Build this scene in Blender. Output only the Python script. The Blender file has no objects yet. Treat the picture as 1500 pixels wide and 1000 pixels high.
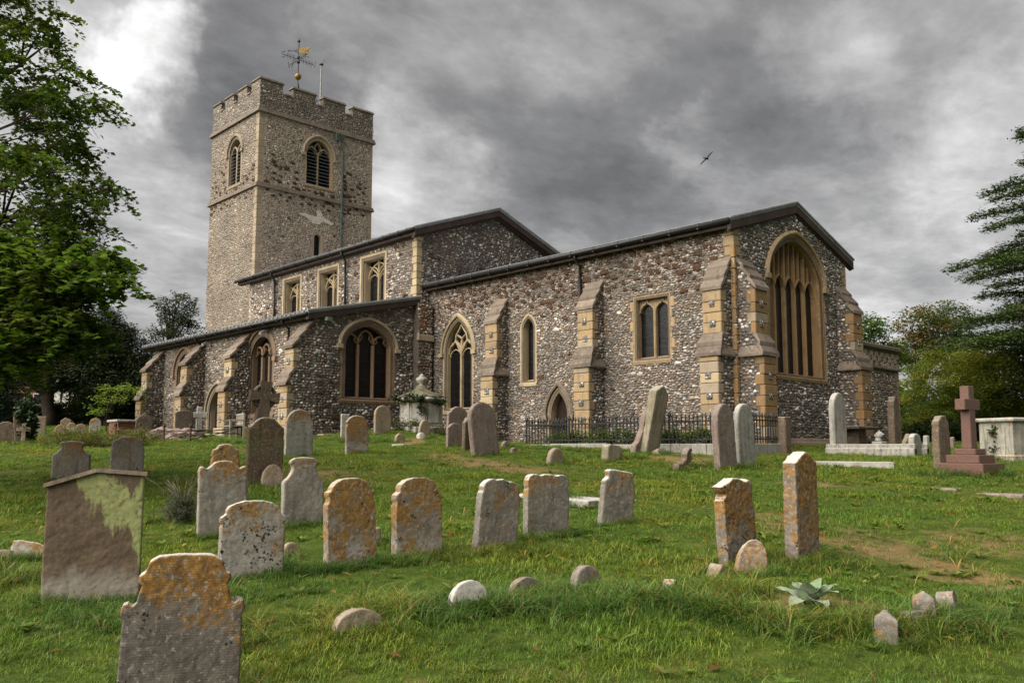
import bpy, bmesh, math, random
import numpy as np
from mathutils import Vector, Matrix, noise
from mathutils.geometry import tessellate_polygon

scene = bpy.context.scene
COL = scene.collection
R = math.radians

# ------------------------------------------------------------------ camera
CAMX, CAMY, YAW = 13.366, -22.19, 0.8014
cam_data = bpy.data.cameras.new("camera")
cam = bpy.data.objects.new("camera", cam_data)
COL.objects.link(cam)
cam.location = (CAMX, CAMY, 1.5)
cam.rotation_euler = (math.pi / 2 + 0.1052, 0, YAW)
cam_data.sensor_width = 36
cam_data.lens = 36 * 1247.7 / 1500
cam_data.shift_y = 24.0 / 1500
cam_data.clip_start = 0.1
cam_data.clip_end = 3000
scene.camera = cam
FX, FY = -math.sin(YAW), math.cos(YAW)
RX, RY = math.cos(YAW), math.sin(YAW)

# ------------------------------------------------------------------ exposure
vs = scene.view_settings
vs.view_transform = 'Standard'
vs.look = 'None'
vs.gamma = 1
vs.use_curve_mapping = False
vs.exposure = 2.58

# ------------------------------------------------------------------ sun
SUN_AZ = R(192)      # compass bearing of the sun: south-west
SUN_EL = R(42)
sun_d = bpy.data.lights.new("sun", 'SUN')
sun_d.energy = 1.5
sun_d.angle = R(76)
sun_d.color = (1.0, 0.93, 0.82)
sun = bpy.data.objects.new("sun", sun_d)
COL.objects.link(sun)
to_sun = Vector((math.sin(SUN_AZ) * math.cos(SUN_EL), math.cos(SUN_AZ) * math.cos(SUN_EL), math.sin(SUN_EL)))
sun.rotation_euler = to_sun.to_track_quat('Z', 'Y').to_euler()
sun.location = (0, -30, 40)

# ------------------------------------------------------------------ node helper
class NT:
    def __init__(s, tree):
        s.t = tree; s.n = tree.nodes; s.l = tree.links
    def new(s, typ, **kw):
        n = s.n.new(typ)
        ins = kw.pop('ins', {})
        for k, v in kw.items(): setattr(n, k, v)
        for k, v in ins.items(): s.put(n.inputs[k], v)
        return n
    def put(s, sock, v):
        if isinstance(v, bpy.types.NodeSocket): s.l.new(v, sock)
        elif v is not None: sock.default_value = v
    def math(s, op, a, b=None, c=None, clamp=False):
        n = s.n.new('ShaderNodeMath'); n.operation = op; n.use_clamp = clamp
        s.put(n.inputs[0], a)
        if b is not None: s.put(n.inputs[1], b)
        if c is not None: s.put(n.inputs[2], c)
        return n.outputs[0]
    def vmath(s, op, a, b=None, scale=None):
        n = s.n.new('ShaderNodeVectorMath'); n.operation = op
        s.put(n.inputs[0], a)
        if b is not None: s.put(n.inputs[1], b)
        if scale is not None: s.put(n.inputs['Scale'], scale)
        return n.outputs['Value'] if op in ('DOT_PRODUCT', 'LENGTH') else n.outputs[0]
    def noise(s, vec, scale, detail=4, rough=.55, dist=0):
        n = s.n.new('ShaderNodeTexNoise')
        s.put(n.inputs['Vector'], vec); n.inputs['Scale'].default_value = scale
        n.inputs['Detail'].default_value = detail; n.inputs['Roughness'].default_value = rough
        n.inputs['Distortion'].default_value = dist
        return n.outputs['Fac']
    def ramp(s, fac, pts, interp='LINEAR'):
        n = s.n.new('ShaderNodeValToRGB'); s.put(n.inputs[0], fac)
        n.color_ramp.interpolation = interp
        e = n.color_ramp.elements
        while len(e) < len(pts): e.new(.5)
        for el, (p, c) in zip(e, pts):
            el.position = p
            el.color = (c, c, c, 1) if isinstance(c, (int, float)) else tuple(c) + (1,)
        return n.outputs[0]
    def mix(s, fac, a, b, mode='MIX'):
        n = s.n.new('ShaderNodeMix'); n.data_type = 'RGBA'; n.blend_type = mode
        s.put(n.inputs[0], fac)
        for k, v in ((6, a), (7, b)):
            if isinstance(v, (tuple, list)) and len(v) == 3: v = tuple(v) + (1,)
            s.put(n.inputs[k], v)
        return n.outputs[2]
    def smooth(s, v, lo, hi):
        n = s.n.new('ShaderNodeMapRange'); n.interpolation_type = 'SMOOTHSTEP'
        s.put(n.inputs[0], v); n.inputs[1].default_value = lo; n.inputs[2].default_value = hi
        return n.outputs[0]

# ------------------------------------------------------------------ world: overcast
world = bpy.data.worlds.new("World")
scene.world = world
world.use_nodes = True
w = NT(world.node_tree)
w.n.clear()
sky = w.new('ShaderNodeTexSky', sky_type='NISHITA', sun_disc=False)
sky.sun_elevation = SUN_EL
sky.sun_rotation = SUN_AZ
tc = w.new('ShaderNodeTexCoord').outputs['Generated']
dirn = w.vmath('NORMALIZE', tc)
sep = w.new('ShaderNodeSeparateXYZ', ins={0: dirn})
zc = w.math('ADD', w.math('MAXIMUM', sep.outputs[2], 0.0), 0.16)
px = w.math('DIVIDE', sep.outputs[0], zc)
py = w.math('DIVIDE', sep.outputs[1], zc)
pl = w.new('ShaderNodeCombineXYZ', ins={0: px, 1: py, 2: 0.35}).outputs[0]
rot = w.new('ShaderNodeMapping', ins={0: pl}); rot.inputs['Rotation'].default_value = (0, 0, R(52))
rot.inputs['Scale'].default_value = (1.0, 0.78, 1); rot.inputs['Location'].default_value = (3.15, 0.7, 0)
big = w.noise(rot.outputs[0], .95, 7, .55, .25)
fine = w.noise(rot.outputs[0], 3.4, 9, .64, .2)
val = w.math('ADD', w.math('MULTIPLY', big, .60), w.math('MULTIPLY', fine, .40))
val = w.math('ADD', val, w.math('MULTIPLY', w.math('SUBTRACT', w.noise(rot.outputs[0], 8.5, 7, .62, .15), .5), .16))
def sky_dir(x, y):        # direction of a place in the sky, from bearing left of north and height
    v = Vector((FX, FY, 0)) * 1247.7 + Vector((RX, RY, 0)) * (x - 750) + Vector((0, 0, 656 - y))
    return tuple(v.normalized())
warp = w.new('ShaderNodeTexNoise', ins={'Vector': dirn, 'Scale': 5.0, 'Detail': 6.0, 'Roughness': .6}).outputs['Color']
dirw = w.vmath('NORMALIZE', w.vmath('ADD', dirn, w.vmath('SCALE', w.vmath('SUBTRACT', warp, (.5, .5, .5)), None, .26)))
def lobe(x, y, size, amp):
    d = w.vmath('DOT_PRODUCT', dirw, sky_dir(x, y))
    return w.math('MULTIPLY', w.smooth(d, math.cos(size), 1.0), amp)
# thin places and thick places in the cloud deck
for x, y, sz, am in ((150, 70, .07, .20), (120, 60, .13, .09), (240, 340, .14, .06), (600, 275, .12, .12), (1450, 210, .12, .11), (1480, 160, .2, .02), (1235, 105, .09, .10), (840, 20, .1, .06), (1015, 190, .05, .07),
                     (1200, 420, .3, .05), (740, 110, .22, -.10), (1010, 160, .28, -.05), (310, 130, .15, -.16), (1130, 230, .2, -.05), (860, 280, .2, -.05), (400, 30, .18, -.10), (200, 330, .2, -.04)):
    val = w.math('ADD', val, lobe(x, y, sz, am))
cloud = w.ramp(val, [(.30, .026), (.42, .043), (.52, .070), (.60, .098), (.68, .135), (.80, .205)])
cloud = w.mix(1.0, cloud, (1.0, .985, .975), 'MULTIPLY')
bg_sky = w.new('ShaderNodeBackground', ins={0: sky.outputs[0], 1: .05})
bg_cl = w.new('ShaderNodeBackground', ins={0: cloud, 1: 1.0})
mx = w.new('ShaderNodeMixShader', ins={0: .98, 1: bg_sky.outputs[0], 2: bg_cl.outputs[0]})
w.new('ShaderNodeOutputWorld', ins={0: mx.outputs[0]})

# ------------------------------------------------------------------ terrain height
def lerp_tab(t, x):
    if x <= t[0][0]: return t[0][1]
    for (a, b), (c, d) in zip(t, t[1:]):
        if x <= c: return b + (d - b) * (x - a) / (c - a)
    return t[-1][1]
GL = [(-20, -.3), (3, -.06), (5, .03), (8, .3), (11, .52), (15, .78), (20, 1.12), (25, 1.45), (28, 1.62), (33, 1.93), (38, 2.15), (45, 2.5), (55, 3.1), (80, 3.7), (200, 4)]
GR = [(-20, -.3), (3, -.06), (5, .03), (8, .3), (11, .52), (15, .78), (20, 1.12), (25, 1.45), (28, 1.6), (33, 1.66), (60, 1.7), (200, 1.8)]
def ds(x, y):
    return (x - CAMX) * FX + (y - CAMY) * FY, (x - CAMX) * RX + (y - CAMY) * RY
def at(D, s):      # distance into the churchyard, distance sideways -> x, y
    return CAMX + FX * D + RX * s, CAMY + FY * D + RY * s
def ground(x, y):
    D, s = ds(x, y)
    t = min(1, max(0, (s + 9) / 11)); t = t * t * (3 - 2 * t)
    g = 0
    for d, wt in ((-1.5, .25), (0, .5), (1.5, .25)):
        g += wt * (lerp_tab(GL, D + d) * (1 - t) + lerp_tab(GR, D + d) * t)
    g += .45 * math.exp(-((D - 31.5) / 2.6) ** 2 - ((s + 4.2) / 2.4) ** 2)
    g += .03 * math.sin(x * 1.3 + 1) * math.sin(y * 1.1) + .02 * math.sin(x * 2.9) * math.sin(y * 2.3 + 2)
    return g

# ------------------------------------------------------------------ materials
def new_mat(name):
    m = bpy.data.materials.new(name); m.use_nodes = True
    t = NT(m.node_tree); t.n.clear()
    out = t.new('ShaderNodeOutputMaterial')
    b = t.new('ShaderNodeBsdfPrincipled')
    t.l.new(b.outputs[0], out.inputs[0])
    b.inputs['Roughness'].default_value = .85
    b.inputs['Specular IOR Level'].default_value = .25
    return m, t, b
def bump(t, b, h, strength=.5, dist=.01):
    n = t.new('ShaderNodeBump', ins={'Height': h, 'Strength': strength, 'Distance': dist})
    t.l.new(n.outputs[0], b.inputs['Normal'])
def objco(t): return t.new('ShaderNodeTexCoord').outputs['Object']
def worldco(t): return t.new('ShaderNodeNewGeometry').outputs['Position']
def simple(name, c1, c2, scale=6, rough=.8, bmp=.4, bd=.01, spec=.25, metal=0, coords='w', detail=5):
    m, t, b = new_mat(name)
    co = worldco(t) if coords == 'w' else objco(t)
    f = t.noise(co, scale, detail, .6)
    t.put(b.inputs['Base Color'], t.ramp(f, [(.3, c1), (.7, c2)]))
    b.inputs['Roughness'].default_value = rough
    b.inputs['Specular IOR Level'].default_value = spec
    b.inputs['Metallic'].default_value = metal
    if bmp: bump(t, b, t.noise(co, scale * 4, 5, .65), bmp, bd)
    return m

def flint_mat():
    m, t, b = new_mat('flint')
    a = t.new('ShaderNodeAttribute', attribute_name='col').outputs['Color']
    co = worldco(t)
    f = t.noise(co, 38, 3, .6)
    c = t.mix(t.smooth(f, .5, .72), a, t.mix(.5, a, (.42, .40, .37)))
    dirt = t.noise(co, .7, 5, .6)
    c = t.mix(t.math('MULTIPLY', t.smooth(dirt, .42, .7), .40), c, (.085, .070, .055))
    zz = t.new('ShaderNodeSeparateXYZ', ins={0: co}).outputs[2]
    damp = t.math('SUBTRACT', 1.0, t.smooth(t.math('ADD', zz, t.math('MULTIPLY', t.noise(co, .9, 5, .65), 2.2)), 2.6, 3.6))
    c = t.mix(t.math('MULTIPLY', damp, .55), c, (.05, .052, .034))
    t.put(b.inputs['Base Color'], c)
    b.inputs['Roughness'].default_value = .5
    b.inputs['Specular IOR Level'].default_value = .45
    bump(t, b, f, .5, .012)
    return m
FLINT = flint_mat()
def mortar_mat(name, c1, c2):
    m, t, b = new_mat(name)
    co = worldco(t)
    c = t.ramp(t.noise(co, 1.1, 6, .65), [(.3, c1), (.7, c2)])
    f = t.noise(co, 30, 5, .7)
    c = t.mix(t.math('MULTIPLY', t.smooth(f, .35, .7), .5), c, tuple(x * .55 for x in c1))
    t.put(b.inputs['Base Color'], c)
    b.inputs['Roughness'].default_value = .95
    bump(t, b, f, .9, .03)
    return m
MORTAR = mortar_mat('flint_mortar', (.095, .075, .060), (.18, .145, .115))
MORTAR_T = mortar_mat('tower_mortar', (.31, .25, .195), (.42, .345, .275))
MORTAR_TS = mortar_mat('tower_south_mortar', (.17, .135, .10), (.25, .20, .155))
def ashlar_mat(name, c1, c2, dark=(.10, .075, .05), amt=.45):
    m, t, b = new_mat(name)
    co = worldco(t)
    rnd = t.new('ShaderNodeObjectInfo').outputs['Random']
    c = t.mix(t.math('MULTIPLY', rnd, .9), c1, c2)
    c = t.mix(t.math('MULTIPLY', t.smooth(t.math('FRACT', t.math('MULTIPLY', rnd, 7.31)), .55, 1.0), .55), c, tuple(x * .62 for x in c2))
    f = t.noise(co, 1.6, 7, .68, .4)
    st = t.new('ShaderNodeMapping', ins={0: co}); st.inputs['Scale'].default_value = (5, 5, .7)
    s2 = t.noise(st.outputs[0], 1.6, 6, .65)
    c = t.mix(t.math('MULTIPLY', t.smooth(f, .45, .72), amt), c, dark)
    c = t.mix(t.math('MULTIPLY', t.smooth(s2, .52, .75), amt), c, tuple(x * .7 for x in dark))
    fn = t.noise(co, 55, 4, .7)
    c = t.mix(t.math('MULTIPLY', t.smooth(fn, .4, .65), .35), c, tuple(x * .5 for x in c2))
    l = t.noise(co, 9, 5, .6)
    c = t.mix(t.math('MULTIPLY', t.smooth(l, .6, .72), .4), c, (.46, .43, .36))
    t.put(b.inputs['Base Color'], c)
    bump(t, b, t.noise(co, 26, 6, .7), .55, .012)
    return m
ASHLAR = ashlar_mat('yellow_limestone', (.34, .235, .125), (.30, .225, .14), amt=.62)
ASHLAR_OR = ashlar_mat('stained_limestone', (.30, .17, .068), (.25, .165, .085), amt=.7)
ASHLAR_CR = ashlar_mat('cream_limestone', (.43, .345, .21), (.38, .30, .19), amt=.45)
ASHLAR_GR = ashlar_mat('weathered_limestone', (.30, .245, .18), (.35, .28, .20), amt=.5)
ASHLAR_BR = ashlar_mat('brown_sandstone', (.24, .155, .095), (.20, .135, .09), amt=.4)
DARKB = ashlar_mat('dark_stained_stone', (.10, .062, .032), (.08, .05, .028), amt=.6)
COPE = ashlar_mat('lichened_coping', (.22, .175, .14), (.125, .10, .08), dark=(.045, .036, .03), amt=.7)
IRONST = simple('ironstone', (.040, .024, .017), (.10, .060, .038), 9, .95, .9, .03, .1)
LEAD = simple('lead_sheet', (.16, .165, .175), (.26, .27, .28), 3, .55, .2, .01, .4)
FASCIA = simple('brown_fascia', (.030, .020, .017), (.055, .036, .030), 3, .7, .2)
IRON = simple('black_iron', (.006, .006, .007), (.014, .013, .013), 12, .5, .3, .004, .4)
RUST = simple('rusty_iron', (.030, .020, .016), (.07, .04, .025), 12, .8, .4, .006)
PIPEG = simple('green_lead_pipe', (.055, .075, .065), (.10, .12, .105), 5, .6, .2)
GILT = simple('worn_gilt', (.12, .075, .012), (.22, .14, .03), 9, .45, .2, .004, .5, .3)
DOORW = simple('dark_oak', (.014, .009, .007), (.028, .018, .014), 8, .85, .5, spec=.1)
LOUVRE = simple('louvre_slate', (.040, .042, .046), (.075, .078, .082), 8, .7, .3)
def glass_mat():
    m, t, b = new_mat('old_leaded_glass')
    co = worldco(t)
    v = t.new('ShaderNodeTexVoronoi', feature='F1', ins={'Vector': co, 'Scale': 7.0})
    c = t.mix(t.math('MULTIPLY', v.outputs['Color'], .5), (.004, .004, .005), (.014, .013, .013))
    t.put(b.inputs['Base Color'], c)
    b.inputs['Roughness'].default_value = .32
    b.inputs['Specular IOR Level'].default_value = .22
    bump(t, b, t.noise(co, 7, 3), .35, .02)
    return m
GLASS = glass_mat()

# ------------------------------------------------------------------ mesh helpers
ORG = {}
def tag(o, label=None, cat=None, group=None, kind=None):
    if label: o['label'] = label
    if cat: o['category'] = cat
    if group: o['group'] = group
    if kind: o['kind'] = kind
    return o
def empty(name, loc, label, cat, group=None, rz=0):
    o = bpy.data.objects.new(name, None); COL.objects.link(o)
    o.location = loc; o.rotation_euler = (0, 0, rz); o.empty_display_size = .2
    ORG[o.name] = Vector(loc)
    return tag(o, label, cat, group)
def link(name, me, mat=None, parent=None, loc=None):
    o = bpy.data.objects.new(name, me); COL.objects.link(o)
    if mat is not None and not me.materials: me.materials.append(mat)
    if parent is not None:
        o.parent = parent; ORG[o.name] = ORG.get(parent.name, Vector((0, 0, 0)))
    if loc is not None:
        o.location = Vector(loc) - (ORG[o.name] if parent is not None else Vector((0, 0, 0)))
        ORG[o.name] = Vector(loc)
    return o
def np_mesh(name, V, loops, sizes, cols=None, smooth=False):
    me = bpy.data.meshes.new(name)
    V = np.asarray(V, dtype=np.float32); loops = np.asarray(loops, dtype=np.int32).ravel(); sizes = np.asarray(sizes, dtype=np.int32)
    me.vertices.add(len(V)); me.vertices.foreach_set('co', V.ravel())
    me.loops.add(len(loops)); me.loops.foreach_set('vertex_index', loops)
    me.polygons.add(len(sizes))
    st = np.zeros(len(sizes), dtype=np.int32); st[1:] = np.cumsum(sizes)[:-1]
    me.polygons.foreach_set('loop_start', st)
    if smooth: me.polygons.foreach_set('use_smooth', np.ones(len(sizes), dtype=bool))
    me.update(calc_edges=True)
    if cols is not None:
        a = me.attributes.new('col', 'FLOAT_COLOR', 'POINT')
        c = np.ones((len(V), 4), dtype=np.float32); c[:, :3] = cols
        a.data.foreach_set('color', c.ravel())
    return me

class MB:
    """collects vertices and faces in world space and links them as one mesh"""
    def __init__(s): s.v = []; s.f = []
    def add(s, vs_, fs_):
        n = len(s.v); s.v += [tuple(p) for p in vs_]; s.f += [tuple(i + n for i in f) for f in fs_]; return s
    def box(s, x0, x1, y0, y1, z0, z1):
        return s.add([(x0, y0, z0), (x1, y0, z0), (x1, y1, z0), (x0, y1, z0), (x0, y0, z1), (x1, y0, z1), (x1, y1, z1), (x0, y1, z1)],
                     [(3, 2, 1, 0), (4, 5, 6, 7), (0, 1, 5, 4), (1, 2, 6, 5), (2, 3, 7, 6), (3, 0, 4, 7)])
    def hexa(s, p):   # 8 points: bottom 4 ccw, top 4 ccw
        return s.add(p, [(3, 2, 1, 0), (4, 5, 6, 7), (0, 1, 5, 4), (1, 2, 6, 5), (2, 3, 7, 6), (3, 0, 4, 7)])
    def prism(s, a, b):   # two matching rings of points
        n = len(a)
        return s.add(list(a) + list(b), [tuple(range(n))[::-1], tuple(range(n, 2 * n))] + [(i, (i + 1) % n, n + (i + 1) % n, n + i) for i in range(n)])
    def tube(s, pts, r, n=6, cap=True):
        pts = [Vector(p) for p in pts]
        rs = r if isinstance(r, (list, tuple)) else [r] * len(pts)
        rings = []
        up = None
        for i, p in enumerate(pts):
            d = (pts[min(i + 1, len(pts) - 1)] - pts[max(i - 1, 0)])
            if d.length < 1e-9: d = Vector((0, 0, 1))
            d.normalize()
            if up is None: up = d.orthogonal().normalized()
            a = (up - d * up.dot(d))
            if a.length < 1e-4: a = d.orthogonal()
            a.normalize(); up = a; b = d.cross(a)
            rings.append([p + (a * math.cos(2 * math.pi * k / n) + b * math.sin(2 * math.pi * k / n)) * rs[i] for k in range(n)])
        vs_ = [q for r_ in rings for q in r_]; fs_ = []
        for i in range(len(pts) - 1):
            for k in range(n):
                fs_.append((i * n + k, i * n + (k + 1) % n, (i + 1) * n + (k + 1) % n, (i + 1) * n + k))
        if cap:
            fs_.append(tuple(range(n))[::-1]); fs_.append(tuple(range((len(pts) - 1) * n, len(pts) * n)))
        return s.add(vs_, fs_)
    def lathe(s, c, prof, n=16):   # prof: (r, z)
        c = Vector(c); vs_ = []; fs_ = []
        for r, z in prof:
            for k in range(n): vs_.append(c + Vector((r * math.cos(2 * math.pi * (k + .5) / n), r * math.sin(2 * math.pi * (k + .5) / n), z)))
        for i in range(len(prof) - 1):
            for k in range(n): fs_.append((i * n + k, i * n + (k + 1) % n, (i + 1) * n + (k + 1) % n, (i + 1) * n + k))
        fs_.append(tuple(range(n))[::-1]); fs_.append(tuple(range((len(prof) - 1) * n, len(prof) * n)))
        return s.add(vs_, fs_)
    def obj(s, name, mat, parent=None, smooth=False, kind=None, bevel=0):
        org = ORG.get(parent.name, Vector((0, 0, 0))) if parent is not None else Vector((0, 0, 0))
        me = bpy.data.meshes.new(name)
        me.from_pydata([(p[0] - org.x, p[1] - org.y, p[2] - org.z) for p in s.v], [], s.f)
        bm = bmesh.new(); bm.from_mesh(me)
        bmesh.ops.recalc_face_normals(bm, faces=bm.faces)
        if bevel: bmesh.ops.bevel(bm, geom=bm.edges[:], offset=bevel, segments=1, affect='EDGES')
        bm.to_mesh(me); bm.free()
        if smooth:
            me.polygons.foreach_set('use_smooth', [True] * len(me.polygons))
        o = link(name, me, mat, parent)
        if kind: o['kind'] = kind
        return o

class Frame:
    """wall plane: s along, z up, d outward"""
    def __init__(f, o, sd, nd): f.o = Vector(o); f.s = Vector(sd); f.n = Vector(nd)
    def p(f, s, z, d=0): return f.o + f.s * s + f.n * d + Vector((0, 0, z))
    def arr(f, S, Z, Dd):
        return np.array(f.o)[None] + S[:, None] * np.array(f.s)[None] + Dd[:, None] * np.array(f.n)[None] + Z[:, None] * np.array([[0, 0, 1.0]])

rng = np.random.default_rng(7)
rnd = random.Random(11)
def in_poly(S, Z, poly):
    inside = np.zeros(len(S), bool); n = len(poly)
    for i in range(n):
        x0, y0 = poly[i]; x1, y1 = poly[(i + 1) % n]
        if y0 == y1: continue
        c = ((y0 > Z) != (y1 > Z)) & (S < (x1 - x0) * (Z - y0) / (y1 - y0) + x0)
        inside ^= c
    return inside

PAL_S = [((0.368, 0.331, 0.285), .20), ((0.248, 0.230, 0.212), .22), ((0.138, 0.129, 0.124), .20), ((0.065, 0.062, 0.062), .16), ((0.221, 0.152, 0.097), .14), ((0.47, 0.44, 0.39), .045)]
PAL_E = [((0.479, 0.456, 0.433), .16), ((0.251, 0.239, 0.234), .20), ((0.114, 0.112, 0.114), .26), ((0.051, 0.050, 0.053), .24), ((0.205, 0.148, 0.103), .06), ((0.707, 0.684, 0.650), .08)]
PAL_T = [((0.389, 0.339, 0.277), .34), ((0.287, 0.246, 0.205), .24), ((0.164, 0.143, 0.128), .16), ((0.461, 0.420, 0.369), .16), ((0.236, 0.164, 0.113), .10)]
PAL_A = [((0.355, 0.314, 0.272), .20), ((0.240, 0.209, 0.188), .22), ((0.136, 0.121, 0.110), .22), ((0.063, 0.059, 0.058), .16), ((0.209, 0.142, 0.094), .12), ((0.575, 0.543, 0.491), .08)]
def flints(fr, poly, excl, cw, ch, pal, parent, depth=.035, fill=.98, name='flint_facing'):
    P = np.array(poly); s0, z0 = P.min(0); s1, z1 = P.max(0)
    rows = int((z1 - z0) / ch); per = int((s1 - s0) / cw) + 1
    S = []; Z = []
    for i in range(rows):
        x = s0 + (np.arange(per) + rng.random() + rng.uniform(-.32, .32, per)) * cw
        S.append(x); Z.append(z0 + (i + .5) * ch + rng.uniform(-.28, .28, per) * ch)
    S = np.concatenate(S); Z = np.concatenate(Z)
    k = in_poly(S, Z, poly)
    for e in excl: k &= ~in_poly(S, Z, e)
    k &= rng.random(len(S)) < fill
    S = S[k]; Z = Z[k]; N = len(S)
    m = 6
    ang = (np.arange(m) / m * 2 * math.pi)[None] + rng.uniform(0, 6.28, (N, 1)) + rng.uniform(-.3, .3, (N, m))
    big = rng.uniform(.62, 1.18, (N, 1)) * np.where(rng.random((N, 1)) < .12, 1.35, 1)
    a = cw * .54 * big * rng.uniform(.85, 1.2, (N, 1)); b_ = ch * .56 * big * rng.uniform(.8, 1.1, (N, 1))
    rr = rng.uniform(.85, 1.12, (N, m))
    tl = rng.uniform(-.45, .45, (N, 1))
    ex = a * np.cos(ang) * rr; ez = b_ * np.sin(ang) * rr
    bx = ex * np.cos(tl) - ez * np.sin(tl) * .8; bz = ex * np.sin(tl) * .6 + ez * np.cos(tl)
    h = depth * rng.uniform(.5, 1.2, (N, 1))
    tx = rng.uniform(-.35, .35, (N, 1)); tz = rng.uniform(-.45, .25, (N, 1))
    VS = np.concatenate([S[:, None] + bx, S[:, None] + bx * .66 + tx * a * .2], 1)
    VZ = np.concatenate([Z[:, None] + bz, Z[:, None] + bz * .66 + tz * b_ * .2], 1)
    top = h * (1 + tx * bx / a * .9 + tz * bz / b_ * .9)
    VD = np.concatenate([np.full((N, m), -.012), np.maximum(top, .004)], 1)
    V = fr.arr(VS.ravel(), VZ.ravel(), VD.ravel())
    base = (np.arange(N) * 2 * m)[:, None]
    q = np.array([[i, (i + 1) % m, m + (i + 1) % m, m + i] for i in range(m)]).ravel()
    flip = fr.s.cross(Vector((0, 0, 1))).dot(fr.n) < 0
    q = q.reshape(m, 4); hx = np.arange(m, 2 * m)
    if flip: q = q[:, ::-1]; hx = hx[::-1]
    idx = np.concatenate([q.ravel(), hx])
    loops = (base + idx[None]).ravel()
    sizes = np.tile(np.array([4] * m + [m]), N)
    pc = np.array([p[0] for p in pal]); pw = np.array([p[1] for p in pal]); pw = pw / pw.sum()
    c = pc[rng.choice(len(pal), N, p=pw)] * rng.uniform(.75, 1.25, (N, 1))
    q_ = np.array([(noise.noise(Vector((a * .55, b_2 * .75, fr.o.x + fr.o.y))), noise.noise(Vector((a * 1.9, b_2 * 2.3, 7.0)))) for a, b_2 in zip(S, Z)]).reshape(-1, 2) if N else np.zeros((0, 2))
    c = c * (1 + .8 * q_[:, :1] + .45 * q_[:, 1:])
    br = np.clip(.12 + q_[:, 1:] * 1.9 + q_[:, :1] * .9, 0, .72) * (rng.random((N, 1)) < .7)
    c = c * (1 - br) + np.array([[.17, .105, .066]]) * br * rng.uniform(.6, 1.3, (N, 1))
    cols = np.repeat(c, 2 * m, 0)
    org = np.array(ORG.get(parent.name, Vector((0, 0, 0))))
    me = np_mesh(name, V - org[None], loops, sizes, cols)
    o = link(name, me, FLINT, parent)
    o['kind'] = 'stuff'
    return o
def wall_face(mb, fr, outer, holes, d=0):
    polys = [[Vector((s, z, 0)) for s, z in outer]] + [[Vector((s, z, 0)) for s, z in h] for h in holes]
    tris = tessellate_polygon(polys)
    flat = [p for q in polys for p in q]
    mb.add([fr.p(p.x, p.y, d) for p in flat], [tuple(t) for t in tris])

LUMPS = []
def lump_meshes():
    for k in range(5):
        bm = bmesh.new(); bmesh.ops.create_icosphere(bm, subdivisions=1, radius=1)
        for v in bm.verts:
            n = noise.noise(v.co * 1.3 + Vector((k * 7, 0, 0)))
            v.co *= 1 + .45 * n
            v.co.x = max(-.95, min(.95, v.co.x * 1.1)); v.co.z = max(-.9, min(.9, v.co.z * 1.1))
        me = bpy.data.meshes.new('ironstone'); bm.to_mesh(me); bm.free()
        me.materials.append(IRONST); LUMPS.append(me)
lump_meshes()
def ironstones(fr, parent, spots):
    for s, z, sz in spots:
        o = link('ironstone', LUMPS[rnd.randrange(5)], None, parent, fr.p(s, z, .0))
        a = math.atan2(fr.s.y, fr.s.x)
        o.rotation_euler = (0, rnd.uniform(-.25, .25), a)
        o.scale = (sz * rnd.uniform(.8, 1.25), .055 + .1 * sz, sz * rnd.uniform(.6, .85))

# ------------------------------------------------------------------ openings
def arch_top(h, rise, n=14):
    """right half of an arch from spring (h,0) to apex (0,rise)"""
    pts = []
    if rise >= h:
        Rr = (h * h + rise * rise) / (2 * h); cx = h - Rr
        a1 = math.atan2(rise, -cx)
        for i in range(n + 1):
            a = a1 * i / n; pts.append((cx + Rr * math.cos(a), Rr * math.sin(a)))
    else:
        for i in range(n + 1):
            t = math.cos(i / n * math.pi / 2); pts.append((h * t, rise * (.82 * math.sqrt(max(0, 1 - t * t)) + .18 * (1 - t))))
    return pts
def outline(cx, h, z0, zs, rise, n=14):
    """closed opening outline, counter-clockwise from bottom left; rise 0 = square head"""
    if rise <= 0: return [(cx - h, z0), (cx + h, z0), (cx + h, zs), (cx - h, zs)]
    r = arch_top(h, rise, n)
    right = [(cx + x, zs + z) for x, z in r]
    left = [(cx - x, zs + z) for x, z in reversed(r[:-1])]
    return [(cx - h, z0), (cx + h, z0)] + right + left
def offset_path(path, o, closed):
    n = len(path); out = []
    for i in range(n):
        p = Vector(path[i])
        a = Vector(path[i - 1]) if (closed or i > 0) else None
        c = Vector(path[(i + 1) % n]) if (closed or i < n - 1) else None
        ns = []
        if a is not None and (p - a).length > 1e-6:
            t = (p - a).normalized(); ns.append(Vector((t.y, -t.x)))
        if c is not None and (c - p).length > 1e-6:
            t = (c - p).normalized(); ns.append(Vector((t.y, -t.x)))
        if not ns: ns = [Vector((0, 1))]
        nn = sum(ns, Vector((0, 0)))
        if nn.length < 1e-6: nn = ns[0]
        nn.normalize()
        k = 1 / max(.45, nn.dot(ns[0]))
        out.append((p.x + nn.x * o * k, p.y + nn.y * o * k))
    return out
def sweep(mb, fr, path, prof, closed_path=True, closed_prof=False):
    """prof: (offset outward from the path, depth)"""
    rings = [[fr.p(s, z, d) for s, z in offset_path(path, o, closed_path)] for o, d in prof]
    n = len(path); m = len(prof)
    vs_ = [p for r_ in rings for p in r_]; fs_ = []
    for j in range(m if closed_prof else m - 1):
        j2 = (j + 1) % m
        for i in range(n if closed_path else n - 1):
            i2 = (i + 1) % n
            fs_.append((j * n + i, j * n + i2, j2 * n + i2, j2 * n + i))
    if closed_prof and not closed_path:
        fs_.append(tuple(j * n for j in range(m))); fs_.append(tuple(j * n + n - 1 for j in range(m))[::-1])
    mb.add(vs_, fs_)
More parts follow.
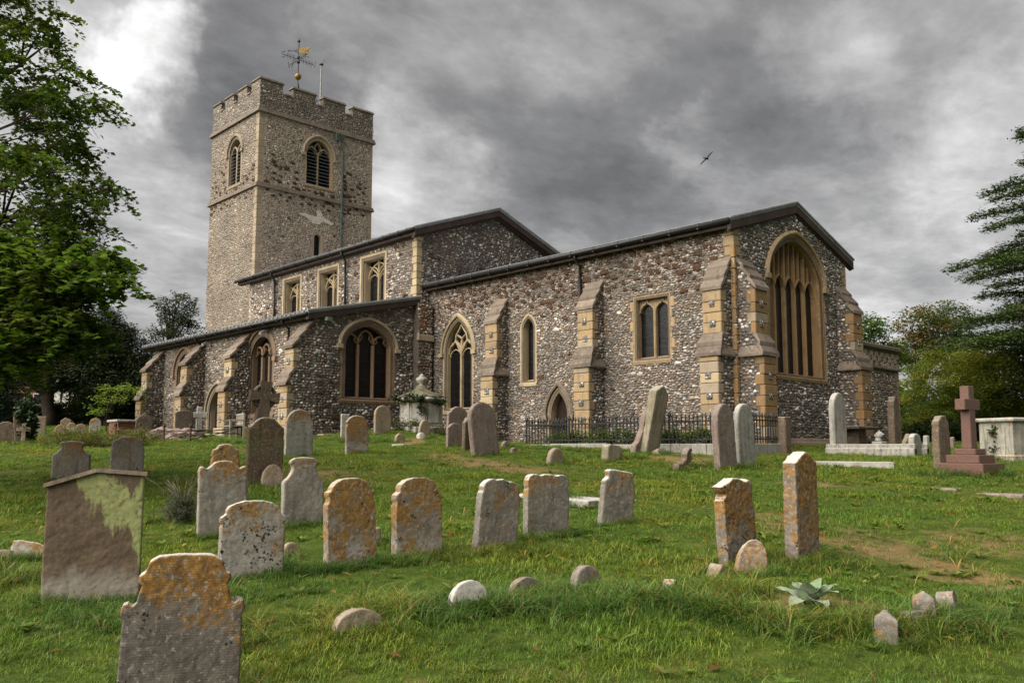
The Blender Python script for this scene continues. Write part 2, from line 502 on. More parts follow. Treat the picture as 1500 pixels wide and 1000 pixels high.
def bar(mb, fr, path, wd, d0, d1):
    sweep(mb, fr, path, [(-wd / 2, d0), (-wd / 2, d1 - wd * .3), (-wd * .2, d1), (wd * .2, d1), (wd / 2, d1 - wd * .3), (wd / 2, d0)], False, True)
def arc_between(x0, x1, z, rise, n=10):
    c = (x0 + x1) / 2; h = (x1 - x0) / 2
    r = arch_top(h, rise, n)
    return [(c - x, z + zz) for x, zz in r] + [(c + x, z + zz) for x, zz in reversed(r[:-1])]
def top_at(ol, s):
    best = None
    n = len(ol)
    for i in range(n):
        (a, za), (b_, zb) = ol[i], ol[(i + 1) % n]
        if min(a, b_) - 1e-6 <= s <= max(a, b_) + 1e-6 and abs(a - b_) > 1e-9:
            z = za + (zb - za) * (s - a) / (b_ - a)
            if best is None or z > best: best = z
    return best
def window(fr, parent, cx, h, z0, zs, rise, lights, style, stone, name='window', sur=.16, rev=.32, hood=None, sill=True, pane_mat=None, proud=.012, mul=.10, wood=False):
    ol = outline(cx, h, z0, zs, rise)
    mb = MB()
    prof = [(sur, -.03), (sur, proud), (sur * .55, proud), (sur * .45, -.035), (sur * .12, -.05), (0, -.10), (-.0, -rev)]
    sweep(mb, fr, ol, prof)
    fo = mb.obj(name, stone, parent)
    gd = -rev + .05
    # panes, one to each light
    xs = [cx - h + 2 * h * i / lights for i in range(lights + 1)]
    for i in range(lights):
        a, b_ = xs[i], xs[i + 1]
        k = 8
        pts = [(a, z0), (b_, z0)] + [(b_ - (b_ - a) * j / k, top_at(ol, b_ - (b_ - a) * j / k)) for j in range(k + 1)]
        pm = MB(); pm.add([fr.p(s, z, gd) for s, z in pts], [tuple(range(len(pts)))])
        pm.obj('pane' if not wood else 'door_leaf', pane_mat or GLASS, fo)
    md0, md1 = gd + .004, gd + .15
    for i in range(1, lights):
        ztop = top_at(ol, xs[i]) if style in ('panel',) else (zs + (rise * .12 if rise else -.0))
        if style == 'y': ztop = zs
        if style == 'sq': ztop = zs - .26
        m2 = MB(); bar(m2, fr, [(xs[i], z0), (xs[i], ztop)], mul, md0, md1); m2.obj('mullion', stone, fo)
    tr = MB(); fld = MB()
    lw = 2 * h / lights
    if style == 'y':       # two lights with a quatrefoil over
        zt = zs - .05
        for i in range(2):
            bar(tr, fr, arc_between(xs[i], xs[i + 1], zt, lw * .62), .07, md0, md1 - .02)
            q = arc_between(xs[i] + .06, xs[i + 1] - .06, zt - .1, lw * .36)
            bar(tr, fr, q, .04, md0, md1 - .06)
        top = zs + rise
        for sg in (-1, 1):
            bar(tr, fr, [(cx + sg * .0, zt), (cx + sg * h * .22, zt + rise * .20), (cx + sg * h * .46, zt + rise * .45), (cx + sg * h * .40, zt + rise * .63), (cx + sg * h * .15, zt + rise * .80), (cx, zt + rise * .95)], .065, md0, md1 - .01)
            bar(tr, fr, [(cx + sg * h * .9, zt + rise * .22), (cx + sg * h * .62, zt + rise * .33), (cx + sg * h * .46, zt + rise * .45)], .06, md0, md1 - .02)
            bar(tr, fr, [(cx, zt + rise * .48), (cx + sg * h * .2, zt + rise * .56), (cx + sg * h * .40, zt + rise * .63)], .05, md0, md1 - .03)
            bar(tr, fr, [(cx, zt + rise * .05), (cx - sg * .02, zt + rise * .3), (cx, zt + rise * .48)], .05, md0, md1 - .03)
    elif style == 'head':  # cusped heads right under the main arch
        for i in range(lights):
            mid = (xs[i] + xs[i + 1]) / 2
            z1 = zs + (top_at(ol, mid) - zs) * .30 - .02
            r1 = min(lw * .62, top_at(ol, mid) - z1 - .06)
            bar(tr, fr, arc_between(xs[i], xs[i + 1], z1, r1), .07, md0, md1 - .02)
            for sg in (-1, 1):
                bar(tr, fr, [(mid + sg * lw * .42, z1 - .02), (mid + sg * lw * .24, z1 + r1 * .30), (mid + sg * lw * .30, z1 + r1 * .62)], .045, md0, md1 - .05)
    elif style == 'sq':    # square window with two ogee lights
        for i in range(lights):
            mid = (xs[i] + xs[i + 1]) / 2; zt = zs - .42
            for sg in (-1, 1):
                bar(tr, fr, [(mid + sg * lw * .47, zt), (mid + sg * lw * .42, zt + .13), (mid + sg * lw * .25, zt + .24), (mid + sg * lw * .10, zt + .28), (mid, zt + .39)], .06, md0, md1 - .02)
                # spandrel stone
                sp = [(mid + sg * lw * .5, zt), (mid + sg * lw * .5, zs), (mid, zs), (mid, zt + .40), (mid + sg * lw * .12, zt + .30), (mid + sg * lw * .28, zt + .255), (mid + sg * lw * .45, zt + .14)]
                if sg < 0: sp = sp[::-1]
                tr.prism([fr.p(s, z, md0) for s, z in sp], [fr.p(s, z, md0 + .07) for s, z in sp])
    elif style == 'panel':  # tall perpendicular window, five lights, panelled head
        zt = zs - .32
        for i in range(lights):
            mid = (xs[i] + xs[i + 1]) / 2
            bar(tr, fr, arc_between(xs[i], xs[i + 1], zt, lw * .75), .06, md0, md1)
            if zt + lw * .75 + .1 < top_at(ol, mid):
                bar(tr, fr, [(mid, zt + lw * .75), (mid, top_at(ol, mid))], .05, md0, md1 - .02)
            # panelled stone field between light heads and arch
            k = 6
            lo = [(s, z) for s, z in arc_between(xs[i], xs[i + 1], zt, lw * .75, k)]
            hi = [(s, top_at(ol, s)) for s, z in lo]
            for j in range(len(lo) - 1):
                pa = [lo[j], lo[j + 1], hi[j + 1], hi[j]]
                if hi[j][1] - lo[j][1] < .02 and hi[j + 1][1] - lo[j + 1][1] < .02: continue
                fld.add([fr.p(s, max(z, l), gd + .035) for (s, z), l in zip(pa, [lo[j][1], lo[j + 1][1], lo[j + 1][1], lo[j][1]])], [(0, 1, 2, 3)])
    elif style == 'cler':   # clerestory: two cusped lights with intersecting head in a deep square frame
        zt = zs - .75
        for i in range(2):
            bar(tr, fr, arc_between(xs[i], xs[i + 1], zt, lw * .6), .055, md0, md1 - .02)
            bar(tr, fr, arc_between(xs[i] + .05, xs[i + 1] - .05, zt - .12, lw * .3), .035, md0, md1 - .05)
        for sg in (-1, 1):
            bar(tr, fr, [(cx, zt), (cx + sg * lw * .3, zt + .22), (cx + sg * lw * .75, zs - .28), (cx + sg * lw * .98, zs - .2)], .05, md0, md1 - .03)
        bar(tr, fr, arc_between(cx - h + .02, cx + h - .02, zs - .78, .66), .06, md0, md1 - .01)
    elif style == 'lanc':
        pass
    if tr.v: tr.obj('tracery', stone, fo)
    if fld.v: fld.obj('panel_field', DARKB, fo)
    if not wood and style != 'louvre':   # saddle bars
        lb = MB()
        z = z0 + .35
        while z < zs:
            lb.add([fr.p(cx - h, z, gd + .012), fr.p(cx + h, z, gd + .012), fr.p(cx + h, z + .022, gd + .012), fr.p(cx - h, z + .022, gd + .012)], [(0, 1, 2, 3)])
            z += .38
        if lb.v: lb.obj('saddle_bar', IRON, fo, kind='stuff')
    if hood:
        path = offset_path(ol, sur, True)
        arcp = [p for p in path[2:]] if rise > 0 else [path[2], path[3]]
        hm = MB()
        sweep(hm, fr, arcp, [(-.01, 0), (-.01, .10), (.05, .12), (.13, .05), (.13, 0)], False, True)
        for q in (arcp[0], arcp[-1]):
            sg = 1 if q[0] > cx else -1
            hm.hexa([fr.p(q[0] + a + sg * .06, q[1] + b_, d) for b_ in (-.16, .0) for a, d in ((-.12, 0), (.12, 0), (.12, .13), (-.12, .13))])
        hm.obj('hood_mould', hood, fo)
    if sill:
        sm = MB(); e = sur + .02
        a, b_ = cx - h - e, cx + h + e
        sm.hexa([fr.p(a, z0 - .20, -.05), fr.p(b_, z0 - .20, -.05), fr.p(b_, z0 - .20, .05), fr.p(a, z0 - .20, .05),
                 fr.p(a, z0 + .06, -.25), fr.p(b_, z0 + .06, -.25), fr.p(b_, z0 - .10, .07), fr.p(a, z0 - .10, .07)])
        sm.obj('sill', stone, fo)
    return fo, ol
def louvres(fr, fo, cx, h, z0, z1, ol, rev):
    z = z0 + .1
    while z < z1:
        for sg in (-1, 1):
            a, b_ = (cx - h, cx - .07) if sg < 0 else (cx + .07, cx + h)
            m_ = (a + b_) / 2
            if top_at(ol, a if sg < 0 else b_) is None: pass
            ed = a + .03 if sg < 0 else b_ - .03
            while top_at(ol, ed) < z + .1 and abs(ed - m_) > .1: ed += -sg * .06
            if sg < 0: a = ed
            else: b_ = ed
            mb = MB(); mb.hexa([fr.p(a, z - .10, -.08), fr.p(b_, z - .10, -.08), fr.p(b_, z - .07, -.08), fr.p(a, z - .07, -.08),
                                fr.p(a, z + .09, -rev + .07), fr.p(b_, z + .09, -rev + .07), fr.p(b_, z + .12, -rev + .07), fr.p(a, z + .12, -rev + .07)])
            mb.obj('louvre', LOUVRE, fo)
        z += .21
BLOCKS = {}
def block(name, mat, parent, center, size, sdir, bev=.02):
    """dressed stone, shared mesh by rounded size"""
    key = (round(size[0], 2), round(size[1], 2), round(size[2], 2), mat.name)
    me = BLOCKS.get(key)
    if me is None:
        bm = bmesh.new(); bmesh.ops.create_cube(bm, size=1)
        bmesh.ops.scale(bm, vec=key[:3], verts=bm.verts)
        bmesh.ops.bevel(bm, geom=bm.edges[:], offset=min(bev, min(key[:3]) * .2), segments=1, affect='EDGES')
        me = bpy.data.meshes.new(name); bm.to_mesh(me); bm.free(); me.materials.append(mat); BLOCKS[key] = me
    o = link(name, me, None, parent, center)
    o.rotation_euler = (0, 0, math.atan2(sdir[1], sdir[0]))
    return o
# ================================================================== THE GROUND
def build_ground():
    Ds = [-60, -20, -6] + list(np.arange(-2, 14, .35)) + list(np.arange(14, 62, .8)) + [66, 72, 80, 95, 120, 170, 260, 420, 800]
    Ss = [-700, -300, -150, -90, -60, -46] + list(np.arange(-38, -12, .9)) + list(np.arange(-12, 12, .4)) + list(np.arange(12, 34, .9)) + [40, 50, 70, 110, 200, 350, 700]
    V = []
    for D in Ds:
        for s in Ss:
            x, y = at(D, s); V.append((x, y, ground(x, y)))
    ns = len(Ss); L = []
    for i in range(len(Ds) - 1):
        for j in range(ns - 1):
            L.append((i * ns + j, i * ns + j + 1, (i + 1) * ns + j + 1, (i + 1) * ns + j))
    me = np_mesh('ground', V, L, [4] * len(L), None, True)
    m, t, b = new_mat('turf_soil')
    co = worldco(t)
    n1 = t.noise(co, .45, 6, .6, .5); n2 = t.noise(co, 3.2, 6, .65); n3 = t.noise(co, 24, 4, .7)
    g = t.ramp(n2, [(.3, (.030, .050, .010)), (.55, (.058, .088, .015)), (.75, (.10, .11, .028))])
    dry = t.ramp(n3, [(.3, (.13, .085, .040)), (.7, (.24, .165, .085))])
    a = t.new('ShaderNodeAttribute', attribute_name='bare').outputs['Fac']
    mask = t.smooth(t.math('ADD', a, t.math('MULTIPLY', t.math('SUBTRACT', t.math('ADD', t.math('MULTIPLY', n1, .5), t.math('MULTIPLY', n2, .5)), .5), 1.6)), .30, .75)
    c = t.mix(mask, g, dry)
    t.put(b.inputs['Base Color'], c)
    b.inputs['Roughness'].default_value = 1; b.inputs['Specular IOR Level'].default_value = .05
    bump(t, b, t.math('ADD', n3, t.math('MULTIPLY', n2, 1.5)), .8, .05)
    at_ = me.attributes.new('bare', 'FLOAT', 'POINT')
    at_.data.foreach_set('value', np.array([bare(v[0], v[1]) for v in V], dtype=np.float32))
    o = link('ground', me, m); tag(o, 'green churchyard turf with worn bare tracks sloping up to the church', 'ground', kind='structure')
def seg_d(x, y, a, b_):
    ax, ay = a; bx, by = b_; t = ((x - ax) * (bx - ax) + (y - ay) * (by - ay)) / ((bx - ax) ** 2 + (by - ay) ** 2)
    t = max(0, min(1, t)); return math.hypot(x - ax - t * (bx - ax), y - ay - t * (by - ay))
TRACKS = [((-4.6, -7.6), (.6, -9.3), .9, .75), ((.6, -9.3), (4.2, -10.3), .8, .45), ((7.4, -11.6), (9.3, -12.7), 1.0, .6), ((9.3, -12.7), (11.6, -13.8), .6, .78), ((.3, -4.2), (1.5, -4.8), .6, .9),
          ((9.6, -15.6), (10.6, -15.35), .35, .85), ((-9.6, -4.6), (-8.9, -5.2), .6, .8), ((-7.4, -4.9), (-7.0, -5.3), .5, .8), ((9.4, -18.2), (10.6, -17.2), .3, .42), ((-3, -15.2), (-5, -17.5), .8, .5), ((7.0, -6.5), (9, -6.6), .6, .5), ((9.9, -19.6), (9.3, -18.8), .28, .42)]
def bare(x, y):
    v = 0
    for a, b_, wd, am in TRACKS:
        d = seg_d(x, y, a, b_); v = max(v, am * math.exp(-(d / wd) ** 2))
    D, s = ds(x, y)
    n = noise.noise(Vector((x * .35, y * .35, 3.1)))
    v = max(v, .45 * max(0, n - .05) * 2)
    return min(1, v)
build_ground()

# ================================================================== THE CHURCH
church = empty('church', (-14.5, 3.75, 1.6), 'flint medieval church with a battlemented west tower, low lead roofs and stone buttresses', 'church')
CHS = Frame((0, 0, 0), (1, 0, 0), (0, -1, 0))            # chancel south
CHE = Frame((0, 0, 0), (0, 1, 0), (1, 0, 0))             # chancel east
NVS = Frame((0, -.7, 0), (1, 0, 0), (0, -1, 0))          # nave clerestory
NVE = Frame((-14.56, 0, 0), (0, 1, 0), (1, 0, 0))
AIS = Frame((0, -5.5, 0), (1, 0, 0), (0, -1, 0))
AIE = Frame((-14.5, 0, 0), (0, 1, 0), (1, 0, 0))
TWE = Frame((-30, 0, 0), (0, 1, 0), (1, 0, 0))
TWS = Frame((0, -.1, 0), (1, 0, 0), (0, -1, 0))
GZ = .6     # walls go down below the turf

def grow(ol, e): return offset_path(ol, e, True)
def rect(a, b_, c, d): return [(a, c), (b_, c), (b_, d), (a, d)]

# ---- chancel openings
w_y, o_y = window(CHS, church, -12.66, .78, 3.05, 5.35, 1.25, 2, 'y', ASHLAR_CR, sur=.17, hood=ASHLAR_CR)
w_l, o_l = window(CHS, church, -8.67, .26, 3.95, 5.85, .42, 1, 'lanc', ASHLAR_CR, sur=.18)
w_s, o_s = window(CHS, church, -3.05, .62, 4.38, 6.32, 0, 2, 'sq', ASHLAR, sur=.12)
w_d, o_d = window(CHS, church, -7.15, .38, 1.2, 2.65, .80, 1, 'door', ASHLAR, name='priest_door', sur=.20, rev=.30, hood=COPE, sill=False, pane_mat=DOORW, wood=True)
w_e, o_e = window(CHE, church, 3.82, 1.68, 3.85, 6.95, 1.36, 5, 'panel', ASHLAR_OR, sur=.22, rev=.42, hood=ASHLAR, mul=.085)
# side stones of the two-light square window
def jamb_stones(fr, parent, cx, h, z0, z1, sur, mat, step=.33):
    z = z0; i = 0; ex = []
    while z < z1 - .1:
        l = .16 if i % 2 else .06
        for sg in (-1, 1):
            ca = cx + sg * (h + sur + l / 2 - .01)
            block('jamb_stone', mat, parent, fr.p(ca, z + step / 2, -.03), (l, .10, step - .012), fr.s)
            ex.append(rect(ca - l / 2, ca + l / 2, z, z + step))
        z += step; i += 1
    return ex
ex_s = jamb_stones(CHS, w_s, -3.05, .62, 4.3, 6.35, .12, ASHLAR)
ex_e = jamb_stones(CHE, w_e, 3.82, 1.68, 3.75, 6.5, .22, ASHLAR, .40)

def quoins(parent, cx, cy, z0, z1, ax, by, mat, hq=.30, long_=.44, short=.22, th=.014):
    """dressed corner; ax = +1/-1 direction of the wall along x from the corner, by along y"""
    z = z0; i = 0
    while z < z1 - .05:
        hh = min(hq * rnd.uniform(.85, 1.15), z1 - z)
        la, lb = (long_, short) if i % 2 else (short, long_)
        la *= rnd.uniform(.85, 1.15); lb *= rnd.uniform(.85, 1.15)
        block('quoin_stone', mat, parent, (cx + ax * (la / 2 - th), cy + by * (lb / 2 - th), z + hh / 2), (la, lb, hh - .012), (1, 0))
        z += hh; i += 1

# ---- chancel walls
mb = MB()
S_OUT = [(-14.56, GZ), (0, GZ), (0, 8.2), (-14.56, 8.2)]
E_OUT = [(0, GZ), (7.5, GZ), (7.5, 8.15), (3.82, 9.32), (0, 8.2)]
wall_face(mb, CHS, S_OUT, [o_y, o_l, o_s, o_d]); wall_face(mb, CHE, E_OUT, [o_e])
mb.add([(0, 7.5, GZ), (-14.56, 7.5, GZ), (-14.56, 7.5, 8.15), (0, 7.5, 8.15)], [(0, 1, 2, 3)])
ch_wall = mb.obj('chancel_wall', MORTAR, church)
BUTX = [(-10.42, -9.76), (-5.74, -5.06), (-.76, -.12)]
ex = [grow(o_y, .17), grow(o_l, .18), grow(o_s, .12), grow(o_d, .20), rect(-.32, 0, 7.2, 8.3)] + ex_s + [rect(a, b_, 0, 7.0) for a, b_ in BUTX]
flints(CHS, S_OUT[:2] + [(0, 8.15), (-14.56, 8.15)], ex, .116, .076, PAL_S, ch_wall)
flints(CHS, S_OUT[:2] + [(0, 8.15), (-14.56, 8.15)], ex, .22, .14, PAL_S, ch_wall, .045, .09)
exE = [grow(o_e, .22), rect(0, .30, 7.2, 8.4), rect(7.2, 7.5, 7.2, 8.4), rect(.12, .84, 0, 7.0), rect(6.66, 7.38, 0, 7.0)] + ex_e
flints(CHE, E_OUT, exE, .122, .09, PAL_E, ch_wall)
flints(CHE, E_OUT, exE, .22, .15, PAL_E, ch_wall, .045, .13)
spots = []
def scatter(n, s0, s1, zf, excl, lo, hi, mind=.27):
    out = []; tries = 0
    while len(out) < n and tries < n * 60:
        tries += 1
        s = rnd.uniform(s0, s1); z = zf()
        if any(bool(in_poly(np.array([s]), np.array([z]), e)[0]) for e in excl): continue
        if any(abs(s - a) < mind and abs(z - b_) < mind * .75 for a, b_, _ in out): continue
        out.append((s, z, rnd.uniform(lo, hi) * rnd.choice((.75, 1, 1, 1.2))))
    return out
exi = [grow(o_y, .35), grow(o_l, .35), grow(o_s, .3), grow(o_d, .4), rect(-.6, 0, 7, 9)] + [rect(a - .1, b_ + .1, 0, 7.2) for a, b_ in BUTX]
sp = scatter(215, -14.2, -.4, lambda: 8.08 - abs(rnd.gauss(0, .62)), exi, .10, .185, .23)
sp += scatter(16, -14.2, -.4, lambda: rnd.uniform(2, 6.6), exi, .08, .14)
ironstones(CHS, ch_wall, sp)
quoins(ch_wall, 0, 0, 7.25, 8.15, -1, 1, ASHLAR, .33, .40, .30)
quoins(ch_wall, 0, 7.5, 7.0, 8.12, -1, -1, ASHLAR, .33, .40, .30)
# corner shaft between the two angle buttresses
z = 1.2
while z < 7.25:
    hh = rnd.uniform(.34, .46)
    block('quoin_stone', ASHLAR_OR, ch_wall, (-.045, .045, z + hh / 2), (.15, .15, hh - .012), (1, 0)); z += hh
# footing
def footing(parent, pts, z0, z1, mat, name='footing'):
    m_ = MB()
    for (x0, x1, y0, y1) in pts: m_.box(x0, x1, y0, y1, z0, z1)
    return m_.obj(name, mat, parent, bevel=.015)
footing(church, [(.0, .16, .9, 6.6)], 1.0, 1.80, ASHLAR_GR)
footing(church, [(.0, .30, 2.0, 6.3)], .9, 1.68, ASHLAR_GR)

# ---- buttresses
def panel_mesh():
    org = Frame((0, 0, 0), (1, 0, 0), (0, -1, 0))
    o = flints(org, rect(-.088, .088, -.088, .088), [], .056, .05, PAL_E, church, .016, 1)
    me = o.data; bpy.data.objects.remove(o)
    v = np.zeros(len(me.vertices) * 3, np.float32); me.vertices.foreach_get('co', v); v = v.reshape(-1, 3) + np.array(ORG[church.name])[None]
    me.vertices.foreach_set('co', v.ravel())
    n = len(v); lo = np.zeros(len(me.loops), np.int32); me.loops.foreach_get('vertex_index', lo)
    sz = np.zeros(len(me.polygons), np.int32); me.polygons.foreach_get('loop_total', sz)
    cl_ = np.zeros(n * 4, np.float32); me.attributes['col'].data.foreach_get('color', cl_)
    cube = np.array([(x, y, z) for z in (-.1, .1) for x, y in ((-.1, -.012), (.1, -.012), (.1, .02), (-.1, .02))], np.float32)
    fc = np.array([(0, 1, 5, 4), (1, 2, 6, 5), (3, 0, 4, 7), (4, 5, 6, 7), (3, 2, 1, 0)]) + n
    m2 = np_mesh('flint_panel', np.concatenate([v + np.array([[0, -.012, 0]]), cube]), np.concatenate([lo, fc.ravel()]), np.concatenate([sz, [4] * 5]), np.concatenate([cl_.reshape(-1, 4)[:, :3], np.full((8, 3), .06)]))
    m2.materials.append(FLINT); me = m2
    return me
PANEL = [panel_mesh() for _ in range(3)]
def buttress(o, n, w_, W, z0, d1, lip1, st1, d2, lip2, top, stone, pal, sides, skirt=True, plinth=None, over=.06, pstep=.6):
    o = Vector(o); n = Vector(n); w_ = Vector(w_)
    P = lambda a, d, z: o + w_ * a + n * d + Vector((0, 0, z))
    prof = [(-.05, z0), (d1, z0), (d1, lip1), (d2, st1), (d2, lip2), (-.05, top - .04)]
    mb = MB(); h = W / 2 - .012
    mb.prism([P(-h, d - .012, z) for d, z in prof], [P(h, d - .012, z) for d, z in prof])
    b_ = mb.obj('buttress', MORTAR, church)
    exs = []
    for (za, zb, d) in ((z0, lip1, d1), (st1, lip2, d2)):
        z = za; i = rnd.randrange(2)
        while z < zb - .03:
            hh = min(.30 * rnd.uniform(.9, 1.12), zb - z)
            if zb - z - hh < .1: hh = zb - z
            dep = .30 if i % 2 else .17
            block('stone_block', stone if rnd.random() > .25 else rnd.choice((ASHLAR_CR, ASHLAR_GR, ASHLAR_GR)), b_, P(rnd.uniform(-.008, .008), d - dep / 2 + .012 + rnd.uniform(-.008, .012), z + hh / 2), (W, dep, hh - .010), w_)
            exs.append((d - dep, d + .02, z, z + hh)); z += hh; i += 1
        zz = za + .30
        while zz < zb - .08:
            q = link('flint_panel', PANEL[rnd.randrange(3)], None, b_, P(rnd.uniform(-.04, .04), d + .018, zz)); q.scale = (rnd.uniform(.8, 1.15), 1, rnd.uniform(.85, 1.2))
            q.rotation_euler = (0, 0, math.atan2(w_.y, w_.x)); zz += pstep
    for sg in sides:
        m = w_ * sg; sd = Vector((0, 0, 1)).cross(m)
        k = 1 if sd.dot(n) > 0 else -1
        fr = Frame(P(sg * h, 0, 0), sd, m)
        poly = [(k * d, z) for d, z in [(0, z0), (d1, z0), (d1, lip1), (d2, st1), (d2, lip2), (0, top - .1)]]
        e2 = [rect(min(k * a, k * c), max(k * a, k * c), za, zb) for a, c, za, zb in exs]
        # dressed stones in the angle with the wall
        flints(fr, poly, e2, .14, .10, pal, b_, .03)
    # sloping tops
    def slope(p0, p1, k, ov, last):
        for j in range(k):
            t0, t1 = j / k, (j + 1) / k
            a0 = p0[0] + (p1[0] - p0[0]) * t0 + (.05 if j else .0); c0 = p0[1] + (p1[1] - p0[1]) * t0 - (.02 if j else 0)
            a1 = p0[0] + (p1[0] - p0[0]) * t1; c1 = p0[1] + (p1[1] - p0[1]) * t1
            hw = W / 2 + ov * (1 - .25 * t0); hw1 = hw if last else W / 2 + ov * (1 - t1) * .9 + .01
            th = .085
            m_ = MB(); m_.hexa([P(-hw, a0, c0 - .05), P(hw, a0, c0 - .05), P(hw1, a1 - .1, c1 - .05), P(-hw1, a1 - .1, c1 - .05),
                                P(-hw, a0, c0 + .075), P(hw, a0, c0 + .075), P(hw1, a1 - .02, c1 + .045), P(-hw1, a1 - .02, c1 + .045)])
            m_.obj('weathering_slab', COPE, b_, bevel=.012)
    if skirt:
        slope((d1 + over, lip1 + .05), (d2 - .01, st1 + .02), 2, over + .07, False)
        for sg in sides:     # string returns along the visible side
            m_ = MB(); a = sg * W / 2
            m_.hexa([P(a - sg * .02, -.0, lip1 - .0), P(a - sg * .02, d1, lip1), P(a + sg * .12, d1 + .04, lip1), P(a + sg * .12, -.0, lip1),
                     P(a - sg * .02, -.0, lip1 + .34), P(a - sg * .02, d2, lip1 + .34), P(a + sg * .12, d1 + .04, lip1 + .07), P(a + sg * .12, -.0, lip1 + .07)])
            m_.obj('weathering_slab', COPE, b_, bevel=.008)
    else:
        slope((d1 + over, lip1 + .03), (d2 - .01, st1 + .02), 2, .05, True)
    slope((d2 + over, lip2 + .03), (-.02, top), 3, .05, True)
    if plinth:
        m_ = MB(); pz, pd = plinth
        m_.prism([P(-W / 2 - .1, 0, z0), P(W / 2 + .1, 0, z0), P(W / 2 + .1, d1 + pd, z0), P(-W / 2 - .1, d1 + pd, z0)],
                 [P(-W / 2 - .1, 0, pz), P(W / 2 + .1, 0, pz), P(W / 2 + .1, d1 + pd, pz), P(-W / 2 - .1, d1 + pd, pz)])
        m_.obj('plinth', ASHLAR_GR, b_, bevel=.02)
    return b_
for a, c in BUTX:
    buttress(((a + c) / 2, 0, 0), (0, -1, 0), (1, 0, 0), c - a, .9, .80, 4.16, 4.85, .58, 6.16, 7.22, ASHLAR, PAL_E, (1,))
buttress((0, .48, 0), (1, 0, 0), (0, 1, 0), .72, .9, .80, 4.16, 4.85, .58, 6.16, 7.22, ASHLAR_OR, PAL_E, (-1,))
buttress((0, 7.02, 0), (1, 0, 0), (0, 1, 0), .72, .9, .80, 4.16, 4.85, .58, 6.16, 7.22, ASHLAR_OR, PAL_E, (-1,))

# ---- roofs
def slab(pts, th, mat, name, rolls=None, rollr=.035):
    """pts: four corners eave0, eave1, ridge1, ridge0 of the upper face"""
    p = [Vector(q) for q in pts]
    m_ = MB(); m_.hexa([q - Vector((0, 0, th)) for q in p] + p)
    o = m_.obj(name, mat, church)
    if rolls:
        n = int((p[1] - p[0]).length / rolls); L_ = MB()
        for i in range(n + 1):
            a = p[0].lerp(p[1], i / n); b_ = p[3].lerp(p[2], i / n)
            d = (a - b_).normalized() * .05
            L_.tube([a + d + Vector((0, 0, .012)), b_ + Vector((0, 0, .012))], rollr, 6)
        L_.obj('lead_roll', mat, o, kind='stuff')
    return o
def beam(a, b_, wd, hh, mat, name, side):
    """board hanging below the line a-b, wd thick towards 'side'"""
    a = Vector(a); b_ = Vector(b_); s = Vector(side) * wd; d = Vector((0, 0, -hh))
    m_ = MB(); m_.hexa([a + d, b_ + d, b_ + d + s, a + d + s, a, b_, b_ + s, a + s])
    return m_.obj(name, mat, church, bevel=.01)
# chancel
slab([(-14.56, -.34, 8.30), (.12, -.34, 8.30), (.12, 3.80, 9.60), (-14.56, 3.80, 9.60)], .10, LEAD, 'chancel_roof', .62)
slab([(.12, 7.94, 8.30), (-14.56, 7.94, 8.30), (-14.56, 3.80, 9.605), (.12, 3.80, 9.605)], .10, LEAD, 'chancel_roof', .62)
beam((.13, -.34, 8.21), (.13, 3.80, 9.51), .12, .27, FASCIA, 'bargeboard', (-1, 0, 0)); beam((.129, 3.80, 9.512), (.129, 7.94, 8.21), .12, .27, FASCIA, 'bargeboard', (-1, 0, 0))
beam((.07, -.30, 8.10), (.07, 3.80, 9.39), .10, .20, FASCIA, 'soffit_board', (-1, 0, 0)); beam((.069, 3.80, 9.392), (.069, 7.9, 8.10), .10, .20, FASCIA, 'soffit_board', (-1, 0, 0))
beam((.16, -.36, 8.34), (.16, 3.80, 9.645), .06, .07, LEAD, 'lead_edge', (-1, 0, 0)); beam((.159, 3.80, 9.647), (.159, 7.98, 8.34), .06, .07, LEAD, 'lead_edge', (-1, 0, 0))
beam((-14.5, -.30, 8.22), (.1, -.30, 8.22), .10, .20, FASCIA, 'eaves_board', (0, 1, 0))
def gutter(a, b_, r=.085):
    m_ = MB(); m_.tube([a, b_], r, 10); o = m_.obj('gutter', IRON, church, smooth=True)
    n = int(Vector(a).lerp(Vector(b_), 1).x - a[0]); bk = MB()
    for i in range(1, n):
        q = Vector(a).lerp(Vector(b_), i / n)
        bk.hexa([q + Vector((dx, dy, dz)) for dz in (-r - .02, -r + .015) for dx, dy in ((-.03, -r - .02), (.03, -r - .02), (.03, .25), (-.03, .25))])
        bk.tube([q + Vector((-.02, 0, 0)), q + Vector((.02, 0, 0))], r * 1.18, 10)
    bk.obj('bracket', IRON, o, kind='stuff')
    return o
gutter((-14.5, -.40, 8.21), (.12, -.40, 8.21))
def downpipe(pts, r=.05, mat=IRON, name='downpipe'):
    m_ = MB(); m_.tube(pts, r, 8)
    p = pts[-1]; top = pts[-2]
    z = p[2] + .4
    while z < top[2]:
        m_.tube([(p[0], p[1], z - .05), (p[0], p[1], z + .05)], r * 1.35, 8); z += 1.5
    return m_.obj(name, mat, church, smooth=True)
downpipe([(-6.03, -.38, 8.2), (-6.03, -.36, 8.02), (-6.03, -.11, 7.82), (-6.03, -.10, 7.0), (-6.03, -.10, 1.6)])

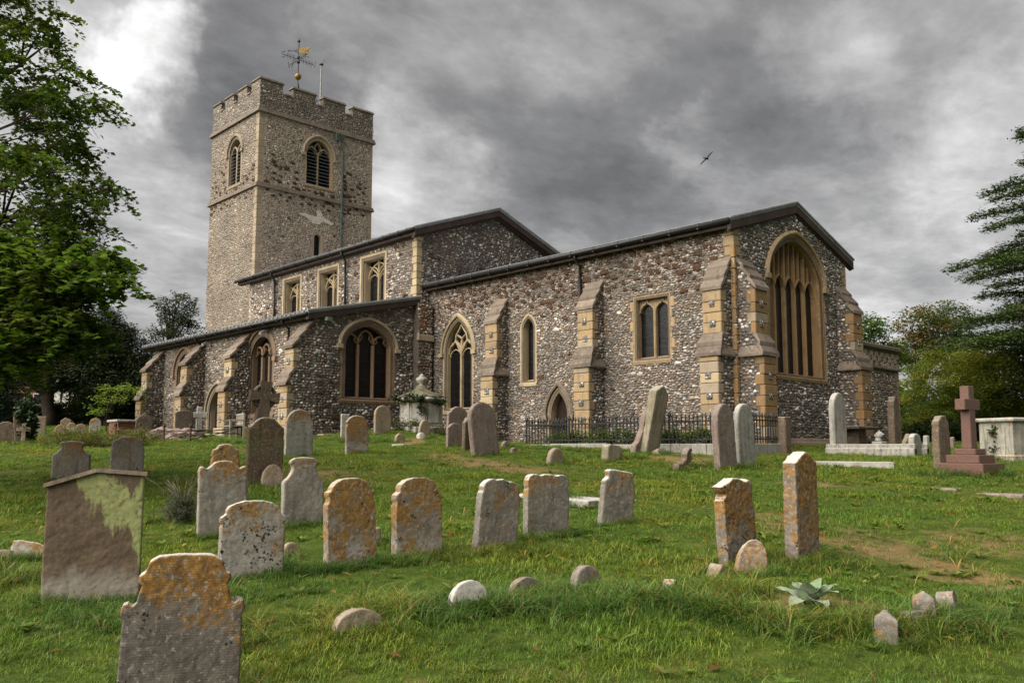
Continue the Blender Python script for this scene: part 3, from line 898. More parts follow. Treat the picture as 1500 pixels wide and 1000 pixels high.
# ---- nave
cl = []
for a, c, i in ((-18.70, -16.66, 0), (-22.33, -20.42, 1), (-25.67, -23.80, 2)):
    cxw = (a + c) / 2; hw = (c - a) / 2 - .24
    fo, ol = window(NVS, church, cxw, hw, 7.3, 9.86, 0, 2, 'cler', ASHLAR_CR, sur=.24, rev=.46, sill=False, proud=.03)
    cl.append(ol)
mb = MB()
NS = [(-29.3, 6.0), (-14.56, 6.0), (-14.56, 10.35), (-29.3, 10.35)]
NE = [(-.7, GZ), (8.2, GZ), (8.2, 10.35), (3.74, 12.02), (-.7, 10.35)]
wall_face(mb, NVS, NS, cl); wall_face(mb, NVE, NE, [])
mb.add([(-29.3, -.7, 6), (-29.3, 8.2, 6), (-29.3, 8.2, 10.35), (-29.3, 3.74, 12.0), (-29.3, -.7, 10.35)], [(0, 1, 2, 3, 4)])
mb.add([(-29.3, 8.2, GZ), (-14.56, 8.2, GZ), (-14.56, 8.2, 10.35), (-29.3, 8.2, 10.35)], [(0, 1, 2, 3)])
nv_wall = mb.obj('nave_wall', MORTAR, church)
exn = [grow(o_, .24) for o_ in cl] + [rect(-14.9, -14.5, 7, 10.4)]
flints(NVS, [(-29.3, 6.9), (-14.56, 6.9), (-14.56, 10.3), (-29.3, 10.3)], exn, .15, .105, PAL_A, nv_wall)
flints(NVE, [(-.7, 7.5), (8.2, 7.5), (8.2, 10.3), (3.74, 11.98), (-.7, 10.3)], [rect(-.7, -.42, 7, 10.4)], .135, .10, PAL_E, nv_wall)
ironstones(NVS, nv_wall, scatter(46, -29, -15.1, lambda: rnd.uniform(7.7, 10.2), [grow(o_, .42) for o_ in cl], .10, .19))
ironstones(NVE, nv_wall, [(.1, 9.6, .2), (.45, 9.55, .16), (4.0, 10.2, .12)])
quoins(nv_wall, -14.56, -.7, 7.5, 10.35, -1, 1, ASHLAR_CR, .34, .36, .26)
quoins(nv_wall, -29.3, -.7, 7.0, 10.3, 1, 1, ASHLAR_GR, .5, .34, .22)
slab([(-30.2, -1.04, 10.62), (-14.22, -1.04, 10.62), (-14.22, 3.74, 12.34), (-30.2, 3.74, 12.34)], .10, LEAD, 'nave_roof', .6)
slab([(-14.22, 8.52, 10.62), (-30.0, 8.52, 10.62), (-30.0, 3.74, 12.345), (-14.22, 3.74, 12.345)], .10, LEAD, 'nave_roof', .6)
beam((-14.24, -1.04, 10.53), (-14.24, 3.74, 12.25), .12, .28, FASCIA, 'bargeboard', (-1, 0, 0)); beam((-14.241, 3.74, 12.252), (-14.241, 8.52, 10.53), .12, .28, FASCIA, 'bargeboard', (-1, 0, 0))
beam((-14.36, -.98, 10.42), (-14.36, 3.74, 12.1), .19, .22, FASCIA, 'soffit_board', (-1, 0, 0)); beam((-14.361, 3.74, 12.1), (-14.361, 8.4, 10.42), .19, .22, FASCIA, 'soffit_board', (-1, 0, 0))
beam((-14.19, -1.06, 10.66), (-14.19, 3.74, 12.39), .06, .08, LEAD, 'lead_edge', (-1, 0, 0)); beam((-14.191, 3.74, 12.392), (-14.191, 8.56, 10.66), .06, .08, LEAD, 'lead_edge', (-1, 0, 0))
beam((-30.1, -1.0, 10.54), (-14.3, -1.0, 10.54), .28, .22, FASCIA, 'eaves_board', (0, 1, 0))
gutter((-30.2, -1.10, 10.52), (-14.24, -1.10, 10.52), .08)
for x in (-26.3, -19.74):
    downpipe([(x, -1.08, 10.5), (x, -1.05, 10.3), (x, -.84, 10.1), (x, -.82, 9), (x, -.82, 7.5)], .055)
# junction pier at the corner of nave, aisle and chancel
mb = MB(); mb.box(-14.55, -14.16, -.86, -.14, GZ, 7.45)
pier = mb.obj('corner_pier', MORTAR, church)
pf = Frame((-14.16, 0, 0), (0, 1, 0), (1, 0, 0)); ps = Frame((0, -.86, 0), (1, 0, 0), (0, -1, 0))
flints(pf, rect(-.86, -.14, 1.2, 7.45), [rect(-.86, -.14, 5.85, 6.15)], .15, .10, PAL_A, pier)
flints(Frame((0, -.14, 0), (-1, 0, 0), (0, 1, 0)), rect(14.16, 14.55, 1.2, 7.4), [], .15, .10, PAL_A, pier)
TILE = simple('old_red_tile', (.16, .075, .045), (.25, .12, .07), 6, .9, .6)
for k in range(30):
    z = rnd.choice([rnd.uniform(2.6, 5.6), rnd.uniform(6.3, 7.3)])
    block('tile', TILE, pier, (-14.15, -.62 + rnd.uniform(-.1, .12), z), (.05, rnd.choice((.22, .3)), .05), (1, 0), .006)
block('offset_stone', ASHLAR_GR, pier, (-14.15, -.5, 6.0), (.14, .84, .26), (1, 0))

# ---- south aisle
w_a3, o_a3 = window(AIS, church, -18.55, .90, 2.9, 5.10, .92, 3, 'head', ASHLAR_BR, sur=.24, rev=.36, hood=ASHLAR_BR)
w_a1, o_a1 = window(AIS, church, -26.0, .86, 3.1, 4.95, .95, 3, 'head', ASHLAR_BR, sur=.24, rev=.36, hood=ASHLAR_BR)
w_ad, o_ad = window(AIS, church, -22.35, .86, 1.5, 3.0, 1.05, 1, 'door', ASHLAR_GR, name='south_door', sur=.24, rev=.34, hood=ASHLAR_GR, sill=False, pane_mat=DOORW, wood=True)
w_ae, o_ae = window(AIE, church, -3.06, 1.06, 3.42, 5.45, .82, 3, 'head', ASHLAR_BR, sur=.24, rev=.36, hood=ASHLAR_GR)
mb = MB()
AS = [(-29, GZ), (-14.5, GZ), (-14.5, 6.4), (-29, 6.4)]
AE = [(-5.5, GZ), (-.7, GZ), (-.7, 7.5), (-5.5, 6.4)]
wall_face(mb, AIS, AS, [o_a3, o_a1, o_ad]); wall_face(mb, AIE, AE, [o_ae])
mb.add([(-29, -5.5, GZ), (-29, -.7, GZ), (-29, -.7, 7.5), (-29, -5.5, 6.4)], [(0, 1, 2, 3)])
ai_wall = mb.obj('aisle_wall', MORTAR, church)
AB = [(-15.16, -14.52), (-20.12, -19.48), (-24.42, -23.78), (-28.98, -28.34)]
exa = [grow(o_, .24) for o_ in (o_a3, o_a1, o_ad)] + [rect(a, b_, 0, 6.2) for a, b_ in AB]
flints(AIS, [(-29, 1.4), (-14.5, 1.4), (-14.5, 6.36), (-29, 6.36)], exa, .15, .10, PAL_A, ai_wall)
flints(AIE, [(-5.5, 1.4), (-.9, 1.4), (-.9, 7.4), (-5.5, 6.36)], [grow(o_ae, .24)], .14, .10, PAL_E, ai_wall)
flints(AIE, [(-5.5, 1.4), (-.9, 1.4), (-.9, 7.4), (-5.5, 6.36)], [grow(o_ae, .24)], .25, .17, PAL_A, ai_wall, .045, .15)
ironstones(AIS, ai_wall, scatter(22, -28.8, -15.4, lambda: rnd.uniform(2.4, 6.2), [grow(o_, .4) for o_ in (o_a3, o_a1, o_ad)], .10, .17))
ironstones(AIE, ai_wall, scatter(17, -5.3, -4.5, lambda: rnd.uniform(2.3, 5.0), [grow(o_ae, .38)], .09, .15) + scatter(5, -1.6, -1.0, lambda: rnd.uniform(3, 6.6), [grow(o_ae, .3)], .09, .15))
for i, (a, c) in enumerate(AB):
    buttress(((a + c) / 2, -5.5, 0), (0, -1, 0), (1, 0, 0), c - a, 1.1, 1.06, 3.78, 4.38, .84, 5.16, 6.28, ASHLAR, PAL_E, (1,), False, (2.3, .12) if i in (1,) else None, .10, .62)
slab([(-30.1, -5.92, 6.56), (-14.24, -5.92, 6.56), (-14.24, -.68, 7.72), (-30.1, -.68, 7.72)], .10, LEAD, 'aisle_roof', .33, .045)
beam((-14.26, -5.92, 6.47), (-14.26, -.72, 7.62), .20, .24, FASCIA, 'bargeboard', (-1, 0, 0))
beam((-14.20, -5.98, 6.60), (-14.20, -.84, 7.74), .06, .09, LEAD, 'lead_edge', (-1, 0, 0))
beam((-30.0, -5.86, 6.46), (-14.3, -5.86, 6.46), .34, .16, FASCIA, 'eaves_board', (0, 1, 0))
gutter((-30.1, -5.97, 6.44), (-14.28, -5.97, 6.44), .075)
for x in (-16.2, -23.97):
    downpipe([(x, -5.95, 6.4), (x, -5.9, 6.3), (x, -5.62, 6.1), (x, -5.61, 5), (x, -5.61, 2.0)], .05)
for x, y in ((-17.9, -5.7), (-23.2, -5.7)):     # small floodlights under the eaves
    m_ = MB(); m_.hexa([(x - .09, y - .22, 6.0), (x + .09, y - .22, 6.0), (x + .09, y - .02, 6.12), (x - .09, y - .02, 6.12), (x - .09, y - .25, 6.1), (x + .09, y - .25, 6.1), (x + .09, y - .02, 6.22), (x - .09, y - .02, 6.22)])
    m_.tube([(x, y - .05, 6.15), (x, y + .2, 6.2)], .02, 6); m_.obj('floodlight', LEAD, church)
m_ = MB(); m_.hexa([(-14.3, -5.2, 6.25), (-14.12, -5.2, 6.25), (-14.12, -5.0, 6.25), (-14.3, -5.0, 6.25), (-14.3, -5.2, 6.36), (-14.08, -5.22, 6.38), (-14.08, -4.98, 6.38), (-14.3, -5.0, 6.36)])
m_.tube([(-14.45, -5.1, 6.4), (-14.2, -5.1, 6.34)], .02, 6); m_.obj('floodlight', LEAD, church)
footing(church, [(-14.5, -14.05, -5.3, -1.0)], 1.3, 2.02, ASHLAR_CR)

# ---- west tower
w_t, o_t = window(TWE, church, 3.80, .82, 16.95, 18.75, .98, 2, 'louvre', ASHLAR, name='belfry_window', sur=.20, rev=.42, hood=ASHLAR_GR, pane_mat=IRON)
tr = MB(); bar(tr, TWE, [(3.80, 16.95), (3.80, 18.8)], .13, -.36, -.1); bar(tr, TWE, arc_between(2.98, 3.80, 18.7, .6), .09, -.36, -.12); bar(tr, TWE, arc_between(3.80, 4.62, 18.7, .6), .09, -.36, -.12)
bar(tr, TWE, [(3.80, 18.75), (3.55, 19.05), (3.62, 19.4), (3.80, 19.62)], .07, -.36, -.14); bar(tr, TWE, [(3.80, 18.75), (4.05, 19.05), (3.98, 19.4), (3.80, 19.62)], .07, -.36, -.14)
tr.obj('tracery', ASHLAR, w_t); louvres(TWE, w_t, 3.80, .82, 16.95, 19.2, o_t, .42)
w_t2, o_t2 = window(TWS, church, -32.85, .72, 16.85, 18.75, .80, 2, 'louvre', ASHLAR_GR, name='belfry_window', sur=.18, rev=.42, hood=ASHLAR_GR, pane_mat=IRON)
tr = MB(); bar(tr, TWS, [(-32.85, 16.85), (-32.85, 18.8)], .12, -.36, -.1); bar(tr, TWS, arc_between(-33.57, -32.85, 18.7, .5), .09, -.36, -.12); bar(tr, TWS, arc_between(-32.85, -32.13, 18.7, .5), .09, -.36, -.12)
tr.obj('tracery', ASHLAR_GR, w_t2); louvres(TWS, w_t2, -32.85, .72, 16.85, 19.0, o_t2, .42)
w_tl, o_tl = window(TWE, church, 3.82, .22, 11.6, 13.78, .24, 1, 'lanc', ASHLAR_GR, sur=.20, rev=.25, sill=False)
mb = MB()
TE = [(-.1, GZ), (7.6, GZ), (7.6, 20.6), (-.1, 20.6)]; TS = [(-36, GZ), (-30, GZ), (-30, 20.6), (-36, 20.6)]
wall_face(mb, TWE, TE, [o_t, o_tl])
mb.add([(-36, -.1, GZ), (-36, 7.6, GZ), (-36, 7.6, 20.6), (-36, -.1, 20.6)], [(0, 1, 2, 3)])
mb.add([(-36, 7.6, GZ), (-30, 7.6, GZ), (-30, 7.6, 20.6), (-36, 7.6, 20.6)], [(0, 1, 2, 3)])
mb.add([(-36, -.1, 20.6), (-30, -.1, 20.6), (-30, 7.6, 20.6), (-36, 7.6, 20.6)], [(0, 1, 2, 3)])
tw = mb.obj('tower_wall', MORTAR_T, church)
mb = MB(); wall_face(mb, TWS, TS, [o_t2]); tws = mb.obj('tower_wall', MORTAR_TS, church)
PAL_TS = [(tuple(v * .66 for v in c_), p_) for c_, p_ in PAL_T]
exT = [grow(o_t, .2), grow(o_tl, .22), rect(-.2, .28, 0, 21), rect(7.34, 7.7, 0, 21)]
flints(TWE, [(-.1, 10), (7.6, 10), (7.6, 20.55), (-.1, 20.55)], exT, .165, .115, PAL_T, tw, .03, .92)
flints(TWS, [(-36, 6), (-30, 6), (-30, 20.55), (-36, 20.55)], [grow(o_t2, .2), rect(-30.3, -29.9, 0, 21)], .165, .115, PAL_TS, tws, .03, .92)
exTi = [grow(o_t, .4), grow(o_tl, .4), rect(-.2, .45, 0, 21), rect(7.2, 7.7, 0, 21), rect(5.1, 5.5, 0, 21)]
band = lambda: rnd.choice([rnd.uniform(15.6, 16.1), rnd.uniform(16.45, 17.4), rnd.uniform(16.45, 18.2)])
sp = scatter(66, .4, 7.2, band, exTi, .10, .20, .30)
ironstones(TWE, tw, sp + scatter(10, .4, 7.2, lambda: rnd.uniform(11.5, 20), exTi, .08, .13))
ironstones(TWS, tws, scatter(44, -35.8, -30.4, band, [grow(o_t2, .35)], .09, .18, .28))
quoins(tw, -30, -.1, 8.0, 20.5, -1, 1, ASHLAR_GR, .42, .40, .30)
quoins(tw, -30, 7.6, 11.0, 20.5, -1, -1, ASHLAR_GR, .42, .36, .26)
def ring(z0, z1, e, mat, name):
    m_ = MB()
    a = [(-36 - e, -.1 - e), (-30 + e, -.1 - e), (-30 + e, 7.6 + e), (-36 - e, 7.6 + e)]
    i_ = .05
    b_ = [(-36 + i_, -.1 + i_), (-30 - i_, -.1 + i_), (-30 - i_, 7.6 - i_), (-36 + i_, 7.6 - i_)]
    for k in range(4):
        k2 = (k + 1) % 4
        m_.hexa([(*a[k], z0), (*a[k2], z0), (*b_[k2], z0), (*b_[k], z0), (*[a[k][j] + (b_[k][j] - a[k][j]) * .4 for j in (0, 1)], z1), (*[a[k2][j] + (b_[k2][j] - a[k2][j]) * .4 for j in (0, 1)], z1), (*b_[k2], z1 + .02), (*b_[k], z1 + .02)])
    return m_.obj(name, mat, church)
ring(16.12, 16.36, .14, COPE, 'string_course'); ring(20.46, 20.74, .16, COPE, 'string_course')
# parapet
PARM = mortar_mat('parapet_mortar', (.13, .11, .09), (.20, .17, .14))
mb = MB(); th = .42
mb.box(-36, -30, -.1, -.1 + th, 20.6, 21.84); mb.box(-36, -30, 7.6 - th, 7.6, 20.6, 21.84); mb.box(-30 - th, -30.001, -.1 + th, 7.6 - th, 20.6, 21.84); mb.box(-35.999, -36 + th, -.1 + th, 7.6 - th, 20.6, 21.84)
par = mb.obj('parapet', PARM, church)
PAL_P = [((.32, .28, .24), .3), ((.22, .19, .16), .3), ((.12, .11, .10), .25), ((.07, .065, .06), .15)]
flints(TWE, rect(-.1, 7.6, 20.75, 21.9), [], .16, .115, PAL_P, par, .025, .9); flints(TWS, rect(-36, -30, 20.75, 21.9), [], .16, .115, PAL_P, par, .025, .9)
def merlon(x0, x1, y0, y1, faceE, faceS):
    m_ = MB(); m_.box(x0, x1, y0, y1, 21.841, 22.42); o = m_.obj('merlon', PARM, church)
    if faceE: flints(TWE, rect(y0, y1, 21.84, 22.4), [], .16, .115, PAL_P, o, .025, .9)
    if faceS: flints(TWS, rect(x0, x1, 21.84, 22.4), [], .16, .115, PAL_P, o, .025, .9)
    c = MB(); c.hexa([(x0 - .07, y0 - .07, 22.41), (x1 + .07, y0 - .07, 22.41), (x1 + .07, y1 + .07, 22.41), (x0 - .07, y1 + .07, 22.41), (x0 + .0, y0 + .0, 22.55), (x1 - .0, y0 + .0, 22.55), (x1 - .0, y1 - .0, 22.55), (x0, y1, 22.55)])
    c.obj('coping', COPE, o)
for k, (a, c) in enumerate(((-.1 + th, 1.32), (1.99, 3.5), (4.01, 5.55), (6.1, 7.6))):
    merlon(-30 - th, -30.002, a if k else a + .001, c, True, False); merlon(-35.998, -36 + th, a, c - (th if k == 3 else 0), False, False)
for k, (a, c) in enumerate(((-36, -34.95), (-34.42, -33.28), (-32.72, -31.6), (-31.05, -30.003))):
    merlon(a, c, -.1, -.1 + th - .002, k == 3, True); merlon(a, c if k < 3 else c - th, 7.6 - th + .002, 7.599, False, False)
cp = MB()
for a, c in ((1.32, 1.99), (3.5, 4.01), (5.55, 6.1)): cp.box(-30 - th - .05, -29.93, a + .08, c - .08, 21.83, 21.92)
for a, c in ((-34.95, -34.42), (-33.28, -32.72), (-31.6, -31.05)): cp.box(a + .08, c - .08, -.17, -.1 + th + .05, 21.83, 21.92)
cp.obj('crenel_coping', COPE, par)
mb = MB(); mb.tube([(-29.86, 5.1, 20.0), (-29.87, 5.16, 19.7), (-29.9, 5.34, 19.4), (-29.9, 5.36, 18), (-29.9, 5.36, 10.5)], .075, 8)
mb.hexa([(-30, 4.88, 20.0), (-29.8, 4.92, 20.0), (-29.8, 5.26, 20.0), (-30, 5.3, 20.0), (-30, 4.78, 20.4), (-29.68, 4.8, 20.4), (-29.68, 5.4, 20.4), (-30, 5.4, 20.4)])
mb.obj('downpipe', PIPEG, church)
LIME = simple('lime_render', (.46, .42, .36), (.56, .52, .46), 4, .95, .7, .02)
mb = MB(); pat = [(2.55, 15.02), (3.1, 14.88), (3.45, 14.62), (3.9, 14.62), (4.15, 14.86), (4.75, 14.72), (4.9, 14.86), (4.2, 15.1), (3.95, 15.5), (3.7, 15.42), (3.78, 15.06), (3.3, 15.06), (2.9, 15.14)]
mb.prism([TWE.p(s, z, -.01) for s, z in pat], [TWE.p(s, z, .034) for s, z in pat]); mb.obj('render_patch', LIME, tw)

# ---- vestry on the north side
mb = MB(); mb.box(-7, -1.5, 7.5, 15.65, GZ, 5.70)
vs_w = mb.obj('vestry_wall', MORTAR, church)
VE = Frame((-1.5, 0, 0), (0, 1, 0), (1, 0, 0))
flints(VE, rect(7.6, 15.65, 1.0, 4.78), [rect(15.4, 15.7, 0, 6)], .14, .10, PAL_A, vs_w)
quoins(vs_w, -1.5, 15.65, 1.0, 4.78, -1, -1, ASHLAR_GR, .33, .36, .24)
y = 9.0; k = 0
while y < 15.5:
    for r_ in range(3):
        dark = (k + r_) % 2
        if dark: flints(VE, rect(y, y + .27, 4.92 + r_ * .2, 5.12 + r_ * .2), [], .10, .08, PAL_E, vs_w, .02, 1)
        else: block('chequer_stone', ASHLAR_GR, vs_w, (-1.5, y + .135, 5.02 + r_ * .2), (.05, .265, .195), (1, 0), .006)
    y += .27; k += 1
mb = MB(); mb.box(-7.1, -1.38, 7.6, 15.77, 4.78, 4.90); mb.obj('string_course', COPE, church, bevel=.03)
mb = MB(); mb.box(-7.12, -1.36, 7.6, 15.79, 5.62, 5.82); mb.obj('coping', COPE, church, bevel=.04)
POSE = {
    'G1': (8.46, -20.068, 0.043, 0.654, 0.834),
    'G2': (5.58, -19.613, 0.223, 0.754, 1.095),
    'G3': (5.822, -18.286, 0.293, 0.591, 0.725),
    'G4': (3.718, -17.584, 0.473, 0.554, 0.889),
    'G5': (0.905, -16.223, 0.683, 0.433, 0.888),
    'G6': (-0.86, -14.64, 0.814, 0.651, 1.25),
    'G6b': (-0.786, -14.545, 0.813, 0.407, 0.415),
    'G7': (3.417, -16.349, 0.503, 0.552, 0.888),
    'G8': (6.061, -17.348, 0.341, 0.525, 0.872),
    'G9': (6.14, -16.576, 0.367, 0.546, 0.83),
    'G10': (6.422, -15.74, 0.408, 0.524, 0.769),
    'G11': (6.291, -14.775, 0.47, 0.599, 0.737),
    'G12': (6.245, -13.446, 0.513, 0.498, 0.71),
    'G13': (8.646, -14.424, 0.351, 0.538, 0.87),
    'G13b': (8.985, -14.792, 0.307, 0.416, 0.301),
    'G14': (9.063, -13.886, 0.375, 0.463, 1.102),
    'S1': (8.158, -17.627, 0.225, 0.325, 0.217),
    'S2': (8.023, -16.85, 0.228, 0.304, 0.15),
    'S3': (8.269, -16.342, 0.234, 0.321, 0.226),
    'S4': (7.994, -18.554, 0.181, 0.342, 0.141),
    'S5': (8.938, -16.015, 0.253, 0.053, 0.138),
    'S6': (8.8, -15.074, 0.297, 0.074, 0.127),
    'P1': (10.769, -16.007, 0.152, 0.106, 0.22),
    'P2': (10.768, -15.298, 0.196, 0.134, 0.229),
    'P3': (10.762, -15.475, 0.189, 0.098, 0.109),
    'P4': (10.738, -14.872, 0.219, 0.09, 0.155),
    'F1': (3.375, -19.531, 0.376, 0.201, 0.182),
    'F2': (3.326, -19.726, 0.368, 0.106, 0.103),
    'F3': (5.177, -17.51, 0.362, 0.187, 0.163),
    'F4': (5.368, -16.557, 0.438, 0.045, 0.195),
    'G15': (-4.517, -16.758, 0.893, 0.675, 0.749),
    'G16': (-3.812, -15.965, 0.918, 0.6, 0.817),
    'M1': (-6.966, -10.408, 1.279, 0.741, 1.27),
    'M2': (-2.301, -14.062, 0.909, 0.436, 1.912),
    'M3': (-6.557, -8.845, 1.346, 0.665, 1.051),
    'M3b': (-11.524, -6.011, 1.804, 0.305, 0.85),
    'M4': (-11.437, -4.527, 2.024, 0.643, 0.981),
    'M5': (-10.014, -3.776, 1.88, 0.459, 0.603),
    'M6': (-9.431, -5.254, 1.696, 0.361, 0.291),
    'M7': (-7.786, -4.181, 1.583, 0.872, 1.259),
    'M8': (-6.721, -5.183, 1.495, 0.628, 0.773),
    'M9': (-5.28, -5.9, 1.417, 0.598, 0.983),
    'M10': (-3.43, -6.891, 1.28, 0.981, 1.428),
    'M11': (-4.998, -4.671, 1.495, 0.325, 0.221),
    'M11b': (-3.51, -5.779, 1.365, 0.224, 0.168),
    'M12': (-0.434, -7.416, 1.129, 0.484, 0.383),
    'M13': (-0.184, -5.629, 1.193, 0.552, 0.404),
    'M14': (-0.96, -3.085, 1.346, 0.644, 1.882),
    'M14b': (-1.388, -3.109, 1.382, 0.047, 1.369),
    'M15': (2.622, -6.672, 1.028, 0.616, 0.512),
    'M16': (3.09, -5.694, 1.049, 0.692, 1.439),
    'M17': (2.955, -4.628, 1.06, 0.697, 1.472),
    'M18': (2.474, 1.132, 1.343, 0.759, 1.707),
    'M19': (1.978, 6.255, 1.583, 0.455, 1.607),
    'M20': (2.829, 4.957, 1.558, 0.439, 0.42),
    'M20b': (3.602, 4.522, 1.495, 0.167, 0.386),
    'M20c': (3.938, 5.679, 1.495, 0.129, 0.353),
    'M21': (6.252, -1.863, 1.07, 0.472, 1.162),
    'M22': (7.182, -2.924, 0.989, 0.02, 1.805),
    'M23': (6.817, 2.495, 1.253, 4.0, 0.973),
    'Mfoot': (4.632, 1.02, 1.283, 0.691, 0.623),
    'sculpt': (1.471, 5.873, 1.584, 0.374, 0.446),
    'table': (1.161, 5.652, 1.584, 1.241, 0.626),
    'L2': (-18.816, -7.885, 1.914, 0.577, 1.134),
    'L3': (-18.687, -8.542, 1.907, 0.645, 1.037),
    'L4': (-19.534, -9.738, 1.904, 0.608, 0.927),
    'L8': (-19.156, -14.412, 1.677, 0.444, 0.71),
    'ivy': (-18.763, -13.905, 1.678, 0.504, 1.38),
    'lcross': (-18.506, -14.032, 1.653, 0.428, 0.682),
    'L5a': (-21.849, -11.936, 1.906, 0.452, 0.49),
    'L5b': (-26.324, -10.219, 2.078, 0.439, 0.528),
    'L5c': (-27.644, -9.412, 2.163, 0.543, 0.428),
    'L5d': (-34.873, -7.903, 2.484, 0.5, 0.605),
    'L5e': (-27.126, -8.973, 2.162, 0.492, 0.671),
    'L6': (-24.491, -11.877, 1.985, 0.328, 0.794),
    'L9': (-26.895, -11.423, 2.071, 0.271, 0.987),
    'brick': (-23.425, -9.023, 2.058, 0.855, 0.624),
    'bench': (-16.639, -7.524, 1.872, 0.864, 0.683),
    'urn': (-12.067, -2.306, 2.156, 1.954, 2.189),
    'lav': (2.319, -17.45, 0.536, 0.193, 0.527),
    'heath': (-14.769, -12.864, 1.516, 1.655, 0.573),
    'mullein': (10.041, -15.702, 0.233, 0.035, 0.211),
    'ledgA': (4.125, -12.19, 0.694, 0.889, 0.149),
    'ledgB': (4.675, -3.054, 1.11, 1.834, 0.139),
    'flatC': (-8.16, -6.091, 1.558, 0.382, 0.127),
    'flatD': (8.801, -6.52, 0.726, 0.441, 0.078),
    'flatE': (7.91, -6.591, 0.798, 0.255, 0.058),
    'rockM': (-9.706, -4.148, 1.83, 0.196, 0.22),
    'capM': (-0.963, -3.112, 1.346, 0.405, 0.168),
    'railW': (-4.695, -4.16, 1.515, 0.02, 0.812),
    'railE': (0.477, 1.444, 1.495, 0.02, 0.777),
}
# ================================================================== WEATHERVANE, POLE, BIRD
def weathervane():
    x, y = -33.0, 3.95
    r = empty('weathervane', (x, y, 22.0), 'black iron weathervane with gilt ball and gilt swallow-tailed banner on the tower', 'weathervane')
    m_ = MB(); m_.tube([(x, y, 22.6), (x, y, 27.0)], .035, 8); m_.lathe((x, y, 26.95), [(.02, 0), (.09, .06), (.10, .12), (.05, .22), (.01, .30)], 8); m_.lathe((x, y, 23.6), [(.10, 0), (.16, .25), (.07, .55), (.04, .7)], 8); m_.obj('spindle', IRON, r)
    for sx, sy in ((1.0, .3), (-.3, 1.0), (-1.0, -.3), (.3, -1.0)):
        m_ = MB(); m_.tube([(x, y, 23.9), (x + sx * 1.5, y + sy * 1.5, 22.0)], .045, 6); m_.obj('stay', IRON, r)
    m_ = MB(); m_.lathe((x, y, 24.72), [(.21 * math.sin(a), -.21 * math.cos(a)) for a in np.linspace(.1, 3.04, 10)], 16); m_.obj('ball', GILT, r, smooth=True)
    rt = Vector((RX, RY, 0)); up = Vector((0, 0, 1)); c = Vector((x, y, 26.42)); th = Vector((FX, FY, 0)) * .02
    pts = [(.02, -.18), (.78, -.20), (.52, 0.0), (.80, .22), (.02, .18)]
    m_ = MB(); m_.prism([c + rt * a + up * b_ - th for a, b_ in pts], [c + rt * a + up * b_ + th for a, b_ in pts]); m_.obj('banner', GILT, r)
    m_ = MB(); m_.tube([c, c - rt * .62], .022, 6)
    m_.tube([c + up * .16, c - rt * .22 + up * .02], .018, 5); m_.tube([c - up * .16, c - rt * .22 - up * .02], .018, 5)
    m_.hexa([c - rt * .58 - up * .06 - th, c - rt * .72 - th, c - rt * .72 + th, c - rt * .58 - up * .06 + th, c - rt * .58 + up * .06 - th, c - rt * .70 + up * .01 - th, c - rt * .70 + up * .01 + th, c - rt * .58 + up * .06 + th]); m_.obj('pointer', IRON, r)
    c = Vector((x, y, 25.85))
    LET = {'N': [[(0, 0), (0, 1), (.7, 0), (.7, 1)]], 'E': [[(.65, 0), (0, 0), (0, 1), (.65, 1)], [(0, .5), (.5, .5)]], 'S': [[(0, .1), (.3, 0), (.6, .15), (.6, .4), (.1, .6), (.05, .85), (.3, 1), (.6, .9)]], 'W': [[(0, 1), (.22, 0), (.45, .7), (.68, 0), (.9, 1)]]}
    for nm, d in (('N', Vector((0, 1, 0))), ('S', Vector((0, -1, 0))), ('E', Vector((1, 0, 0))), ('W', Vector((-1, 0, 0)))):
        m_ = MB(); e = c + d * 1.05 + Vector((0, 0, -.16 if nm in 'NW' else .12)) * .0
        m_.tube([c, e], .020, 5)
        for k in (.3, .5, .7):
            q = c + d * 1.05 * k
            m_.tube([q, q + up * .13 + d * .05, q + up * .17 - d * .05, q + up * .10 - d * .09], .014, 4); m_.tube([q, q - up * .12 + d * .05, q - up * .15 - d * .05], .014, 4)
        sd = rt
        for st in LET[nm]: m_.tube([e + sd * (a - .33) * .36 + up * (b_ - .5) * .38 for a, b_ in st], .022, 5)
        m_.obj('compass_arm', IRON, r)
    m_ = MB(); m_.lathe((x, y, 25.55), [(.03, 0), (.12, .12), (.05, .3), (.10, .45), (.03, .6)], 8); m_.obj('boss', IRON, r)
weathervane()
r = empty('flagpole', (-31.5, 4.7, 21.0), 'bare metal flagpole with a knob and wire standing behind the tower battlements', 'flagpole')
m_ = MB(); m_.tube([(-31.5, 4.7, 20.7), (-31.5, 4.7, 25.2)], [.06, .045], 8); m_.obj('pole', LEAD, r)
m_ = MB(); m_.lathe((-31.5, 4.7, 25.18), [(.03, 0), (.12, .04), (.12, .12), (.03, .16)], 10); m_.tube([(-31.42, 4.78, 25.2), (-31.36, 4.84, 25.62)], .012, 4); m_.obj('finial', IRON, r)
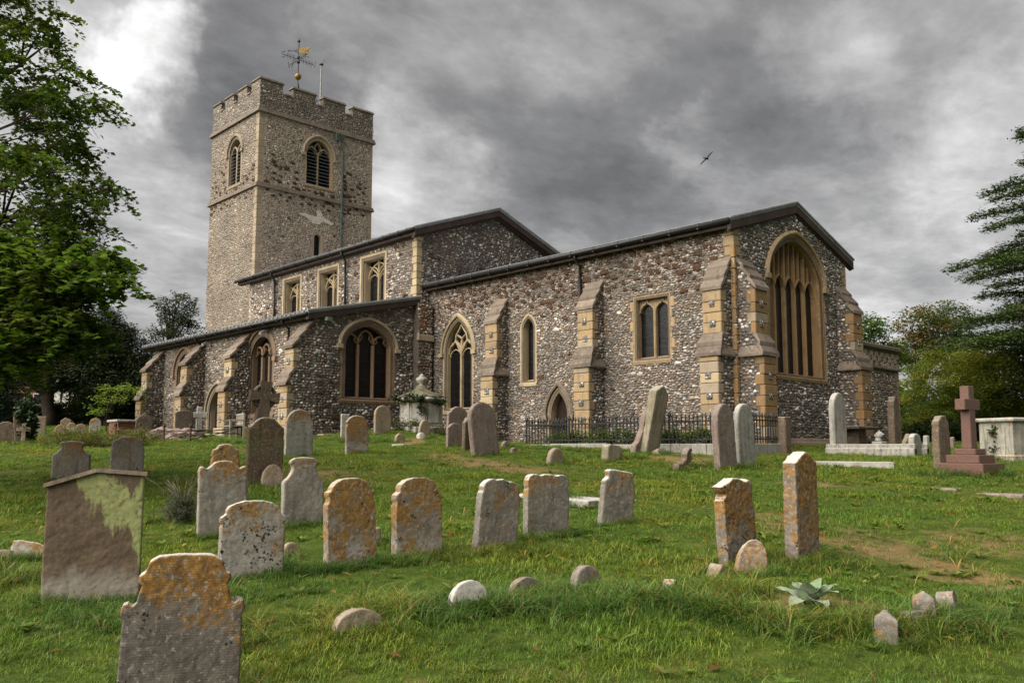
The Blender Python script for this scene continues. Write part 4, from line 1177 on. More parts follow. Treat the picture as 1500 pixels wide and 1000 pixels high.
def bird():
    d = Vector((FX, FY, 0)) * 1247.7 + Vector((RX, RY, 0)) * 294 + Vector((0, 0, 656 - 222)); d.normalize()
    p = Vector((CAMX, CAMY, 1.5)) + d * 62
    rt = Vector((RX, RY, 0)); up = Vector((0, 0, 1)); f = Vector((FX, FY, 0))
    r = empty('bird', p, 'dark bird gliding with spread wings in the grey sky right of the church', 'bird')
    FEA = simple('dark_feathers', (.008, .008, .009), (.02, .02, .02), 9, .8, 0)
    b_ = MB(); ax = (rt * .8 + f * .6).normalized()
    b_.tube([p - ax * .22 - up * .02, p - ax * .12, p, p + ax * .12, p + ax * .2], [.02, .06, .075, .05, .015], 8); b_.obj('body', FEA, r, smooth=True)
    for sg in (-1, 1):
        w_ = (rt * .68 + up * .73) * sg; ch = f * .8 + rt * .35
        prof = [(0, .10), (.2, .13), (.42, .11), (.58, .06), (.66, .02)]
        top = [p + w_ * a + ch * c * .6 + up * (.05 * math.sin(a * 4)) for a, c in prof]; bot = [p + w_ * a - ch * c * .8 + up * (.05 * math.sin(a * 4)) for a, c in reversed(prof)]
        ring_ = top + bot; th = (w_.cross(ch)).normalized() * .012
        b2 = MB(); b2.prism([q - th for q in ring_], [q + th for q in ring_]); b2.obj('wing', FEA, r)
    t_ = MB(); q = p - ax * .2; t_.hexa([q - f * .03 - up * .01, q - ax * .16 - f * .07 - up * .01, q - ax * .16 + f * .07 - up * .01, q + f * .03 - up * .01, q - f * .03 + up * .01, q - ax * .16 - f * .07 + up * .01, q - ax * .16 + f * .07 + up * .01, q + f * .03 + up * .01]); t_.obj('tail', FEA, r)
bird()

# ================================================================== GRAVESTONES
def stone_mat(name, c1, c2, ochre=0, white=.1, black=0, streak=.3, cap=.4, green=0, pale=0, och_lo=.25, tool=0):
    m, t, b = new_mat(name)
    tcn = t.new('ShaderNodeTexCoord'); gen = tcn.outputs['Generated']
    info = t.new('ShaderNodeObjectInfo')
    co = t.vmath('ADD', tcn.outputs['Object'], t.vmath('SCALE', info.outputs['Location'], None, .37))
    gz = t.new('ShaderNodeSeparateXYZ', ins={0: gen}).outputs[2]
    geo = t.new('ShaderNodeNewGeometry'); nz = t.new('ShaderNodeSeparateXYZ', ins={0: geo.outputs['Normal']}).outputs[2]
    n_big = t.noise(co, 3.2, 7, .65, .3); n_med = t.noise(co, 11, 6, .65); n_fine = t.noise(co, 42, 5, .7)
    c = t.ramp(n_big, [(.3, c1), (.7, c2)])
    c = t.mix(t.math('MULTIPLY', t.smooth(n_med, .4, .7), .35), c, tuple(x * .55 for x in c1))
    if streak:
        mp = t.new('ShaderNodeMapping', ins={0: co}); mp.inputs['Scale'].default_value = (9, 9, .8)
        st = t.noise(mp.outputs[0], 1.3, 6, .6)
        c = t.mix(t.math('MULTIPLY', t.smooth(st, .48, .68), streak), c, tuple(x * .35 for x in c1))
    if pale:
        pz = t.math('ADD', gz, t.math('MULTIPLY', t.math('SUBTRACT', n_big, .5), .5))
        c = t.mix(t.math('MULTIPLY', t.math('SUBTRACT', 1.0, t.smooth(pz, .30, .46)), pale), c, (.30, .285, .26))
    if green:
        c = t.mix(t.math('MULTIPLY', t.smooth(t.noise(co, 2.6, 6, .65), .42, .62), green), c, (.115, .12, .055))
    if ochre:
        w1 = t.math('ADD', t.math('MULTIPLY', t.noise(co, 3.4, 4, .6, .6), .55), t.math('MULTIPLY', t.noise(co, 13, 7, .72, .4), .45))
        m1 = t.math('ADD', w1, t.math('MULTIPLY', t.math('SUBTRACT', gz, .62), och_lo * .5))
        mk = t.smooth(t.math('ADD', m1, t.math('MULTIPLY', t.math('SUBTRACT', t.noise(co, 30, 6, .75), .5), .42)), .585 - .11 * ochre, .66 - .11 * ochre)
        mk = t.math('MULTIPLY', mk, t.math('SUBTRACT', 1.0, t.math('MULTIPLY', t.smooth(t.noise(co, 8.5, 7, .75, .4), .54, .62), .75)))
        oc = t.ramp(t.math('ADD', t.math('MULTIPLY', n_fine, .6), t.math('MULTIPLY', n_med, .4)), [(.34, (.075, .042, .014)), (.48, (.20, .098, .018)), (.60, (.30, .165, .035)), (.72, (.34, .26, .13))])
        c = t.mix(t.math('MULTIPLY', mk, .85), c, oc)
    if white:
        w2 = t.noise(co, 17, 7, .72, .3); mk2 = t.smooth(w2, .69 - .13 * white, .74 - .13 * white)
        c = t.mix(t.math('MULTIPLY', mk2, .8), c, (.40, .39, .36))
    if black:
        vv = t.new('ShaderNodeTexVoronoi', feature='F1', ins={'Vector': t.vmath('ADD', co, t.vmath('SCALE', t.new('ShaderNodeTexNoise', ins={'Vector': co, 'Scale': 20.0}).outputs['Color'], None, .05)), 'Scale': 34.0}); vv.inputs['Randomness'].default_value = 1
        big = t.noise(co, 5, 4, .6)
        mk3 = t.math('MULTIPLY', t.smooth(vv.outputs['Distance'], .42, .30), t.smooth(big, .62 - .14 * black, .67 - .14 * black))
        c = t.mix(mk3, c, (.018, .016, .014))
    sp_ = t.noise(co, 85, 4, .75); sp2 = t.noise(co, 27, 6, .75)
    c = t.mix(t.math('MULTIPLY', t.smooth(sp_, .52, .70), .55), c, (.05, .043, .036))
    c = t.mix(t.math('MULTIPLY', t.smooth(sp2, .55, .63), .45 + .3 * white), c, (.36, .345, .31))
    if cap:
        cz = t.math('MULTIPLY', t.smooth(nz, .25, .8), t.smooth(t.math('ADD', gz, t.math('MULTIPLY', n_med, .3)), .75, 1.0))
        c = t.mix(t.math('MULTIPLY', cz, cap), c, (.47, .46, .44))
    t.put(b.inputs['Base Color'], c)
    b.inputs['Roughness'].default_value = .95; b.inputs['Specular IOR Level'].default_value = .15
    if tool:
        wv = t.new('ShaderNodeTexWave', wave_type='BANDS', bands_direction='Z', ins={'Vector': co, 'Scale': 22.0, 'Distortion': 5.0, 'Detail': 3.0}).outputs['Fac']
        n_fine = t.math('ADD', n_fine, t.math('MULTIPLY', wv, tool))
    bump(t, b, t.math('ADD', n_fine, t.math('ADD', t.math('MULTIPLY', n_med, 1.6), t.math('MULTIPLY', n_big, .4))), .5, .010)
    return m
GRY1 = (.15, .135, .115); GRY2 = (.27, .25, .22); BR1 = (.095, .070, .050); BR2 = (.17, .125, .09); WH1 = (.29, .275, .25); WH2 = (.44, .425, .39)
MS = {
 'front': stone_mat('dark_stone_ochre_head', (.085, .072, .062), (.165, .145, .125), .62, .32, .25, .15, .75, och_lo=.9, tool=.12),
 'speckle': stone_mat('stone_black_speckled_lichen', (.20, .185, .16), (.31, .29, .255), .62, .42, .95, .1, .95, pale=.6, och_lo=.5),
 'ochre': stone_mat('ochre_lichen_stone', (.15, .13, .105), (.25, .225, .19), 1.45, .30, .25, .1, .5, pale=.95, och_lo=.55),
 'ochre2': stone_mat('ochre_lichen_stone_b', (.16, .14, .115), (.25, .225, .19), 1.35, .34, .45, .15, .55, pale=.75, och_lo=.4),
 'grey': stone_mat('grey_lichened_stone', (.17, .155, .13), (.28, .26, .225), .28, .40, .15, .35, .5, och_lo=.7),
 'greyo': stone_mat('grey_stone_ochre_stain', (.13, .118, .10), (.225, .205, .175), .42, .22, .15, .45, .95, och_lo=.4),
 'tall': stone_mat('dark_stone_ochre_edge', (.12, .10, .082), (.22, .195, .165), 1.15, .40, .35, .4, .8, och_lo=.4),
 'brown': stone_mat('brown_sandstone_slab', BR1, BR2, 0, .05, 0, .5, .2),
 'brownG': stone_mat('dark_brown_round_slab', (.075, .052, .034), (.14, .10, .066), .08, 0, 0, .6, .55, green=.35),
 'mauve': stone_mat('pinkish_brown_slab', (.16, .12, .10), (.235, .185, .16), 0, .06, .1, .4, .06),
 'white': stone_mat('pale_white_stone', WH1, WH2, 0, .3, .2, .35, .5),
 'pale': stone_mat('pale_streaked_stone', (.24, .225, .195), (.37, .355, .32), .22, .2, .2, .75, .5, och_lo=1.0),
 'pale2': stone_mat('pale_plain_stone', (.22, .21, .185), (.33, .315, .285), 0, .25, .2, .5, .4),
 'stump': stone_mat('grey_brown_stump', (.115, .10, .085), (.21, .19, .165), .25, .3, .1, .2, .1),
 'tan': stone_mat('tan_small_stone', (.20, .155, .11), (.29, .235, .18), .3, .15, .1, .3, .06),
 'green': stone_mat('greenish_leaning_slab', (.20, .17, .125), (.29, .25, .19), .05, .05, 0, .7, .3, green=.5),
 'dark': stone_mat('dark_brown_slab', (.055, .043, .033), (.105, .083, .065), 0, .05, 0, .4, .2),
 'moss': None,
}
def moss_mat():
    m, t, b = new_mat('brown_slab_lime_moss')
    tcn = t.new('ShaderNodeTexCoord'); co = tcn.outputs['Object']; g = t.new('ShaderNodeSeparateXYZ', ins={0: tcn.outputs['Generated']})
    yy, zz = g.outputs[1], g.outputs[2]
    nb = t.noise(co, 3.0, 7, .65, .3); nm = t.noise(co, 12, 6, .65); nf = t.noise(co, 45, 5, .7)
    c = t.ramp(nb, [(.3, (.085, .060, .040)), (.7, (.165, .125, .088))])
    c = t.mix(t.math('MULTIPLY', t.smooth(nm, .4, .7), .5), c, (.055, .04, .03))
    lowm = t.math('SUBTRACT', 1.0, t.smooth(t.math('ADD', zz, t.math('MULTIPLY', t.math('SUBTRACT', nb, .5), .35)), .28, .42))
    c = t.mix(t.math('MULTIPLY', lowm, .8), c, (.26, .235, .20))
    # lime green algae: a run from the top middle down to the right edge, streaky
    mp = t.new('ShaderNodeMapping', ins={0: co}); mp.inputs['Scale'].default_value = (10, 10, 2.0)
    st = t.noise(mp.outputs[0], 1.0, 6, .65, .4)
    edge = t.math('ADD', t.math('MULTIPLY', t.math('SUBTRACT', yy, .72), .42), 0.0)
    d = t.math('ABSOLUTE', t.math('SUBTRACT', zz, t.math('SUBTRACT', 1.13, t.math('MULTIPLY', yy, .45))))
    band = t.math('SUBTRACT', .17, d)
    rightrun = t.math('SUBTRACT', t.math('MULTIPLY', t.math('SUBTRACT', yy, .83), 2.2), t.math('MULTIPLY', t.math('ABSOLUTE', t.math('SUBTRACT', zz, .70)), .9))
    both = t.math('MAXIMUM', t.math('ADD', band, t.math('MULTIPLY', t.math('MINIMUM', t.math('SUBTRACT', yy, .36), 0.0), 1.2)), rightrun)
    mk = t.smooth(t.math('ADD', t.math('ADD', both, t.math('MULTIPLY', t.math('SUBTRACT', st, .5), .62)), t.math('MULTIPLY', t.math('SUBTRACT', nm, .5), .22)), .01, .08)
    mk = t.math('MULTIPLY', mk, t.math('SUBTRACT', 1.0, t.math('MULTIPLY', t.smooth(t.noise(co, 16, 7, .75), .55, .62), .7)))
    geo = t.new('ShaderNodeNewGeometry')
    lime = t.mix(nf, (.17, .195, .06), (.33, .35, .17))
    c = t.mix(t.math('MULTIPLY', mk, .93), c, lime)
    t.put(b.inputs['Base Color'], c); b.inputs['Roughness'].default_value = .95; b.inputs['Specular IOR Level'].default_value = .15
    bump(t, b, t.math('ADD', nf, t.math('ADD', t.math('MULTIPLY', nm, 1.8), t.math('MULTIPLY', nb, .8))), .5, .012)
    return m
MS['moss'] = moss_mat()
for k in ('granite',):
    m, t, b = new_mat('red_granite'); co = objco(t)
    v = t.new('ShaderNodeTexVoronoi', feature='F1', ins={'Vector': co, 'Scale': 95.0})
    c = t.mix(t.new('ShaderNodeSeparateColor', ins={0: v.outputs['Color']}).outputs[0], (.070, .032, .024), (.135, .070, .052))
    c = t.mix(t.math('MULTIPLY', t.smooth(t.noise(co, 3, 5), .5, .7), .35), c, (.10, .06, .05))
    t.put(b.inputs['Base Color'], c); b.inputs['Roughness'].default_value = .45; b.inputs['Specular IOR Level'].default_value = .4
    bump(t, b, t.noise(co, 60, 3), .15, .005); MS['granite'] = m

HALF = {
 'scroll': [(1, 0), (.98, .58), (1.03, .63), (.99, .69), (.90, .70), (.84, .67), (.77, .70), (.73, .77), (.70, .80), (.77, .83), (.75, .87), (.67, .885), (.64, .91), (.60, .955), (.46, .99), (.22, 1)],
 'shoulder': [(1, 0), (1, .66), (.95, .69), (1.02, .74), (1.0, .79), (.90, .815), (.83, .83), (.85, .87), (.76, .925), (.56, .97), (.28, 1)],
 'shoulder2': [(1, 0), (1, .70), (.93, .735), (.90, .78), (.97, .815), (.94, .85), (.84, .855), (.79, .90), (.62, .955), (.36, .99), (.15, 1)],
 'neck': [(1, 0), (1, .60), (.98, .645), (.86, .675), (.72, .72), (.60, .78), (.57, .84), (.60, .875), (.70, .905), (.66, .95), (.48, .985), (.2, 1)],
 'lobes': [(1, 0), (1, .80), (1.03, .86), (.97, .915), (.86, .93), (.76, .905), (.66, .895), (.52, .93), (.36, .98), (.16, 1)],
 'wavy': [(1, 0), (1, .72), (.95, .76), (1.0, .80), (.99, .88), (.90, .955), (.74, .985), (.58, .985), (.42, .965), (.24, .975), (.1, .985)],
 'wavy2': [(1, 0), (1, .76), (.94, .80), (.96, .85), (.86, .92), (.68, .965), (.5, .985), (.33, .97), (.18, .985)],
 'notch': [(1, 0), (1, .66), (.96, .70), (1.0, .74), (.97, .79), (.86, .81), (.78, .84), (.76, .89), (.84, .92), (.86, .96), (.70, .99), (.35, 1)],
 'round': [(1, 0)] + [(math.cos(a), .66 + .34 * math.sin(a)) for a in np.linspace(0, 1.5, 8)],
 'ogee': [(1, 0), (1, .84), (.98, .865), (.90, .87), (.80, .885), (.68, .92), (.52, .96), (.34, .988), (.15, 1)],
 'ogee2': [(1, 0), (1, .80), (.97, .835), (.86, .845), (.74, .875), (.60, .93), (.42, .975), (.2, 1)],
 'segment': [(1, 0), (1, .90), (.85, .935), (.6, .968), (.3, .99)],
 'gothic': [(1, 0), (1, .72), (.95, .80), (.83, .875), (.62, .94), (.35, .98), (.12, 1)],
 'archhi': [(1, 0), (1, .70)] + [(math.cos(a), .70 + .30 * math.sin(a)) for a in np.linspace(.2, 1.45, 7)],
 'peak': [(1, 0), (1, .89), (.92, .905), (.80, .91), (.4, .96)],
 'lump': [(1, 0), (1.02, .3), (.92, .62), (.70, .85), (.40, .97)],
 'dome': [(1, 0)] + [(math.cos(a), .25 + .75 * math.sin(a)) for a in np.linspace(0, 1.5, 7)],
 'square': [(1, 0), (1, .97), (.96, 1.0)],
 'trefoil': [(1, 0), (1, .70), (.92, .76), (.97, .82), (.88, .90), (.70, .915), (.60, .93), (.45, .98), (.2, 1)],
}
FULL = {
 'gable2': [(-1, 0), (1, 0), (1, .955), (-.02, .985), (-1, .885)],
 'broken': [(-1, 0), (1, 0), (1, .55), (.95, .68), (.90, .80), (.98, .90), (.80, .945), (.55, .93), (.15, .97), (-.25, 1), (-.55, .965), (-.80, .94), (-1.12, .925), (-.98, .86), (-.78, .83), (-.98, .76), (-1, .70)],
 'shard': [(-1, 0), (1, 0), (.95, .3), (.5, .62), (.15, .95), (-.15, 1), (-.55, .62), (-.95, .25)],
 'block': [(-1, 0), (1, 0), (1.0, .78), (.5, .97), (-.6, 1), (-.95, .86)],
 'tilt': [(-1, 0), (1, 0), (1, .80), (-.1, 1), (-1, .72)],
 'frag': [(-1, 0), (1, 0), (.75, .22), (.40, .32), (.62, .46), (.80, .62), (.55, .80), (.72, .95), (.38, 1), (.12, .86), (-.02, .66), (.04, .48), (-.25, .34), (-.45, .2), (-.95, .12)],
}
def outline_pts(kind):
    if kind in FULL: return FULL[kind]
    h = HALF[kind]; l = [(-x, z) for x, z in reversed(h)]
    top = [] if h[-1][0] <= .02 else [(0, 1.0)]
    return h + top + l if kind not in ('wavy', 'wavy2') else h + [(0, 1.0 if kind == 'wavy2' else .99)] + l
TEX = bpy.data.textures.new('weather_clouds', 'CLOUDS'); TEX.noise_scale = .16; TEX.noise_depth = 3
TEX2 = bpy.data.textures.new('weather_fine', 'CLOUDS'); TEX2.noise_scale = .035; TEX2.noise_depth = 2
def stone_mesh(name, kind, W, H, T, mat, D, rough=1.0, under=.22):
    pts = outline_pts(kind)
    ring_ = [(x * W / 2, z * H if z > 0 else -under) for x, z in pts]
    bm = bmesh.new()
    a = [bm.verts.new((T / 2, y, z)) for y, z in ring_]; b_ = [bm.verts.new((-T / 2, y, z)) for y, z in ring_]
    bm.faces.new(a); bm.faces.new(b_[::-1])
    n = len(ring_)
    for i in range(n): bm.faces.new((a[i], b_[i], b_[(i + 1) % n], a[(i + 1) % n]))
    bmesh.ops.recalc_face_normals(bm, faces=bm.faces)
    bmesh.ops.triangulate(bm, faces=bm.faces)
    me = bpy.data.meshes.new(name); bm.to_mesh(me); bm.free(); me.materials.append(mat)
    return me
def add_weather(o, D, T, rough=1.0):
    vox = max(.008, min(T * .2, D * .0013))
    m1 = o.modifiers.new('remesh', 'REMESH'); m1.mode = 'VOXEL'; m1.voxel_size = vox; m1.use_smooth_shade = True
    s = o.modifiers.new('smooth', 'SMOOTH'); s.factor = .35; s.iterations = 1
    d1 = o.modifiers.new('wear', 'DISPLACE'); d1.texture = TEX; d1.texture_coords = 'GLOBAL'; d1.strength = .012 * rough * min(1, T / .09); d1.mid_level = .5
    d3 = o.modifiers.new('wear_chips', 'DISPLACE'); d3.texture = TEX3; d3.texture_coords = 'GLOBAL'; d3.strength = -.006 * rough * min(1, T / .09); d3.mid_level = .35
    d2 = o.modifiers.new('wear_fine', 'DISPLACE'); d2.texture = TEX2; d2.texture_coords = 'GLOBAL'; d2.strength = .008 * rough * min(1, T / .09); d2.mid_level = .5
TEX3 = bpy.data.textures.new('weather_chips', 'VORONOI'); TEX3.noise_scale = .09; TEX3.distance_metric = 'DISTANCE'
STONES = []
def stone(key, kind, mat, T, ang, roll=0, pitch=0, label='', name='headstone', cat='gravestone', group=None, W=None, H=None, dx=0, dy=0, dz=0, rough=1.0, grass=True):
    x, y, z, w0, h0 = POSE[key]
    W = W or w0; H = H or h0
    D = ds(x, y)[0]
    mt = MS[mat]
    me = stone_mesh(name, kind, W, H, T, mt, D)
    o = link(name, me, None, None, (x + dx, y + dy, z + dz - .01))
    o.rotation_euler = (R(-roll), R(-pitch), R(ang))
    add_weather(o, D, T, rough)
    tag(o, label, cat, group)
    if grass: STONES.append((x + dx, y + dy, W, T, ang, D))
    return o
G = 'old headstones in the churchyard'
stone('G1', 'scroll', 'front', .11, -24, 1, 2, 'nearest headstone, dark grey with scrolled shoulders and an orange lichen head', group=G, H=.86)
g2 = stone('G2', 'gable2', 'moss', .11, -26, 0, 2, 'big brown slab with a low gabled top and a bright lime-green stain', group=G, rough=.9)
# its moulded coping, following the two slopes
cm = MB(); W2, H2 = POSE['G2'][3] / 2 + .025, POSE['G2'][4]
for (y0, z0), (y1, z1) in (((-W2, .87), (0, .985)), ((0, .985), (W2, .952))):
    z0 *= H2; z1 *= H2
    cm.hexa([(-.085, y0, z0), (.085, y0, z0), (.085, y1, z1), (-.085, y1, z1), (-.07, y0, z0 + .035), (.07, y0, z0 + .035), (.07, y1, z1 + .035), (-.07, y1, z1 + .035)])
me = bpy.data.meshes.new('coping'); me.from_pydata(cm.v, [], cm.f); cp_ = link('coping', me, MS['brown'], g2); cp_.location = (0, 0, 0)
stone('G3', 'shoulder', 'speckle', .12, -16, 1, 3, 'headstone with a bright white rounded top and black and orange lichen specks', group=G)
stone('G4', 'lobes', 'grey', .10, -12, 0, 2, 'tall grey headstone with a three-lobed scalloped top left of the lavender-side gap', group=G).__setitem__('label', 'tall grey headstone with a three-lobed scalloped top beside the lavender bush')
stone('G5', 'trefoil', 'ochre2', .10, -12, 0, 0, 'squat ochre headstone seen only as a top behind the scalloped grey stone', group=G)
stone('G6', 'ogee', 'brownG', .12, -10, 1, 0, 'dark brown headstone with smooth rounded top and pale raised edge', group=G)
stone('G6b', 'dome', 'tan', .10, -10, 4, 14, 'small rounded stone leaning at the foot of the dark brown headstone', group='small footstones', dx=.18, dy=-.05)
stone('G7', 'neck', 'grey', .11, -10, 1, 2, 'grey headstone with a narrow necked top and hollow shoulders', group=G)
stone('G8', 'shoulder2', 'ochre', .12, -8, -1, 2, 'headstone covered in orange lichen above a pale base, next to the speckled one', group=G)
stone('G9', 'shoulder', 'ochre2', .12, -8, 0, 2, 'orange lichened headstone with small pointed shoulders, right one of the orange pair', group=G)
stone('G10', 'wavy2', 'greyo', .11, -8, 8, 2, 'grey headstone leaning to the right, with orange stains and a humped top', group=G)
stone('G11', 'wavy', 'greyo', .11, -12, 2, 2, 'upright grey headstone with a broad wavy white top', group=G)
stone('G12', 'notch', 'greyo', .11, -14, 9, 2, 'small leaning grey headstone with a flat white cap and notched sides', group=G)
stone('G13', 'broken', 'tall', .13, -2, -5, 0, 'orange headstone with a broken ragged top, leaning left', group=G, rough=1.8)
stone('G13b', 'dome', 'ochre2', .09, -30, 24, 24, 'small rounded slab propped against the ragged orange headstone', group='small footstones', dx=.0, H=.36, W=.30)
stone('G14', 'peak', 'tall', .15, 0, 0, 0, 'tall narrow orange-edged headstone with a gabled top, right foreground', group=G, rough=1.6)
FS = 'small footstones'
stone('S1', 'dome', 'white', .10, -20, 5, 8, 'whitest small footstone, a rounded pale oval in the long grass', group=FS, H=.24)
stone('S2', 'dome', 'stump', .10, -12, -4, 4, 'low dark footstone between the white oval one and the tilted round one', group=FS, H=.17)
stone('S3', 'dome', 'stump', .10, -6, 6, 6, 'round dark footstone with a pale rim, right of the row of three', group=FS, H=.24)
stone('S4', 'dome', 'tan', .12, -14, -6, 4, 'low brown footstone nearly sunk in the grass at front', group=FS, H=.16, W=.36)
stone('S5', 'shard', 'grey', .13, 0, 4, 0, 'small pointed grey stone stump alone in long grass', group='stone stumps', W=.14, cat='stone')
stone('S6', 'shard', 'tan', .14, 0, 6, 0, 'small brown pointed stone by the ragged orange headstone', group='stone stumps', W=.16, cat='stone')
def post(key, hw, H, label, roll=0):
    x, y, z, _, _ = POSE[key]
    bm = bmesh.new(); b0 = H * .66
    ring0 = [bm.verts.new((a * hw, c * hw, -.2)) for a, c in ((-1, -1), (1, -1), (1, 1), (-1, 1))]
    ring1 = [bm.verts.new((a * hw, c * hw, b0)) for a, c in ((-1, -1), (1, -1), (1, 1), (-1, 1))]
    ring2 = [bm.verts.new((a * hw * .86, c * hw * .86, b0 + .02)) for a, c in ((-1, -1), (1, -1), (1, 1), (-1, 1))]
    ap = bm.verts.new((0, 0, H))
    for r0, r1 in ((ring0, ring1), (ring1, ring2)):
        for i in range(4): bm.faces.new((r0[i], r0[(i + 1) % 4], r1[(i + 1) % 4], r1[i]))
    for i in range(4): bm.faces.new((ring2[i], ring2[(i + 1) % 4], ap))
    bm.faces.new(ring0[::-1])
    me = bpy.data.meshes.new('corner_post'); bm.to_mesh(me); bm.free(); me.materials.append(MS['stump'])
    bm = bmesh.new(); bm.from_mesh(me); bmesh.ops.bevel(bm, geom=bm.edges[:], offset=.006, segments=1, affect='EDGES'); bmesh.ops.triangulate(bm, faces=bm.faces); bmesh.ops.subdivide_edges(bm, edges=bm.edges[:], cuts=3, use_grid_fill=True)
    for v in bm.verts: v.co += v.co.normalized() * .010 * noise.noise(v.co * 26 + Vector((x * 9, y * 9, 0)))
    bm.to_mesh(me); bm.free()
    o = link('corner_post', me, None, None, (x, y, z)); o.rotation_euler = (R(-roll), 0, R(22))
    tag(o, label, 'corner post', 'grave corner posts'); STONES.append((x, y, .2, .2, 0, 6))
post('P1', .075, .215, 'nearer pyramid-capped stone corner post of the sunken grave', 3)
post('P2', .080, .225, 'farther pyramid-capped stone corner post, beside the striped rock', -2)
stone('P3', 'block', 'stump', .16, -25, 0, 10, 'low reddish stone block lying between the two pyramid-capped posts', name='stone_block', cat='stone', W=.19, H=.11)
stone('P4', 'lump', 'stump', .13, 10, 10, 10, 'rounded pale rock with uneven sides behind the pyramid-capped post', name='rock', cat='rock', W=.17, H=.16, dx=.06)
stone('F1', 'block', 'pale', .16, -30, 10, 18, 'broken pale slab lying left of the big brown headstone', name='stone_fragment', cat='stone', W=.34, H=.16, rough=1.3)
stone('F2', 'lump', 'tan', .16, -30, 0, 12, 'small broken stone at the left edge of the lawn', name='stone_fragment', cat='stone', W=.18, H=.10)
stone('F3', 'dome', 'tan', .09, -10, 4, 4, 'low brown footstone behind the speckled headstone', group=FS, H=.16)
stone('F4', 'square', 'tan', .09, -10, 0, 0, 'short stub of stone between the two orange headstones', group=FS, W=.10, H=.19)
stone('G15', 'neck', 'greyo', .10, -26, 0, 2, 'grey headstone with a broad flared cap, left one of the pair behind the brown slab', group=G)
stone('G16', 'trefoil', 'grey', .10, -24, 0, 2, 'grey headstone with round head and eared shoulders, right of the pair behind the brown slab', group=G)
stone('M1', 'round', 'pale', .13, -12, 0, 0, 'tall pale headstone with two dark vertical stripes', group=G, H=1.26)
stone('M3', 'shoulder2', 'ochre2', .11, -10, 0, 2, 'pale orange-mottled headstone alone on the lawn before the aisle window', group=G)
stone('M3b', 'square', 'white', .10, -10, 0, 0, 'narrow white stone behind the orange-mottled headstone', group=G)
stone('M4', 'round', 'tan', .13, -6, 0, 0, 'tan round-topped headstone below the dark aisle window', group=G)
stone('M5', 'dome', 'tan', .13, -4, 0, 0, 'small round tan stone before the domed tomb', group=FS)
stone('M6', 'dome', 'tan', .14, -4, 0, 0, 'small brown dome-shaped stone on the bank below the tomb', group=FS)
stone('M7', 'ogee2', 'mauve', .12, 0, 2, 0, 'taller brown headstone with an ogee top, behind its lower twin', group=G)
stone('M8', 'ogee2', 'mauve', .11, 0, 0, 0, 'lower brown ogee-topped headstone, in front of the taller twin', group=G)
stone('M9', 'ogee2', 'brown', .12, 22, 2, 0, 'thin brown headstone seen almost edge-on left of the large leaning one', group=G, W=.6)
stone('M10', 'gothic', 'mauve', .15, 4, -5, 4, 'large pinkish-brown headstone leaning left with a humped top', group=G, H=1.45)
stone('M11', 'dome', 'mauve', .12, 0, 0, 0, 'small half-round brown stone just right of the large leaning headstone', group=FS)
stone('M11b', 'tilt', 'mauve', .12, 0, 6, 0, 'low tilted brown stone in the grass right of the large leaning headstone', group=FS)
stone('M12', 'dome', 'tan', .14, 0, 4, 0, 'small dark rounded stone before the iron railing', group=FS)
stone('M13', 'block', 'green', .24, -4, 4, 0, 'squat grey block-like stone in front of the railing', name='stone_block', cat='stone')
stone('M15', 'frag', 'brown', .15, 8, 16, 0, 'broken scroll-shaped stone fragment standing askew before the railing', name='stone_fragment', cat='stone', rough=1.2, W=.66, H=.55)
stone('M16', 'archhi', 'mauve', .17, 0, -5, 0, 'tall brown round-arched headstone, left one of the pair by the railing', group=G)
stone('M17', 'archhi', 'pale2', .15, 0, -4, 0, 'tall pale grey round-arched headstone, right one of the pair by the railing', group=G)
stone('M19', 'trefoil', 'brown', .22, -2, 0, 0, 'tall brown headstone with shouldered top by the vestry corner', group=G)
stone('M20', 'shard', 'tan', .14, -8, 20, 0, 'brown slab fragments leaning together by the dark bushes', name='stone_fragment', cat='stone', W=.34)
stone('M20b', 'square', 'white', .13, -8, 0, 0, 'short pale square post by the dark bushes', group=FS)
stone('M20c', 'archhi', 'mauve', .12, -10, 0, 0, 'small brown headstone in the shade right of the round-topped one', group=FS)
stone('M21', 'trefoil', 'brown', .17, -10, 0, 0, 'brown round-shouldered headstone beside the red granite cross', group=G)
stone('L3', 'segment', 'dark', .12, -16, 0, 0, 'dark brown flat-topped headstone in front of the aisle buttress', group=G)
stone('L4', 'tilt', 'dark', .12, -16, 4, 0, 'dark slab at the foot of the westernmost buttress', group=G)
LW = 'headstones under the yew trees'
stone('L5a', 'dome', 'tan', .12, -20, 0, 0, 'low wide tan headstone, frontmost of the cluster under the yews', group=LW)
stone('L5b', 'dome', 'pale', .12, -20, 4, 0, 'paler low headstone leaning in the middle of the cluster under the yews', group=LW)
stone('L5c', 'dome', 'tan', .12, -20, 0, 0, 'round tan headstone before the grey one under the yews', group=LW)
stone('L5d', 'tilt', 'tan', .12, -20, 0, 0, 'tan pointed headstone farthest back under the yews', group=LW)
stone('L5e', 'round', 'pale', .12, -20, 0, 0, 'blue-grey round headstone at the right of the cluster under the yews', group=LW)
stone('L6', 'square', 'tan', .12, -20, 0, 0, 'square tan headstone beside the yew trunk', group=LW)
stone('L9', 'shard', 'white', .14, -20, 0, 0, 'tall pale stone spike beside the ivy-covered stone', group=LW, W=.34)
stone('L8', 'ogee2', 'brown', .12, -20, 0, 0, 'broad brown headstone at the left edge of the view', group=LW, W=.6)

